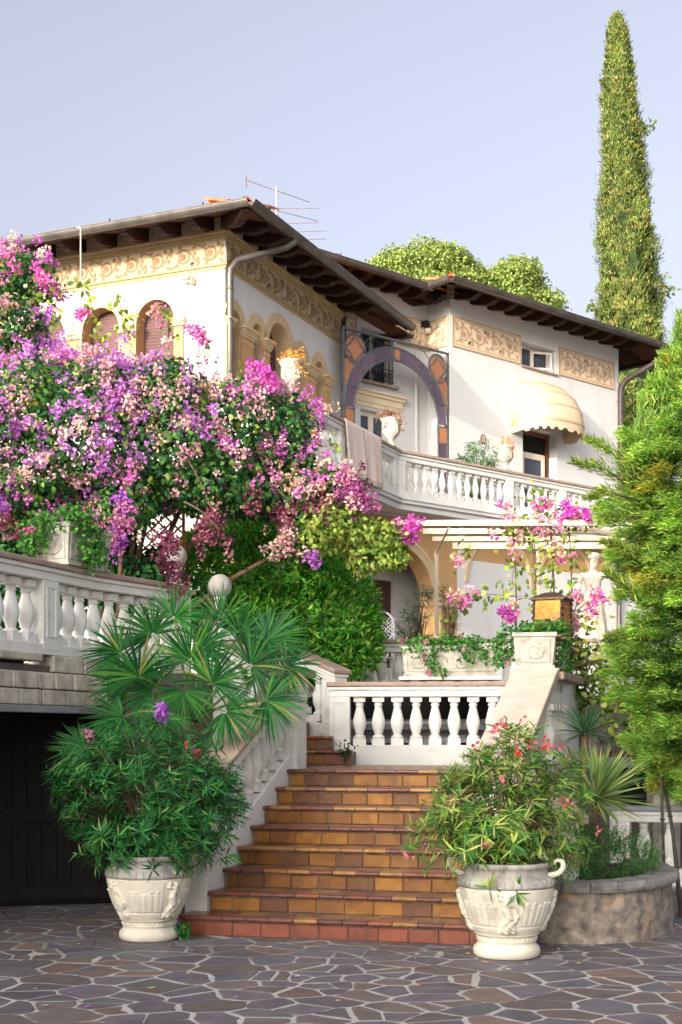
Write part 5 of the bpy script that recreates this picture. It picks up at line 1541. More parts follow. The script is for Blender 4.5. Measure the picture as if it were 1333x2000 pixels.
# ------------------------------------------------------------------ foliage builders
def nrm(a): return a / np.maximum(1e-9, np.linalg.norm(a, axis=-1, keepdims=True))
def rvec(n, r): return nrm(r.normal(size=(n, 3)))
PR_OVAL = [(0, .12), (.25, .85), (.55, 1.0), (.82, .6), (1, 0)]
PR_LANCE = [(0, .15), (.3, .9), (.6, .85), (1, 0)]
PR_DIA = [(0, 0), (.5, 1), (1, 0)]
PR_ROUND = [(0, .3), (.25, .95), (.6, 1.0), (.9, .55), (1, 0)]
PR_BLADE = [(0, .7), (.3, 1.0), (.65, .75), (1, 0)]
def leaves(name, mt, parent, P, Ax, Nn, L, W, col, prof=PR_LANCE, bend=0.0, stuff=True, down=None):
    """one mesh of many leaf strips; P base points, Ax axes, Nn face normals"""
    P = np.asarray(P, float); n = len(P)
    Ax = nrm(np.asarray(Ax, float)); Nn = np.asarray(Nn, float)
    S = np.cross(Ax, Nn); bad = np.linalg.norm(S, axis=1) < 1e-4
    S[bad] = np.cross(Ax[bad], [.3, .5, .8]); S = nrm(S); Nn = nrm(np.cross(S, Ax))
    L = np.broadcast_to(np.asarray(L, float), n); W = np.broadcast_to(np.asarray(W, float), n)
    rows = []; idx = []; c = 0
    dn = Nn if down is None else np.broadcast_to(np.asarray(down, float), (n, 3))
    bd = np.broadcast_to(np.asarray(bend, float), n)
    for t, w in prof:
        ctr = P + Ax * (L * t)[:, None] + dn * (bd * L * t * t)[:, None]
        if w == 0: rows.append(ctr[:, None]); idx.append((c,)); c += 1
        else:
            o = S * (W * w * .5)[:, None]; fold = Nn * (W * w * .14)[:, None]
            rows.append(np.stack([ctr - o + fold, ctr + o + fold], 1)); idx.append((c, c + 1)); c += 2
    V = np.concatenate(rows, 1); nv = V.shape[1]
    faces = []
    for a, b in zip(idx[:-1], idx[1:]):
        if len(a) == 2 and len(b) == 2: faces += [(a[0], a[1], b[1], b[0])]
        elif len(a) == 1: faces += [(a[0], b[1], b[0])]
        else: faces += [(a[0], a[1], b[0])]
    base = (np.arange(n) * nv)[:, None]
    loops = []; tot = []
    flat = np.concatenate([np.array(f) for f in faces])
    LI = (base + flat[None, :]).ravel()
    tot = np.tile(np.array([len(f) for f in faces]), n)
    st_ = np.concatenate([[0], np.cumsum(tot)[:-1]])
    me = bpy.data.meshes.new(name)
    me.vertices.add(n * nv); me.vertices.foreach_set("co", V.astype(np.float32).ravel())
    me.loops.add(len(LI)); me.loops.foreach_set("vertex_index", LI.astype(np.int32))
    me.polygons.add(len(tot)); me.polygons.foreach_set("loop_start", st_.astype(np.int32)); me.polygons.foreach_set("loop_total", tot.astype(np.int32))
    me.update(calc_edges=True); me.validate()
    me.shade_smooth()
    ca = me.color_attributes.new("Col", 'FLOAT_COLOR', 'POINT')
    cc_ = np.ones((n, nv, 4), np.float32); cc_[..., :3] = np.asarray(col)[:, None, :] if np.ndim(col) == 2 else np.asarray(col)
    ca.data.foreach_set("color", cc_.ravel())
    o = put(name, me, mt, parent)
    if stuff: o["kind"] = "stuff"
    return o
def pal(cols, p, n, r, jit=.18):
    c = np.array([srgb(*k) for k in cols])[r.choice(len(cols), n, p=np.array(p) / sum(p))]
    return np.clip(c * r.lognormal(0, jit, (n, 1)) * r.lognormal(0, .05, (n, 3)), 0, 1)
def blobs_px(lst):
    out = []
    for px, py, d, rx, ry, rd in lst:
        out.append((np.array(at(px, py, d)), np.array((rx / 2670 * d, rd, ry / 2670 * d))))
    return out
def blob_pts(bl, n, r, lo=.7, hi=1.05, cull=.72):
    w = np.array([(b[1][0] * b[1][1] + b[1][1] * b[1][2] + b[1][0] * b[1][2]) for b in bl]); w = w / w.sum()
    Ps, Ns, Is = [], [], []
    need = n
    while need > 0:
        k = r.choice(len(bl), need * 2, p=w); dr = rvec(need * 2, r)
        cen = np.array([b[0] for b in bl])[k]; rad = np.array([b[1] for b in bl])[k]
        P = cen + dr * rad * r.uniform(lo, hi, (need * 2, 1))
        ok = np.ones(len(P), bool)
        for j, (c, q) in enumerate(bl):
            ok &= ~((((P - c) / q) ** 2).sum(1) < cull ** 2) | (k == j)
        P, N_, k = P[ok][:need], nrm(dr / rad)[ok][:need], k[ok][:need]
        Ps.append(P); Ns.append(N_); Is.append(k); need -= len(P)
    return np.concatenate(Ps), np.concatenate(Ns), np.concatenate(Is)
def twig(parent, pts, r0, r1, name="branch", m=None, n=6):
    k = len(pts)
    return MB().tube(pts, [r0 + (r1 - r0) * i / (k - 1) for i in range(k)], n).build(name, m or M_bark, parent, True)
def curve(a, b, bow, n=7):
    a, b, bow = Vector(a), Vector(b), Vector(bow)
    return [tuple(a.lerp(b, t) + bow * (4 * t * (1 - t))) for t in np.linspace(0, 1, n)]
def clusters(parent, name, C0, rad, nb, size, cols, r, mt=None):
    """flower heads: nb papery bracts round each centre"""
    n = len(C0); C1 = np.repeat(C0, nb, 0); dr = rvec(n * nb, r)
    P = C1 + dr * (np.repeat(rad, nb) * r.uniform(.45, 1.0, n * nb))[:, None]
    ax = nrm(np.cross(dr, rvec(n * nb, r)) + dr * .7)
    col = np.repeat(cols, nb, 0) * r.lognormal(0, .10, (n * nb, 1)) * r.lognormal(0, .04, (n * nb, 3))
    return leaves(name, mt or L_petal, parent, P, ax, dr + .25 * rvec(n * nb, r), size * r.uniform(.7, 1.2, n * nb), size * .85, np.clip(col, 0, 1), PR_ROUND, .15)
def S3(*c): return np.array([srgb(*k) for k in c])

# ------------------------------------------------------------------ big bougainvillea
r = np.random.default_rng(21)
bg_ = thing("bougainvillea", (-2.2, 15.6, 2.3), "huge purple and faded pink bougainvillea tumbling over the terrace before the villa", "shrub")
BL = blobs_px([(25, 545, 15.4, 85, 50, .45), (25, 640, 15.3, 65, 55, .45), (70, 785, 15.0, 115, 88, .7), (200, 770, 15.0, 100, 62, .6), (180, 870, 15.0, 150, 100, .8), (320, 795, 15.2, 100, 92, .7),
               (330, 900, 15.2, 130, 100, .75), (455, 840, 15.5, 105, 95, .65), (410, 938, 15.2, 105, 65, .55), (545, 850, 15.7, 75, 85, .5), (590, 940, 15.7, 68, 52, .4), (660, 965, 15.7, 36, 42, .28),
               (560, 985, 15.6, 80, 30, .35), (60, 950, 14.9, 100, 60, .6), (250, 980, 14.8, 60, 55, .4), (20, 870, 15.0, 90, 110, .7), (640, 1030, 15.6, 90, 42, .4), (735, 1050, 15.7, 65, 34, .32), (725, 1090, 15.7, 50, 26, .24), (775, 1085, 15.7, 22, 28, .15), (600, 1060, 15.5, 60, 30, .25), (480, 978, 15.3, 60, 32, .35), (120, 1010, 15.2, 120, 60, .4)])
n = 27000
P, N_, I = blob_pts(BL, n, r, .62, 1.06)
px_ = P[:, 0] / P[:, 1] * 2670 + 666.5; py_ = 1437 - (P[:, 2] - HC) / P[:, 1] * 2670
col = pal([(48, 96, 54), (66, 114, 52), (98, 138, 58), (40, 82, 52), (136, 156, 72)], [4, 4, 2, 3, 1], n, r)
tail = (px_ > 590) & (py_ > 985)
col[tail] = pal([(140, 158, 70), (112, 140, 60), (160, 170, 88), (84, 112, 50)], [3, 3, 2, 2], int(tail.sum()), r)
leaves("leaves", L_leaf, bg_, P, N_ * .5 + rvec(n, r) * .8 + [0, 0, -.5], N_ + rvec(n, r) * .7, r.uniform(.05, .085, n), r.uniform(.035, .055, n), col, PR_OVAL, -.2)
# flower heads in patches
def regional(px, py, k):
    out = np.zeros((len(px), 3))
    viol = S3((190, 122, 204), (198, 134, 208), (178, 110, 196), (202, 138, 206)); mag = S3((208, 110, 194), (218, 130, 200), (198, 104, 190), (222, 144, 202))
    dry = S3((214, 178, 178), (206, 160, 172), (220, 192, 184), (202, 152, 166), (210, 180, 156)); mar = S3((130, 68, 92), (148, 80, 104), (112, 58, 82))
    for i in range(len(px)):
        x, y = px[i], py[i]; q = k.random()
        if y > 1000 or (y > 960 and x > 300): c = mar if q < .6 else dry
        elif x < 300: c = viol if q < .54 else (mag if q < .68 else dry)
        elif x < 480: c = dry if q < .54 else (viol if q < .76 else mag)
        else: c = mag if q < .48 else dry
        if y < 590 and x < 130: c = mag if q < .85 else dry
        out[i] = c[k.integers(len(c))]
    return out
PB, NB, IB = blob_pts([b for b in BL], 520, r, .96, 1.06)
bx, by = PB[:, 0] / PB[:, 1] * 2670 + 666.5, 1437 - (PB[:, 2] - HC) / PB[:, 1] * 2670
keep = ~((bx > 610) & (by > 995)) & ~((by > 900) & (bx < 520) & (r.random(520) < .6)) & (NB[:, 1] < .5)
PB, NB, bx, by = PB[keep], NB[keep], bx[keep], by[keep]
cpat = regional(bx, by, r)
C0 = []; cc0 = []
for p, nn_, c in zip(PB, NB, cpat):
    k = int(r.integers(3, 9)); spread = r.uniform(.08, .20)
    q = p + (r.normal(0, spread, (k, 3))) * (1 - .65 * np.abs(nn_)) + nn_ * .03
    C0.append(q); cc0.append(np.repeat(c[None] * r.lognormal(0, .08), k, 0))
C0 = np.concatenate(C0); cc0 = np.concatenate(cc0)
PD, ND, _ = blob_pts(BL, 1800, r, .9, 1.06)
grp_ = np.sin(PD[:, 0] * 5.1 + 1.3) + np.sin(PD[:, 2] * 6.3) + np.sin(PD[:, 0] * 2.2 - PD[:, 2] * 3.7)
dx_, dy_ = PD[:, 0] / PD[:, 1] * 2670 + 666.5, 1437 - (PD[:, 2] - HC) / PD[:, 1] * 2670
kd = (grp_ > -.25) & ~((dx_ > 610) & (dy_ > 995)) & (ND[:, 1] < .5) & ~((dy_ > 940) & (r.random(1800) < .6))
PD = PD[kd]
cd_ = S3((214, 178, 176), (206, 162, 170), (220, 192, 184), (202, 156, 166), (208, 176, 150), (192, 142, 190))[r.integers(0, 6, len(PD))]
clusters(bg_, "flowers", C0, r.uniform(.040, .068, len(C0)), 18, .034, cc0, r)
clusters(bg_, "faded_flowers", PD, r.uniform(.03, .055, len(PD)), 11, .034, cd_, r)
# hanging trusses
def truss(parent, pts, nrad, cols, per, r, name="hanging_flowers", rad=.055, nb=17, size=.035):
    pts = np.array([np.array(at(*p)) for p in pts]); seg = []
    for a, b in zip(pts[:-1], pts[1:]):
        k = max(2, int(np.linalg.norm(b - a) * per)); seg.append(a + (b - a) * r.uniform(0, 1, (k, 1)) + r.normal(0, nrad, (k, 3)))
    q = np.concatenate(seg); cols = S3(*cols)[r.integers(0, len(cols), len(q))]
    return clusters(parent, name, q, r.uniform(rad * .7, rad * 1.2, len(q)), nb, size, cols, r)
MARO = [(134, 72, 96), (150, 84, 108), (118, 60, 86), (160, 98, 116)]
truss(bg_, [(322, 1040, 14.3), (330, 1090, 14.2), (342, 1125, 14.2), (346, 1155, 14.2)], .055, MARO, 70, r)
truss(bg_, [(400, 1000, 14.7), (415, 1040, 14.6), (425, 1065, 14.6)], .09, MARO + [(200, 150, 150)], 90, r)
truss(bg_, [(245, 960, 14.3), (235, 1010, 14.2), (225, 1045, 14.2), (219, 1085, 14.2)], .06, [(168, 96, 190), (182, 110, 196), (190, 130, 160), (176, 96, 150)], 70, r)
truss(bg_, [(20, 930, 14.4), (12, 990, 14.4)], .08, [(160, 86, 180), (178, 110, 170)], 60, r)
truss(bg_, [(672, 925, 15.4), (700, 975, 15.4), (722, 1000, 15.4)], .05, [(170, 90, 150), (190, 110, 160), (150, 80, 130)], 90, r)
truss(bg_, [(540, 1050, 14.9), (575, 1065, 14.9)], .06, [(206, 170, 164), (196, 150, 150)], 40, r)
truss(bg_, [(610, 1090, 14.9), (618, 1095, 14.9)], .03, [(176, 104, 190)], 120, r, rad=.04)
truss(bg_, [(775, 1022, 15.6), (815, 1022, 15.6)], .035, [(216, 96, 190), (206, 110, 180)], 60, r, rad=.05)
truss(bg_, [(790, 1048, 15.6), (815, 1050, 15.6)], .03, [(190, 70, 180)], 60, r, rad=.05)
truss(bg_, [(490, 720, 15.1), (540, 745, 15.1)], .05, [(214, 104, 192), (206, 90, 186)], 60, r)
truss(bg_, [(370, 640, 15.1), (405, 670, 15.1)], .05, [(214, 110, 190), (216, 130, 190)], 50, r)
truss(bg_, [(305, 605, 15.1), (318, 625, 15.1)], .03, [(210, 130, 170), (200, 160, 150)], 60, r)
truss(bg_, [(0, 520, 15.0), (50, 515, 15.0), (100, 560, 15.0)], .07, [(220, 100, 190), (226, 124, 196), (230, 150, 190)], 40, r)
# shoots standing up above the mass
def shoot(parent, pts, r, cols, dens=70, ll=.075, name="shoot_leaves", spread=.05, stem=True):
    W_ = [at(*p) for p in pts]
    if stem: twig(parent, [tuple(p) for p in W_], .008, .003, "shoot")
    seg = []; ax = []
    for a, b in zip(W_[:-1], W_[1:]):
        k = max(2, int((b - a).length * dens)); t = r.uniform(0, 1, (k, 1))
        seg.append(np.array(a) + (np.array(b) - np.array(a)) * t + r.normal(0, spread, (k, 3)))
    q = np.concatenate(seg); k = len(q)
    return leaves(name, L_leaf, parent, q, rvec(k, r) + [0, 0, -.3], rvec(k, r) + [0, -.6, .3], r.uniform(ll * .7, ll * 1.2, k), r.uniform(ll * .5, ll * .8, k), pal(cols, [1] * len(cols), k, r), PR_OVAL, -.15)
YG = [(150, 168, 70), (112, 140, 58), (170, 180, 92), (90, 120, 50)]
for s in ([(200, 690, 15), (185, 640, 15), (178, 590, 15), (160, 555, 15), (145, 545, 15)], [(245, 670, 15), (240, 620, 15), (232, 580, 15), (228, 570, 15)], [(262, 660, 15), (262, 615, 15)], [(95, 640, 15), (110, 590, 15), (118, 560, 15)],
          [(330, 660, 15), (328, 620, 15), (318, 600, 15)], [(400, 700, 15.2), (395, 660, 15.2)], [(60, 600, 15), (72, 560, 15)], [(640, 860, 15.5), (660, 880, 15.5)], [(475, 740, 15.3), (470, 715, 15.3)]):
    shoot(bg_, s, r, YG)
truss(bg_, [(165, 630, 14.9), (160, 600, 14.9)], .03, [(216, 120, 180), (206, 110, 190)], 40, r, rad=.04)
base = Vector((-2.6, 15.9, 2.25))
for p in ((330, 900, 15.2), (180, 860, 15), (455, 830, 15.5), (70, 760, 15), (560, 850, 15.7), (40, 600, 15.3), (690, 1040, 15.9), (250, 980, 14.9), (320, 750, 15.1)):
    e_ = at(*p); twig(bg_, curve(base, e_, Vector((0, -.1, .35))), .05, .012)
for a_, b_ in (((150, 900, 14.25), (240, 800, 14.2)), ((165, 830, 14.3), (240, 745, 14.25)), ((340, 860, 14.5), (420, 1010, 14.5)), ((360, 980, 14.6), (430, 1040, 14.5))):
    twig(bg_, curve(at(*a_), at(*b_), Vector((.03, -.02, .03))), .012, .005)
twig(bg_, curve(at(590, 1030, 15.5), at(650, 1060, 15.4), Vector((0, 0, .02))), .02, .01)

# ------------------------------------------------------------------ bougainvillea on the pergola
r = np.random.default_rng(22)
b2 = thing("bougainvillea", (2.6, 16.9, 2.2), "pink bougainvillea with long leafy trails climbing over the pergola by the lantern", "shrub")
PINK = [(216, 128, 178), (226, 150, 186), (206, 100, 180), (228, 172, 180), (222, 176, 164)]
for pts, dn in (([(985, 1040, 16.3), (1040, 1020, 16.3), (1100, 1010, 16.3), (1170, 1020, 16.3)], 130), ([(1035, 960, 16.2), (1060, 985, 16.2), (1090, 1010, 16.2)], 70), ([(965, 985, 16.4), (1000, 1000, 16.4)], 30), ([(1000, 1030, 16.2), (1005, 1080, 16.1), (1000, 1150, 16)], 60),
                ([(1040, 1030, 16.3), (1042, 1100, 16), (1045, 1190, 15.9)], 60), ([(1075, 1030, 16.2), (1080, 1110, 16), (1075, 1180, 15.9)], 80), ([(1110, 1030, 16.2), (1118, 1100, 16), (1115, 1200, 15.9)], 60),
                ([(860, 1215, 15.9), (890, 1180, 15.9), (950, 1160, 15.9), (1020, 1165, 15.9)], 70), ([(1095, 1180, 15.8), (1130, 1220, 15.8), (1165, 1200, 15.8)], 60), ([(905, 1080, 16.2), (890, 1100, 16.2), (920, 1065, 16.2)], 45), ([(1110, 1210, 15.7), (1105, 1260, 15.7), (1130, 1300, 15.7)], 70)):
    shoot(b2, pts, r, YG, dn, .08, spread=.075)
for pts, pr_, nr_ in (([(980, 1045, 16.1), (1020, 1015, 16.1), (1060, 1035, 16.1)], 34, .10), ([(1090, 1005, 16.1), (1165, 1015, 16.1)], 40, .07), ([(1035, 965, 16.1), (1065, 990, 16.1)], 36, .04), ([(975, 985, 16.3), (995, 995, 16.3)], 30, .03), ([(1000, 1075, 16), (1010, 1090, 16)], 40, .04),
                     ([(1085, 1070, 15.9), (1110, 1090, 15.9)], 40, .05), ([(885, 1175, 15.8), (925, 1160, 15.8)], 50, .05), ([(895, 1090, 16.1), (898, 1105, 16.1)], 40, .02), ([(995, 1185, 15.7), (998, 1210, 15.7)], 60, .04), ([(1130, 1160, 15.6), (1180, 1165, 15.6)], 50, .05), ([(1140, 1185, 15.6), (1160, 1195, 15.6)], 40, .04), ([(1110, 1195, 15.6), (1120, 1240, 15.6)], 36, .04), ([(1118, 1262, 15.6), (1128, 1270, 15.6)], 50, .03)):
    truss(b2, pts, nr_, PINK, pr_, r, rad=.055, nb=13, size=.042)
truss(b2, [(1105, 995, 16), (1110, 1000, 16)], .05, [(206, 84, 190), (190, 76, 190)], 200, r)
truss(b2, [(1140, 1010, 16), (1160, 1005, 16)], .04, [(196, 84, 190)], 60, r)
truss(b2, [(990, 1195, 15.7), (996, 1205, 15.7)], .03, [(206, 96, 200)], 120, r)
for x in (1003, 1042, 1077, 1112): twig(b2, curve(at(x + 4, 1290, 15.9), at(x, 1030, 16.3), Vector((.02, 0, 0))), .012, .006, "stem")

# ------------------------------------------------------------------ citrus-like shrub
r = np.random.default_rng(23)
ct = thing("laurel_shrub", (-.9, 17.9, 2.2), "dense glossy green laurel-like shrub behind the upper stair balustrade", "shrub")
BLc = blobs_px([(450, 1130, 17.2, 105, 90, .6), (560, 1115, 17.3, 110, 85, .6), (620, 1210, 17.4, 105, 85, .55), (490, 1235, 17.2, 115, 95, .55), (680, 1195, 17.6, 55, 75, .4), (690, 1270, 17.6, 50, 55, .35), (410, 1080, 17.2, 55, 45, .4), (560, 1050, 17.5, 70, 40, .4), (640, 1140, 17.7, 45, 45, .35), (590, 1290, 17.6, 80, 45, .4), (470, 1050, 17.2, 80, 45, .4), (395, 1140, 17.0, 60, 85, .45), (540, 1030, 17.4, 70, 30, .35), (720, 1230, 17.7, 28, 45, .2)])
n = 31000
P, N_, _ = blob_pts(BLc, n, r, .55, 1.18)
leaves("leaves", L_leaf, ct, P, N_ * .7 + rvec(n, r) * .8 + [0, 0, .35], N_ + rvec(n, r) * .6 + [0, 0, .4], r.uniform(.07, .11, n), r.uniform(.022, .034, n), pal([(78, 146, 50), (98, 164, 56), (56, 120, 44), (146, 186, 66), (172, 182, 76)], [5, 4, 2.5, 2, .4], n, r), PR_LANCE, -.15)
for p in ((450, 1130, 17.5), (560, 1110, 17.6), (610, 1210, 17.7), (490, 1230, 17.5), (680, 1190, 17.7), (420, 1080, 17.3)):
    twig(ct, curve((-.9, 17.9, 2.2), at(*p), Vector((0, .05, .1))), .035, .008, "stem")

# ------------------------------------------------------------------ dark hedge behind the terrace balustrade
r = np.random.default_rng(25)
hg = thing("ivy_hedge", (-3.2, 15.9, 2.3), "dark green ivy hedge behind the terrace balustrade below the bougainvillea", "hedge")
BLh = blobs_px([(-20, 1060, 15.9, 90, 110, .4), (90, 1010, 16.1, 110, 70, .4), (110, 1120, 15.9, 100, 90, .35), (210, 1100, 15.9, 60, 90, .35), (200, 1010, 16.2, 55, 60, .3), (250, 1140, 15.7, 70, 70, .3), (310, 1130, 15.8, 45, 60, .3), (-10, 1180, 15.8, 90, 70, .3)])
n = 15000
P, N_, _ = blob_pts(BLh, n, r, .6, 1.06)
leaves("leaves", L_leaf, hg, P, N_ * .5 + rvec(n, r) * .8 + [0, 0, -.4], N_ + rvec(n, r) * .6, r.uniform(.06, .09, n), r.uniform(.04, .06, n), pal([(44, 92, 50), (56, 108, 54), (34, 76, 46), (84, 128, 60)], [4, 3, 3, 1], n, r), PR_OVAL, -.15)
for x in (-10, 90, 200, 350): twig(hg, curve((at(x, 0, 16.0)[0], 16.0, 2.25), at(x + 20, 1040, 16.0), Vector((0, 0, .05))), .03, .01, "stem")

# ------------------------------------------------------------------ fan palm
r = np.random.default_rng(24)
crown = Vector((-1.42, 12.95, 1.75))
pm = thing("fan_palm", (-1.42, 12.95, 0), "green fan palm spreading over the stair balustrade between garage and steps", "palm")
tp = [(-1.42 + .02 * math.sin(i * 1.7), 12.95, 1.78 * i / 12) for i in range(13)]
MB().tube(tp, [.12 + .012 * (i % 2) for i in range(13)], 14).build("trunk", M_bark, pm, True)
def frond(hub, ang, depth, R, seed, shade=1.0, face=.0, spread=104, nseg=42):
    k = np.random.default_rng(seed)
    h = np.array(at(*hub)); a = math.radians(ang)
    dr = nrm(np.array((math.cos(a), depth, math.sin(a))))
    nn_ = np.array((face, -1.0, .35)); nn_ = nrm(nn_ - dr * (nn_ @ dr)); sd = np.cross(dr, nn_)
    th = np.radians(np.linspace(-spread, spread, nseg)) + k.normal(0, .035, nseg)
    ax = np.cos(th)[:, None] * dr + np.sin(th)[:, None] * sd + nn_[None] * (.22 + k.normal(0, .06, nseg))[:, None]
    L = .88 * R * (1 - .22 * (np.abs(th) / math.radians(spread)) ** 2) * k.uniform(.88, 1.05, nseg)
    col = pal([(38, 96, 44), (50, 114, 48), (30, 80, 40), (84, 138, 54), (150, 142, 84)], [4, 4, 3, 1, .35], nseg, k, .14) * shade
    return None, h, ax, nn_, L, col, nseg, k, dr
def build_frond(*a, **kw):
    _, h, ax, nn_, L, col, n, k, dr = frond(*a, **kw)
    o = leaves("frond", L_leaf, pm, np.repeat(h[None], n, 0) + ax * .02, ax, nn_[None] + k.normal(0, .25, (n, 3)), L, .020, col, [(0, .25), (.2, .9), (.45, 1.0), (.75, .6), (1, 0)], k.uniform(.05, .34, n), stuff=False, down=(0, 0, -1))
    MB().tube(curve(tuple(crown), tuple(h), Vector((0, -.02, .08))), [.016, .014, .013, .012, .011, .009, .006], 7).build("petiole", MATS["petiole"], o, True)
mat("petiole", srgb(92, 130, 60), srgb(76, 112, 52), 10, .5)
for i, f in enumerate((((272, 1322, 12.45), 108, -.1, .58), ((415, 1335, 12.35), 62, -.2, .60), ((522, 1252, 12.9), 12, -.1, .55), ((340, 1208, 13.0), 72, .0, .52), ((520, 1368, 12.4), -22, -.2, .50), ((440, 1390, 12.3), -30, -.3, .46),
                       ((240, 1400, 12.4), 205, -.1, .48), ((165, 1462, 12.6), 196, .0, .40), ((432, 1215, 13.2), 64, .1, .50), ((300, 1240, 13.1), 122, .0, .52), ((236, 1275, 13.0), 150, .0, .48), ((372, 1290, 12.8), 88, -.1, .58),
                       ((490, 1300, 12.8), 28, -.1, .56), ((330, 1395, 12.2), 240, -.3, .42), ((400, 1260, 13.0), 45, .1, .5), ((300, 1350, 12.7), 160, .0, .55), ((470, 1240, 13.1), 48, .0, .48), ((360, 1350, 12.4), -80, -.4, .40), ((560, 1300, 12.8), 0, .1, .42), ((250, 1340, 12.7), 170, .1, .45))):
    build_frond(f[0], f[1], f[2], f[3], 100 + i, shade=.8 + .35 * r.random(), face=r.uniform(-.5, .5))

# ------------------------------------------------------------------ oleanders in the pots
def whorls(name, parent, T, Ax, r, nl, L, W, cols, wts, spread=.75, mt=None, bend=-.12):
    n = len(T); k = n * nl
    a = np.repeat(Ax, nl, 0); t = np.repeat(T, nl, 0) - a * (r.uniform(0, .10, k))[:, None]
    side = nrm(np.cross(a, rvec(k, r)))
    ax = a * (1 - spread) + side * spread + rvec(k, r) * .12
    return leaves(name, mt or L_leaf, parent, t, ax, np.cross(side, a) * .2 + a, r.uniform(L * .7, L * 1.15, k), r.uniform(W * .8, W * 1.15, k), pal(cols, wts, k, r), PR_LANCE, bend)
def oleander(loc, label, BL, ntip, cols, wts, seed, nl=12, L=.125, W=.017, extra=(), extra_ax=None, group=None, stems=46, name="oleander", cull=.5, lo=.45, hi=1.06):
    r = np.random.default_rng(seed)
    t = thing(name, loc, label, "shrub", group)
    P, N_, _ = blob_pts(BL, ntip, r, lo, hi, cull)
    if len(extra): P = np.concatenate([P, np.array([at(*e) for e in extra])]); N_ = np.concatenate([N_, np.array(extra_ax)])
    base = np.array(loc)
    Ax = nrm(nrm(P - base - [0, 0, .1]) + .35 * rvec(len(P), r) + [0, -.1, .15])
    whorls("leaves", t, P, Ax, r, nl, L, W, cols, wts)
    sm = MB()
    for i in r.choice(len(P), min(stems * 3, len(P)), replace=False):
        b_ = base + np.array((r.normal(0, .05), r.normal(0, .05), 0)); e_ = P[i]
        sm.tube(curve(b_, e_, Vector((0, 0, .10)), 5), [.009, .007, .005, .004, .003], 5)
    for i in range(len(extra)):
        sm.tube(curve(base, P[len(P) - len(extra) + i], Vector((0, -.03, .12)), 6), [.008, .007, .006, .005, .004, .003], 5)
    sm.build("stems", MATS["oleander_stem"], t, True)["kind"] = "stuff"
    return t, r, P, Ax
mat("oleander_stem", srgb(132, 106, 88), srgb(96, 76, 62), 14, .85, .3, 60)
BO = blobs_px([(295, 1545, 11.1, 175, 135, .62), (250, 1500, 11.1, 130, 95, .5), (370, 1530, 11.05, 110, 110, .5), (180, 1560, 11.1, 80, 90, .4), (410, 1600, 11.1, 75, 75, .4), (290, 1440, 11.1, 110, 55, .4), (230, 1640, 11.0, 90, 55, .4), (370, 1640, 11.0, 100, 50, .4), (120, 1500, 11.1, 35, 40, .25), (450, 1560, 11.1, 40, 60, .3)])
ol, r, P, Ax = oleander((pl_loc.x, pl_loc.y, pl_loc.z + .60), "big dark green oleander with one violet bloom in the pot by the garage", BO, 820, [(50, 112, 60), (66, 130, 66), (40, 94, 54), (94, 148, 74), (142, 156, 86)], [5, 4, 3, 1.5, .4], 31, 12, .125, .016,
                        extra=((300, 1700, 10.65), (215, 1690, 10.8), (365, 1700, 10.8), (400, 1690, 10.8)), extra_ax=[(0, -.5, -.6)] * 4)
truss(ol, [(308, 1400, 10.75), (322, 1385, 10.75)], .02, [(168, 100, 190), (186, 120, 200)], 120, r, "bloom", .03, 9, .04)
truss(ol, [(162, 1425, 10.9), (180, 1440, 10.9)], .02, [(190, 130, 150), (150, 70, 150)], 60, r, "bloom", .025, 6, .03)
truss(ol, [(372, 1455, 10.6), (378, 1475, 10.6)], .015, [(150, 90, 140), (160, 70, 60)], 60, r, "bloom", .02, 5, .03)
BR = blobs_px([(990, 1590, 10.25, 140, 100, .5), (1010, 1500, 10.3, 100, 75, .45), (900, 1560, 10.25, 75, 75, .4), (860, 1620, 10.2, 60, 50, .3), (1090, 1560, 10.3, 75, 95, .4), (1010, 1440, 10.3, 60, 35, .3), (960, 1640, 10.1, 110, 50, .35), (1110, 1650, 10.3, 50, 60, .35), (930, 1500, 10.3, 60, 45, .35), (1130, 1510, 10.35, 30, 50, .25)])
orr, r, P, Ax = oleander((pr_loc.x, pr_loc.y, pr_loc.z + .62), "sunlit oleander with pink blossoms and red buds in the cream pot by the steps", BR, 520, [(94, 136, 66), (122, 158, 70), (70, 116, 64), (158, 178, 86), (176, 182, 102)], [4, 4, 3, 3, 2], 32, 11, .135, .017,
                         extra=((800, 1660, 10.1), (835, 1690, 10.0), (955, 1735, 9.85), (1010, 1745, 9.85), (870, 1700, 10.0), (1150, 1690, 10.2), (790, 1650, 10.1)), extra_ax=[(-.7, -.3, .2), (-.6, -.3, 0), (-.2, -.7, -.4), (.1, -.7, -.4), (-.5, -.5, -.1), (.5, -.3, -.3), (-.7, -.2, .3)])
tip = P[r.choice(len(P), 16, replace=False)] + [0, 0, .05]
clusters(orr, "red_buds", tip, np.full(16, .016), 4, .024, S3((196, 84, 60), (190, 104, 60), (206, 120, 90))[r.integers(0, 3, 16)], r)
top = P[P[:, 2] > np.quantile(P[:, 2], .85)][:9] + [0, 0, .06]
clusters(orr, "red_buds", top, np.full(len(top), .03), 8, .032, S3((210, 80, 70), (224, 110, 100))[r.integers(0, 2, len(top))], r)
fl = np.array([at(*p) for p in ((965, 1425, 10.1), (985, 1412, 10.1), (1090, 1455, 10.1), (1110, 1572, 9.9), (952, 1652, 9.8), (1028, 1625, 9.8), (800, 1670, 9.95), (1168, 1622, 10.1), (985, 1520, 9.9), (1075, 1460, 10.0))])
clusters(orr, "blossoms", fl, np.full(len(fl), .022), 7, .032, S3((232, 132, 140), (226, 112, 128))[r.integers(0, 2, len(fl))], r)

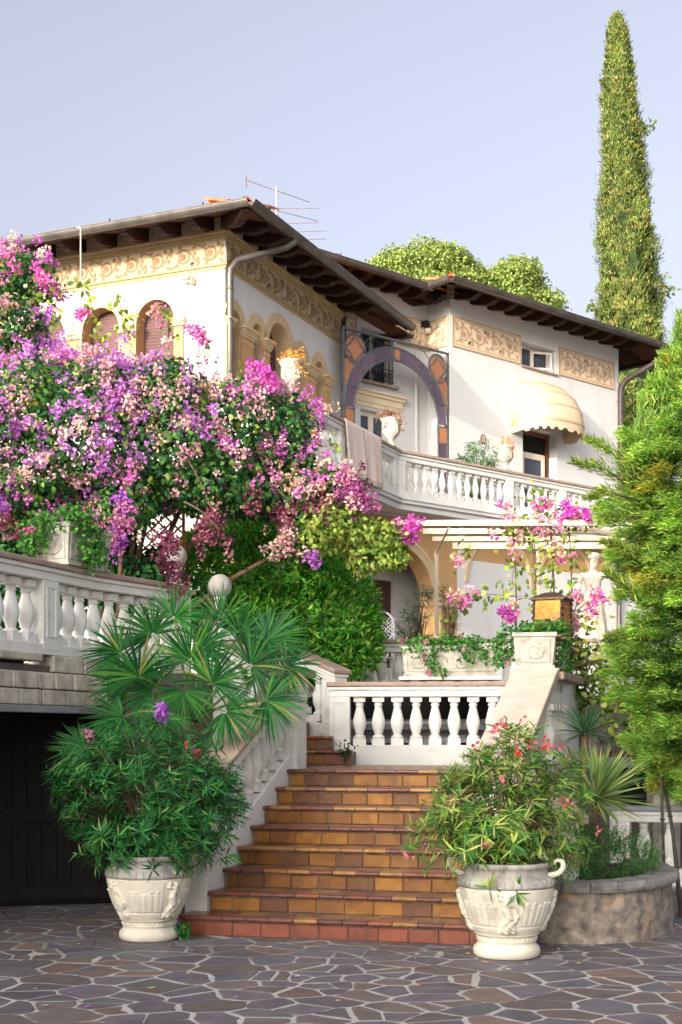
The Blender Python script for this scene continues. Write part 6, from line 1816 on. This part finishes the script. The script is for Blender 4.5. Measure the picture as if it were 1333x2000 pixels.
# ------------------------------------------------------------------ spiky yuccas, rosemary, ground plants
def yucca(c, n, R, label, seed, cols, lean=(0, 0, 0), W=.026):
    r = np.random.default_rng(seed); c = np.array(c)
    t = thing("yucca", tuple(c - [0, 0, .35]), label, "yucca")
    MB().tube([tuple(c - [0, 0, .6]), tuple(c)], .04, 10).build("trunk", M_bark, t, True)
    el = r.uniform(-.6, 1.45, n); az = r.uniform(0, 2 * math.pi, n)
    ax = np.stack([np.cos(el) * np.cos(az), np.cos(el) * np.sin(az), np.sin(el)], 1) + np.array(lean)
    for k in range(n):
        o = leaves("blade", L_leaf, t, [c + ax[k] * .03], [ax[k]], [np.array((0, 0, 1.0)) + r.normal(0, .4, 3)], [R * r.uniform(.75, 1.1)], [W], pal(cols, [1] * len(cols), 1, r, .15), PR_BLADE, .06, stuff=False, down=(0, 0, -1))
    return t
yucca(at(1165, 1560, 11.7), 210, .50, "large yucca with stiff yellow-green blades behind the flowering oleander", 41, [(112, 138, 80), (138, 156, 88), (96, 124, 76), (164, 172, 110)], (.35, -.1, .1))
yucca(at(1142, 1432, 13.4), 80, .34, "smaller dark yucca against the flank wall beneath the vines", 42, [(70, 104, 76), (84, 118, 80), (58, 90, 66)], (.1, -.2, .1), .022)
r = np.random.default_rng(43)
rsm = thing("rosemary_bush", at(1190, 1725, 11.5), "feathery green rosemary bush spilling over the stone bed rim", "shrub")
BLr = blobs_px([(1190, 1690, 11.55, 75, 45, .35), (1235, 1680, 11.6, 45, 40, .3), (1130, 1690, 11.4, 45, 45, .3), (1170, 1650, 11.6, 50, 30, .3), (1260, 1695, 11.7, 24, 26, .2), (1110, 1715, 11.2, 40, 25, .2)])
P, N_, _ = blob_pts(BLr, 900, r, .5, 1.0, .5)
Axr = nrm(N_ * .6 + [0, 0, .9] + .4 * rvec(900, r))
k = 15
t = np.repeat(P, k, 0) + np.repeat(Axr, k, 0) * (np.tile(np.linspace(0, .11, k), 900))[:, None]
leaves("needles", L_needle, rsm, t, np.repeat(Axr, k, 0) * .6 + rvec(900 * k, r) * .7, rvec(900 * k, r), .030, .0055, pal([(66, 110, 58), (88, 128, 66), (50, 92, 54), (130, 150, 70)], [4, 3, 3, .6], 900 * k, r), PR_DIA)
shoot(rsm, [(1085, 1725, 11.1), (1120, 1735, 11.0), (1160, 1728, 11.1)], r, [(90, 126, 66), (70, 110, 56)], 90, .05, "low_leaves", .04, False)

# ------------------------------------------------------------------ trailing vines beyond the flank wall
r = np.random.default_rng(44)
vn = thing("climbing_vine", (2.9, 16.4, 1.2), "tangled yellow-green vine with bare brown stems beside the conifer", "vine")
for pts in ([(1115, 1240, 15.5), (1150, 1290, 15.4), (1190, 1300, 15.3)], [(1100, 1310, 15.6), (1140, 1340, 15.5), (1200, 1370, 15.4), (1230, 1400, 15.3)], [(1170, 1300, 15.4), (1190, 1350, 15.3), (1215, 1390, 15.2)], [(1120, 1270, 15.6), (1130, 1330, 15.5), (1128, 1370, 15.5)],
            [(1200, 1250, 15.2), (1210, 1320, 15.2)], [(1130, 1360, 15.6), (1160, 1380, 15.6), (1190, 1420, 15.5)], [(1240, 1400, 15.4), (1270, 1500, 15.3), (1290, 1530, 15.3)], [(1260, 1450, 15.3), (1300, 1510, 15.3)], [(1085, 1250, 15.6), (1110, 1290, 15.6)]):
    shoot(vn, pts, r, [(160, 176, 76), (118, 146, 60), (188, 192, 110), (84, 116, 52), (60, 92, 46)], 170, .085, spread=.11)
for a_, b_ in (((1120, 1305, 15.3), (1230, 1290, 15.0)), ((1130, 1300, 15.3), (1150, 1370, 15.3)), ((1160, 1400, 15.2), (1225, 1370, 15.0)), ((1100, 1260, 15.4), (1190, 1330, 15.1))):
    twig(vn, curve(at(*a_), at(*b_), Vector((0, 0, .05))), .016, .007, "stem")

# ------------------------------------------------------------------ geraniums in the planters
def geranium(label, BL, n, seed, nfl, cols=None):
    r = np.random.default_rng(seed)
    c = BL[0][0]
    t = thing("ivy_geranium", tuple(c), label, "plant", "trailing geraniums in the planters")
    P, N_, _ = blob_pts(BL, n, r, .4, 1.08, .5)
    cols = cols or [(66, 122, 48), (86, 140, 56), (52, 100, 44), (112, 156, 70)]
    leaves("leaves", L_leaf, t, P, N_ * .5 + rvec(n, r) + [0, -.2, -.2], N_ + rvec(n, r) * .8 + [0, -.4, .3], r.uniform(.026, .042, n), r.uniform(.026, .042, n), pal(cols, [4, 3, 3, 1], n, r), PR_ROUND, -.1)
    sm = MB()
    for i in r.choice(n, 50, replace=False): sm.tube(curve(c - [0, 0, .05], P[i], Vector((0, 0, .04)), 4), .003, 4)
    sm.build("stems", MATS["petiole"], t)["kind"] = "stuff"
    F, NF, _ = blob_pts(BL, nfl * 4, r, 1.0, 1.12, .5); F = F[NF[:, 1] < .2][:nfl]
    if len(F): clusters(t, "flowers", F, np.full(len(F), .025), 10, .026, S3((226, 120, 160), (214, 96, 150), (232, 150, 180))[r.integers(0, 3, len(F))], r)
    return t
geranium("pink ivy geranium trailing over the planter above the garage", blobs_px([(120, 1020, 12.95, 70, 25, .22), (70, 1040, 12.85, 35, 40, .15), (165, 1050, 13.1, 40, 45, .22), (185, 1085, 13.1, 30, 35, .2), (55, 1065, 12.85, 20, 25, .12), (150, 1005, 13, 45, 22, .2)]), 1500, 51, 9)
geranium("ivy geranium spilling from the long planter behind the landing", blobs_px([(880, 1255, 16.15, 85, 18, .16), (820, 1260, 16.1, 40, 25, .15), (845, 1295, 15.98, 16, 26, .07), (930, 1278, 15.98, 40, 22, .06), (900, 1258, 16.0, 70, 12, .12), (865, 1315, 15.96, 8, 12, .04)]), 1000, 52, 12)
geranium("bushy green geranium around the square planter and lantern foot", blobs_px([(1045, 1228, 14.3, 45, 14, .2), (990, 1258, 14.5, 26, 40, .15), (1095, 1250, 14.5, 24, 38, .18), (1075, 1222, 14.5, 35, 14, .2), (975, 1285, 14.5, 14, 25, .1), (1100, 1300, 14.5, 18, 25, .12)]), 1300, 53, 5)

# ------------------------------------------------------------------ small oleanders on the terrace and balcony
def small_pot(p, s=1.0):
    t = thing("terracotta_pot", p, "plain terracotta pot", "pot")
    MB().lathe([(.12 * s, 0), (.17 * s, .22 * s), (.19 * s, .225 * s), (.19 * s, .27 * s), (.165 * s, .27 * s), (.155 * s, .2 * s)], 20, p, cap=False).build("bowl", M_tile, t, True)
    MB().lathe([(.001, .22 * s), (.158 * s, .215 * s)], 14, p).build("soil", M_soil, t)
    return t
q1_ = at(812, 1235, 19.6); q1_.z = TZ
tag(small_pot(tuple(q1_)), "terracotta pot of the slender oleander before the roller shutter", "pot")
oleander((q1_.x, q1_.y, TZ + .22), "slender grey-green oleander in a pot before the porch arch", blobs_px([(810, 1185, 19.6, 34, 42, .25), (800, 1220, 19.6, 30, 30, .25), (835, 1160, 19.6, 22, 22, .2)]), 75, [(92, 126, 96), (112, 144, 104), (76, 108, 84)], [1, 1, 1], 61, 9, .12, .016, stems=20)
q2_ = at(880, 1240, 19.4); q2_.z = TZ
tag(small_pot(tuple(q2_)), "terracotta pot standing at the foot of the tan porch pier", "pot")
oleander((q2_.x, q2_.y, TZ + .22), "thin leafy oleander leaning against the tan porch pier", blobs_px([(868, 1160, 19.4, 16, 30, .15), (880, 1200, 19.4, 18, 30, .15)]), 34, [(110, 136, 90), (130, 150, 96)], [1, 1], 62, 9, .12, .015, stems=10)
q3_ = Vector(FQ(.10, .62, BZ)); tag(small_pot(tuple(q3_), 1.1), "terracotta pot seen between the balcony balusters under the plaque", "pot")
oleander((q3_.x, q3_.y, BZ + .28), "fresh green potted shrub showing above the balcony rail left of the awning", [(np.array(FQ(.10, .62, BZ + 1.20)), np.array((.40, .34, .34))), (np.array(FQ(.05, .62, BZ + .65)), np.array((.38, .3, .36)))], 160, [(90, 140, 84), (112, 160, 92), (70, 118, 76)], [1, 1, 1], 63, 10, .14, .02, stems=20)

# dry plants in the urns
def dry(p, label, n, seed, cols, spread, hang):
    r = np.random.default_rng(seed); p = np.array(p) + [0, 0, .46]
    t = thing("dried_plant", tuple(p), label, "plant", "dried plants in the balcony urns")
    sm = MB(); tips = []
    for k in range(n):
        e_ = p + np.array((r.normal(0, spread), r.normal(0, spread), r.uniform(.02, .20)))
        if r.random() < hang: e_ = p + np.array((r.normal(.1, spread), r.normal(-.08, spread * .7), r.uniform(-.22, .05)))
        pts = curve(p, e_, Vector((0, 0, .07)), 5); sm.tube(pts, .004, 4)
        for q in pts[2:]: tips.append(q)
    sm.build("stems", mat("dry_stem_%d" % seed, srgb(*cols[0]), srgb(*cols[1]), 20, .9), t)["kind"] = "stuff"
    T_ = np.repeat(np.array(tips), 5, 0) + r.normal(0, .018, (len(tips) * 5, 3))
    leaves("dry_leaves", L_leaf, t, T_, rvec(len(T_), r) + [0, 0, -.2], rvec(len(T_), r), .04, .016, pal(cols, [1] * len(cols), len(T_), r), PR_LANCE)
dry(U1, "golden dry stems sprouting from the urn near the sunny corner", 34, 71, [(204, 152, 72), (184, 128, 62), (214, 172, 96)], .12, .45)
dry(U2, "brown dried flowers in the urn at the balcony bend", 40, 72, [(150, 108, 84), (176, 136, 108), (126, 90, 72)], .13, .5)
dry(U3, "wisp of orange dry grass in the urn beside the awning", 14, 73, [(206, 148, 96), (214, 166, 120)], .07, .6)

# ------------------------------------------------------------------ feathery conifer on the right
r = np.random.default_rng(81)
cx, cy = at(1352, 0, 13.1)[0], 13.1
cf = thing("feathery_conifer", (cx, cy, 0), "feathery golden-green conifer filling the right edge before the balcony", "conifer")
MB().tube([(cx, cy, 0), (cx + .03, cy, 1.5), (cx, cy, 3.5), (cx, cy, 5.9)], [.09, .08, .05, .012], 10).build("trunk", M_bark, cf, True)
zk = [1.15, 1.5, 2.2, 3.0, 3.6, 4.0, 4.5, 5.0, 5.4, 5.75]; rk = [.22, .52, .70, .68, .66, .74, .66, .48, .28, .06]
nb = 580
btint = r.lognormal(0, .16, (nb, 1)) * np.where(r.random((nb, 1)) < .07, np.array((1.35, .85, .7)), 1.0)
zb = r.uniform(1.15, 5.7, nb) ; az = r.uniform(0, 2 * math.pi, nb)
rb_ = np.interp(zb, zk, rk) * np.clip(r.lognormal(-.08, .26, nb), .4, 1.3)
T_, X_, Nn_, Ln, Cl, BT = [], [], [], [], [], []
for i in range(nb):
    up = .35 + .9 * max(0, (zb[i] - 4.2) / 1.8)
    d0 = np.array((math.cos(az[i]), math.sin(az[i]), up)); d0 /= np.linalg.norm(d0)
    start = np.array((cx, cy, zb[i] - up * rb_[i] * .8)); L_ = rb_[i]
    sidev = nrm(np.cross(d0, [0, 0, 1]))
    m_ = int(60 + 70 * L_)
    s = L_ * (1 - r.random(m_) ** 1.7 * .75)
    off = r.normal(0, .095, m_) * np.clip((L_ - s) / .3 + .2, .2, 1)
    pos = start + d0 * s[:, None] + sidev * off[:, None] + np.array((0, 0, 1)) * (r.normal(0, .024, m_) - .13 * (s / L_) ** 3)[:, None]
    dirn = nrm(d0 + sidev * np.sign(off)[:, None] * .7 + [0, 0, -.15])
    k = 5
    for _q in range(k):
        T_.append(pos + r.normal(0, .022, (m_, 3))); X_.append(nrm(dirn + .5 * rvec(m_, r))); Nn_.append(rvec(m_, r) + [0, 0, 1])
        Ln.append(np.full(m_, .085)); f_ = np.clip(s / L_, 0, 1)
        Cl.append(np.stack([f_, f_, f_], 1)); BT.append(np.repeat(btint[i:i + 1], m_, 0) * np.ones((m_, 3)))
T_, X_, Nn_, Ln, Cl, BT = [np.concatenate(q) for q in (T_, X_, Nn_, Ln, Cl, BT)]
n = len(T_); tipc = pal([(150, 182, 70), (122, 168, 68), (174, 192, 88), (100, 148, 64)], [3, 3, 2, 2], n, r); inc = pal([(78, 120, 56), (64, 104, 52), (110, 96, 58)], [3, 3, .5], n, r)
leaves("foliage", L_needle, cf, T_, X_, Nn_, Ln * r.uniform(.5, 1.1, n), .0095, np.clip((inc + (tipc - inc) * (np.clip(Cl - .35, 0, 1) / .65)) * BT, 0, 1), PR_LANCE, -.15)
# long sprays reaching left
for pts in ([(1250, 960, 12.9), (1180, 915, 12.7), (1120, 905, 12.6)], [(1250, 940, 12.9), (1190, 880, 12.8), (1150, 860, 12.8)], [(1270, 1100, 12.8), (1220, 1070, 12.7), (1180, 1060, 12.6)], [(1260, 1180, 12.8), (1215, 1140, 12.7), (1185, 1120, 12.6)], [(1250, 980, 12.8), (1190, 960, 12.7), (1150, 975, 12.6)], [(1270, 1250, 12.8), (1215, 1240, 12.7), (1185, 1250, 12.6)], [(1270, 1010, 12.8), (1220, 1010, 12.6), (1180, 1010, 12.5)]):
    a_, b_, c_ = [np.array(at(*p)) for p in pts]
    m_ = 420; t_ = r.uniform(0, 1, m_) ** .8
    pos = np.where((t_ < .5)[:, None], a_ + (b_ - a_) * (t_ * 2)[:, None], b_ + (c_ - b_) * (t_ * 2 - 1)[:, None]) + r.normal(0, 1, (m_, 3)) * np.array((.05, .06, .05)) * (1.15 - t_)[:, None]
    leaves("spray", L_needle, cf, pos, nrm(c_ - a_) + .7 * rvec(m_, r) + [0, 0, .2], rvec(m_, r) + [0, 0, 1], .085 * r.uniform(.6, 1.2, m_), .012, pal([(146, 162, 64), (112, 140, 58), (88, 118, 54)], [3, 3, 2], m_, r), PR_LANCE, -.1)
    twig(cf, [tuple(a_), tuple(b_), tuple(c_)], .012, .003, "spray_twig")
for px0, y0, y1 in ((1290, 860, 690), (1322, 800, 615), (1250, 920, 790), (1335, 770, 640), (1306, 860, 720), (1268, 880, 740)):
    m_ = 520; t_ = r.uniform(0, 1, m_); a_, b_ = np.array(at(px0, y0, 13.0)), np.array(at(px0 + 4, y1, 13.0))
    pos = a_ + (b_ - a_) * t_[:, None] + r.normal(0, 1, (m_, 3)) * (.10 * (1.05 - t_))[:, None]
    leaves("leader", L_needle, cf, pos, np.array((0, 0, 1.0)) + .6 * rvec(m_, r), rvec(m_, r), .09 * r.uniform(.6, 1.2, m_), .012, pal([(136, 158, 64), (104, 140, 60), (84, 120, 58)], [3, 3, 2], m_, r), PR_LANCE)
    twig(cf, [tuple(a_), tuple(b_)], .010, .003, "leader_twig")

# ------------------------------------------------------------------ tall cypress
r = np.random.default_rng(82)
yb = 34.0; ctop = at(1204, 34, yb); cbase = at(1242, 900, yb)
cyp = thing("cypress_tree", (cbase.x, yb, 2.0), "tall narrow cypress rising high behind the villa's right wing", "cypress")
MB().tube([(cbase.x, yb, 1.8), (cbase.x, yb, 9), (ctop.x, yb, ctop.z - .4)], [.22, .16, .02], 10).build("trunk", M_bark, cyp, True)
nc = 8200
q = r.random(nc) ** .85; zz_ = 2.6 + (ctop.z - 2.6) * q
rad = np.interp(zz_, [2.6, 6, 9, 12.3, 14.5, 16.1, 18, 19.1, ctop.z], [.5, .72, .76, .70, .54, .43, .28, .15, .02])
axx = np.interp(zz_, [2, 9, ctop.z], [cbase.x, cbase.x, ctop.x])
az = r.uniform(0, 2 * math.pi, nc)
lump = 1 + .14 * np.sin(az * 3 + zz_ * 2.1) + .10 * np.sin(az * 5 - zz_ * 4.3) + r.normal(0, .09, nc)
cen = np.stack([axx + rad * lump * np.cos(az), yb + rad * lump * np.sin(az), zz_], 1)
k = 13
P = np.repeat(cen, k, 0) + r.normal(0, .05, (nc * k, 3)); out = np.repeat(np.stack([np.cos(az), np.sin(az), np.zeros(nc)], 1), k, 0)
ccl = np.repeat(pal([(128, 138, 70), (110, 126, 62), (152, 156, 86), (84, 102, 52), (150, 140, 86)], [4, 4, 2, 3, .5], nc, r, .18), k, 0) * r.lognormal(0, .12, (nc * k, 1))
leaves("crown", L_needle, cyp, P, out * .5 + [0, 0, .9] + .55 * rvec(nc * k, r), out + .6 * rvec(nc * k, r), r.uniform(.06, .11, nc * k), .026, ccl, PR_LANCE, .1)
nn2 = 4000; q = r.random(nn2); z2 = 2.6 + (ctop.z - 3.2) * q; rad2 = np.interp(z2, [2.6, 6, 9, 12.3, 14.5, 16.1, 18, 19.1, ctop.z], [.4, .58, .62, .56, .40, .30, .17, .06, .01]); a2 = r.uniform(0, 2 * math.pi, nn2)
leaves("inner_crown", L_needle, cyp, np.stack([np.interp(z2, [2, 9, ctop.z], [cbase.x, cbase.x, ctop.x]) + rad2 * np.cos(a2), yb + rad2 * np.sin(a2), z2], 1), np.array((0, 0, 1.0)) + .6 * rvec(nn2, r), np.stack([np.cos(a2), np.sin(a2), a2 * 0], 1), .36, .24, pal([(66, 80, 42), (54, 68, 38)], [1, 1], nn2, r), PR_OVAL)
for p in ((1182, 155), (1186, 605), (1158, 600), (1255, 240), (1296, 560)):
    shoot(cyp, [(p[0] + 14, p[1] + 6, yb), (p[0], p[1], yb)], r, [(96, 112, 56), (110, 124, 62)], 160, .12, "stray_twig", .10, False)

# ------------------------------------------------------------------ broadleaf trees behind the roof
def broadleaf(BLp, base, label, n, seed, cols, size):
    r = np.random.default_rng(seed)
    t = thing("broadleaf_tree", base, label, "tree", "trees beyond the villa roof")
    BLq = blobs_px(BLp); c = BLq[0][0]
    MB().tube(curve(base, tuple(c), Vector((.2, 0, .3)), 6), [.30, .26, .22, .18, .14, .10], 10).build("trunk", M_bark, t, True)
    for b in BLq[1:]: twig(t, curve(tuple(c * .6 + np.array(base) * .4), tuple(b[0]), Vector((0, 0, .3))), .09, .03, "limb")
    # lumpy crown: small secondary clumps on the big ones
    PC, NC_, _ = blob_pts(BLq, 170, r, .8, 1.12, .6)
    sub = [(p, np.array((.46, .46, .32)) * r.uniform(.5, 1.3)) for p in PC]
    P, N_, I = blob_pts(sub, n, r, .55, 1.1, .45)
    col = pal(cols, [3, 3, 2, 2], n, r) * (.85 + .3 * r.random(170))[I][:, None]
    leaves("crown", L_leaf, t, P, N_ * .6 + rvec(n, r), N_ + rvec(n, r) * .7 + [0, 0, .5], r.uniform(size * .7, size * 1.2, n), r.uniform(size * .5, size * .8, n), col, PR_OVAL, -.1)
TC = [(150, 164, 88), (130, 148, 78), (166, 176, 104), (104, 124, 66)]
broadleaf([(840, 560, 43, 75, 62, 1.4), (800, 545, 43, 40, 38, .9), (870, 525, 43, 38, 32, .8), (765, 530, 43, 32, 20, .6), (890, 580, 43, 50, 45, 1.0), (820, 610, 43, 60, 50, 1.2)], (2.8, 43, 2.0), "rounded light green tree crown rising above the roof left of the pale gutter corner", 34000, 91, TC, .105)
broadleaf([(990, 590, 44, 70, 55, 1.3), (955, 570, 44, 40, 30, .8), (1010, 555, 44, 38, 26, .8), (1050, 605, 44, 40, 34, .8), (940, 600, 44, 40, 40, .9)], (5.4, 44, 2.0), "lower rounded green tree crown above the right wing's roof ridge", 28000, 92, TC, .105)

# ------------------------------------------------------------------ weeds and fallen leaves
r = np.random.default_rng(95)
wd = thing("weed", (pl_loc.x + .30, pl_loc.y - .05, 0), "small green weed sprouting at the foot of the garage-side pot", "weed")
wp = np.array((pl_loc.x + .29, pl_loc.y - .08, .01)) + r.normal(0, 1, (70, 3)) * np.array((.03, .03, 0)) + np.array((0, 0, 1)) * r.uniform(0, .11, (70, 1))
leaves("leaves", L_leaf, wd, wp, rvec(70, r) + [0, 0, .6], rvec(70, r) + [0, 0, .6], .035, .022, pal([(56, 120, 48), (40, 96, 44)], [1, 1], 70, r), PR_OVAL)
wd2 = thing("weed", (.02, 15.5, LZ), "tuft of small ferns at the corner of the upper steps", "weed")
wp = np.array((.05, 15.32, LZ + .16)) + r.normal(0, 1, (90, 3)) * np.array((.04, .03, .05)); 
leaves("leaves", L_leaf, wd2, wp, rvec(90, r) + [0, -.3, .3], rvec(90, r), .04, .02, pal([(56, 96, 52), (44, 80, 44)], [1, 1], 90, r), PR_OVAL)
LM = {}
for nm, c in (("yellow", (206, 172, 92)), ("brown", (140, 104, 72)), ("violet", (176, 104, 176)), ("pale", (206, 190, 170))):
    LM[nm] = mat("fallen_" + nm, srgb(*c), None, 30, .8)
fm_ = MB().add([(0, 0, .003), (.012, .012, .008), (.028, .013, .005), (.045, 0, .010), (.028, -.012, .004), (.013, -.013, .007)], [(0, 1, 2, 3, 4, 5)])
FLM = mesh("fallen_leaf", fm_.v, fm_.f)
for k in range(46):
    d_ = r.uniform(8.2, 11.9); x = r.uniform(-.24, .2) * d_
    nm = str(r.choice(["yellow", "brown", "violet", "pale"], p=[.4, .3, .12, .18]))
    zl_ = .0125
    if FS.d and d_ > 10.6 and -1.35 < x < 1.6: 
        d_ = r.uniform(8.4, 10.5)
    o = put("fallen_leaf", FLM, LM[nm], None, loc=(x, d_, zl_), rotz=r.uniform(0, 6.2), scale=[r.uniform(.6, 1.3)] * 3)
    tag(o, {"yellow": "fallen yellow leaf lying on the paving", "brown": "fallen brown leaf lying on the paving", "violet": "fallen violet petal lying on the paving", "pale": "fallen pale dry petal lying on the paving"}[nm], "leaf", "fallen leaves on the paving, " + nm)
for k in range(14):
    i = int(r.integers(0, 7)); u = r.uniform(LEFT[i] + .1, 1.9); v = -i * TR - r.uniform(.02, .28)
    nm = str(r.choice(["yellow", "brown", "violet", "pale"]))
    o = put("fallen_leaf", FLM, LM[nm], None, loc=FS(u, v, (i + 1) * RI + .001), rotz=r.uniform(0, 6.2), scale=[r.uniform(.6, 1.1)] * 3)
    tag(o, {"yellow": "fallen yellow leaf lying on a stair tread", "brown": "fallen brown leaf lying on a stair tread", "violet": "fallen violet petal lying on a stair tread", "pale": "fallen pale dry petal lying on a stair tread"}[nm], "leaf", "fallen leaves on the steps, " + nm)

# ------------------------------------------------------------------ unseen house and trees behind the viewer, added to block the evening sun
nh = thing("shade_house", (-22, -8, 0), "plain cream house behind the viewer, unseen and added to shade the steps", "house")
FN = frame(-11.0, -6.5, -1, 0)          # u to the left, v away from... 
MB().box(FN, 0, 24, -9, 0, 0, 8.0).build("wall", M_white, nh)
MB().hexa([FN(-.5, -9.5, 8.0), FN(24.5, -9.5, 8.0), FN(24.5, .5, 8.0), FN(-.5, .5, 8.0), FN(4, -5, 9.6), FN(20, -5, 9.6), FN(20, -4, 9.6), FN(4, -4, 9.6)]).build("roof", M_tile, nh)
for u in (2, 6, 10, 14, 18):
    for z in (1.2, 4.4):
        w_ = MB().box(FN, u, u + 1.1, .001, .03, z, z + 1.6).build("window", M_dark, nh)
        MB().ring([(u - .1, z - .1), (u + 1.2, z - .1), (u + 1.2, z + 1.7), (u - .1, z + 1.7)], [(u, z), (u + 1.1, z), (u + 1.1, z + 1.6), (u, z + 1.6)], FN, .001, .05).build("frame", M_frame, w_)
def add_shade_tree(x, y, z0, rx, rz, n, seed, label):  # out-of-view tree, added and shaped to cast dappled shade
    r = np.random.default_rng(seed)
    t = thing("shade_tree", (x, y, 0), label, "tree", "unseen trees added for dappled shade")
    MB().tube([(x, y, 0), (x + .1, y, z0 - rz * .6), (x, y, z0)], [.16, .13, .08], 10).build("trunk", M_bark, t, True)
    BLq = [(np.array((x, y, z0)), np.array((rx, rx, rz)))]
    PC, NC_, _ = blob_pts(BLq, 60, r, .3, 1.0, 0)
    sub = [(p, np.array((.5, .5, .4)) * r.uniform(.7, 1.2)) for p in PC]
    P, N_, _ = blob_pts(sub, n, r, .5, 1.1, .3)
    leaves("crown", L_leaf, t, P, N_ + rvec(n, r), N_ + rvec(n, r), .20, .13, pal(TC, [1, 1, 1, 1], n, r), PR_OVAL)
add_shade_tree(-10.5, -6.4, 3.9, 1.4, 2.0, 5200, 201, "round leafy tree beside the unseen house, added to shade the steps")
add_shade_tree(-7.6, -6.0, 2.4, 1.3, 1.2, 1800, 202, "smaller unseen leafy tree apart from the house, added for dappled shade")
add_shade_tree(-4.4, -6.2, 2.7, 1.4, 1.5, 2400, 203, "low bushy unseen tree, farthest from the house, added for shade")
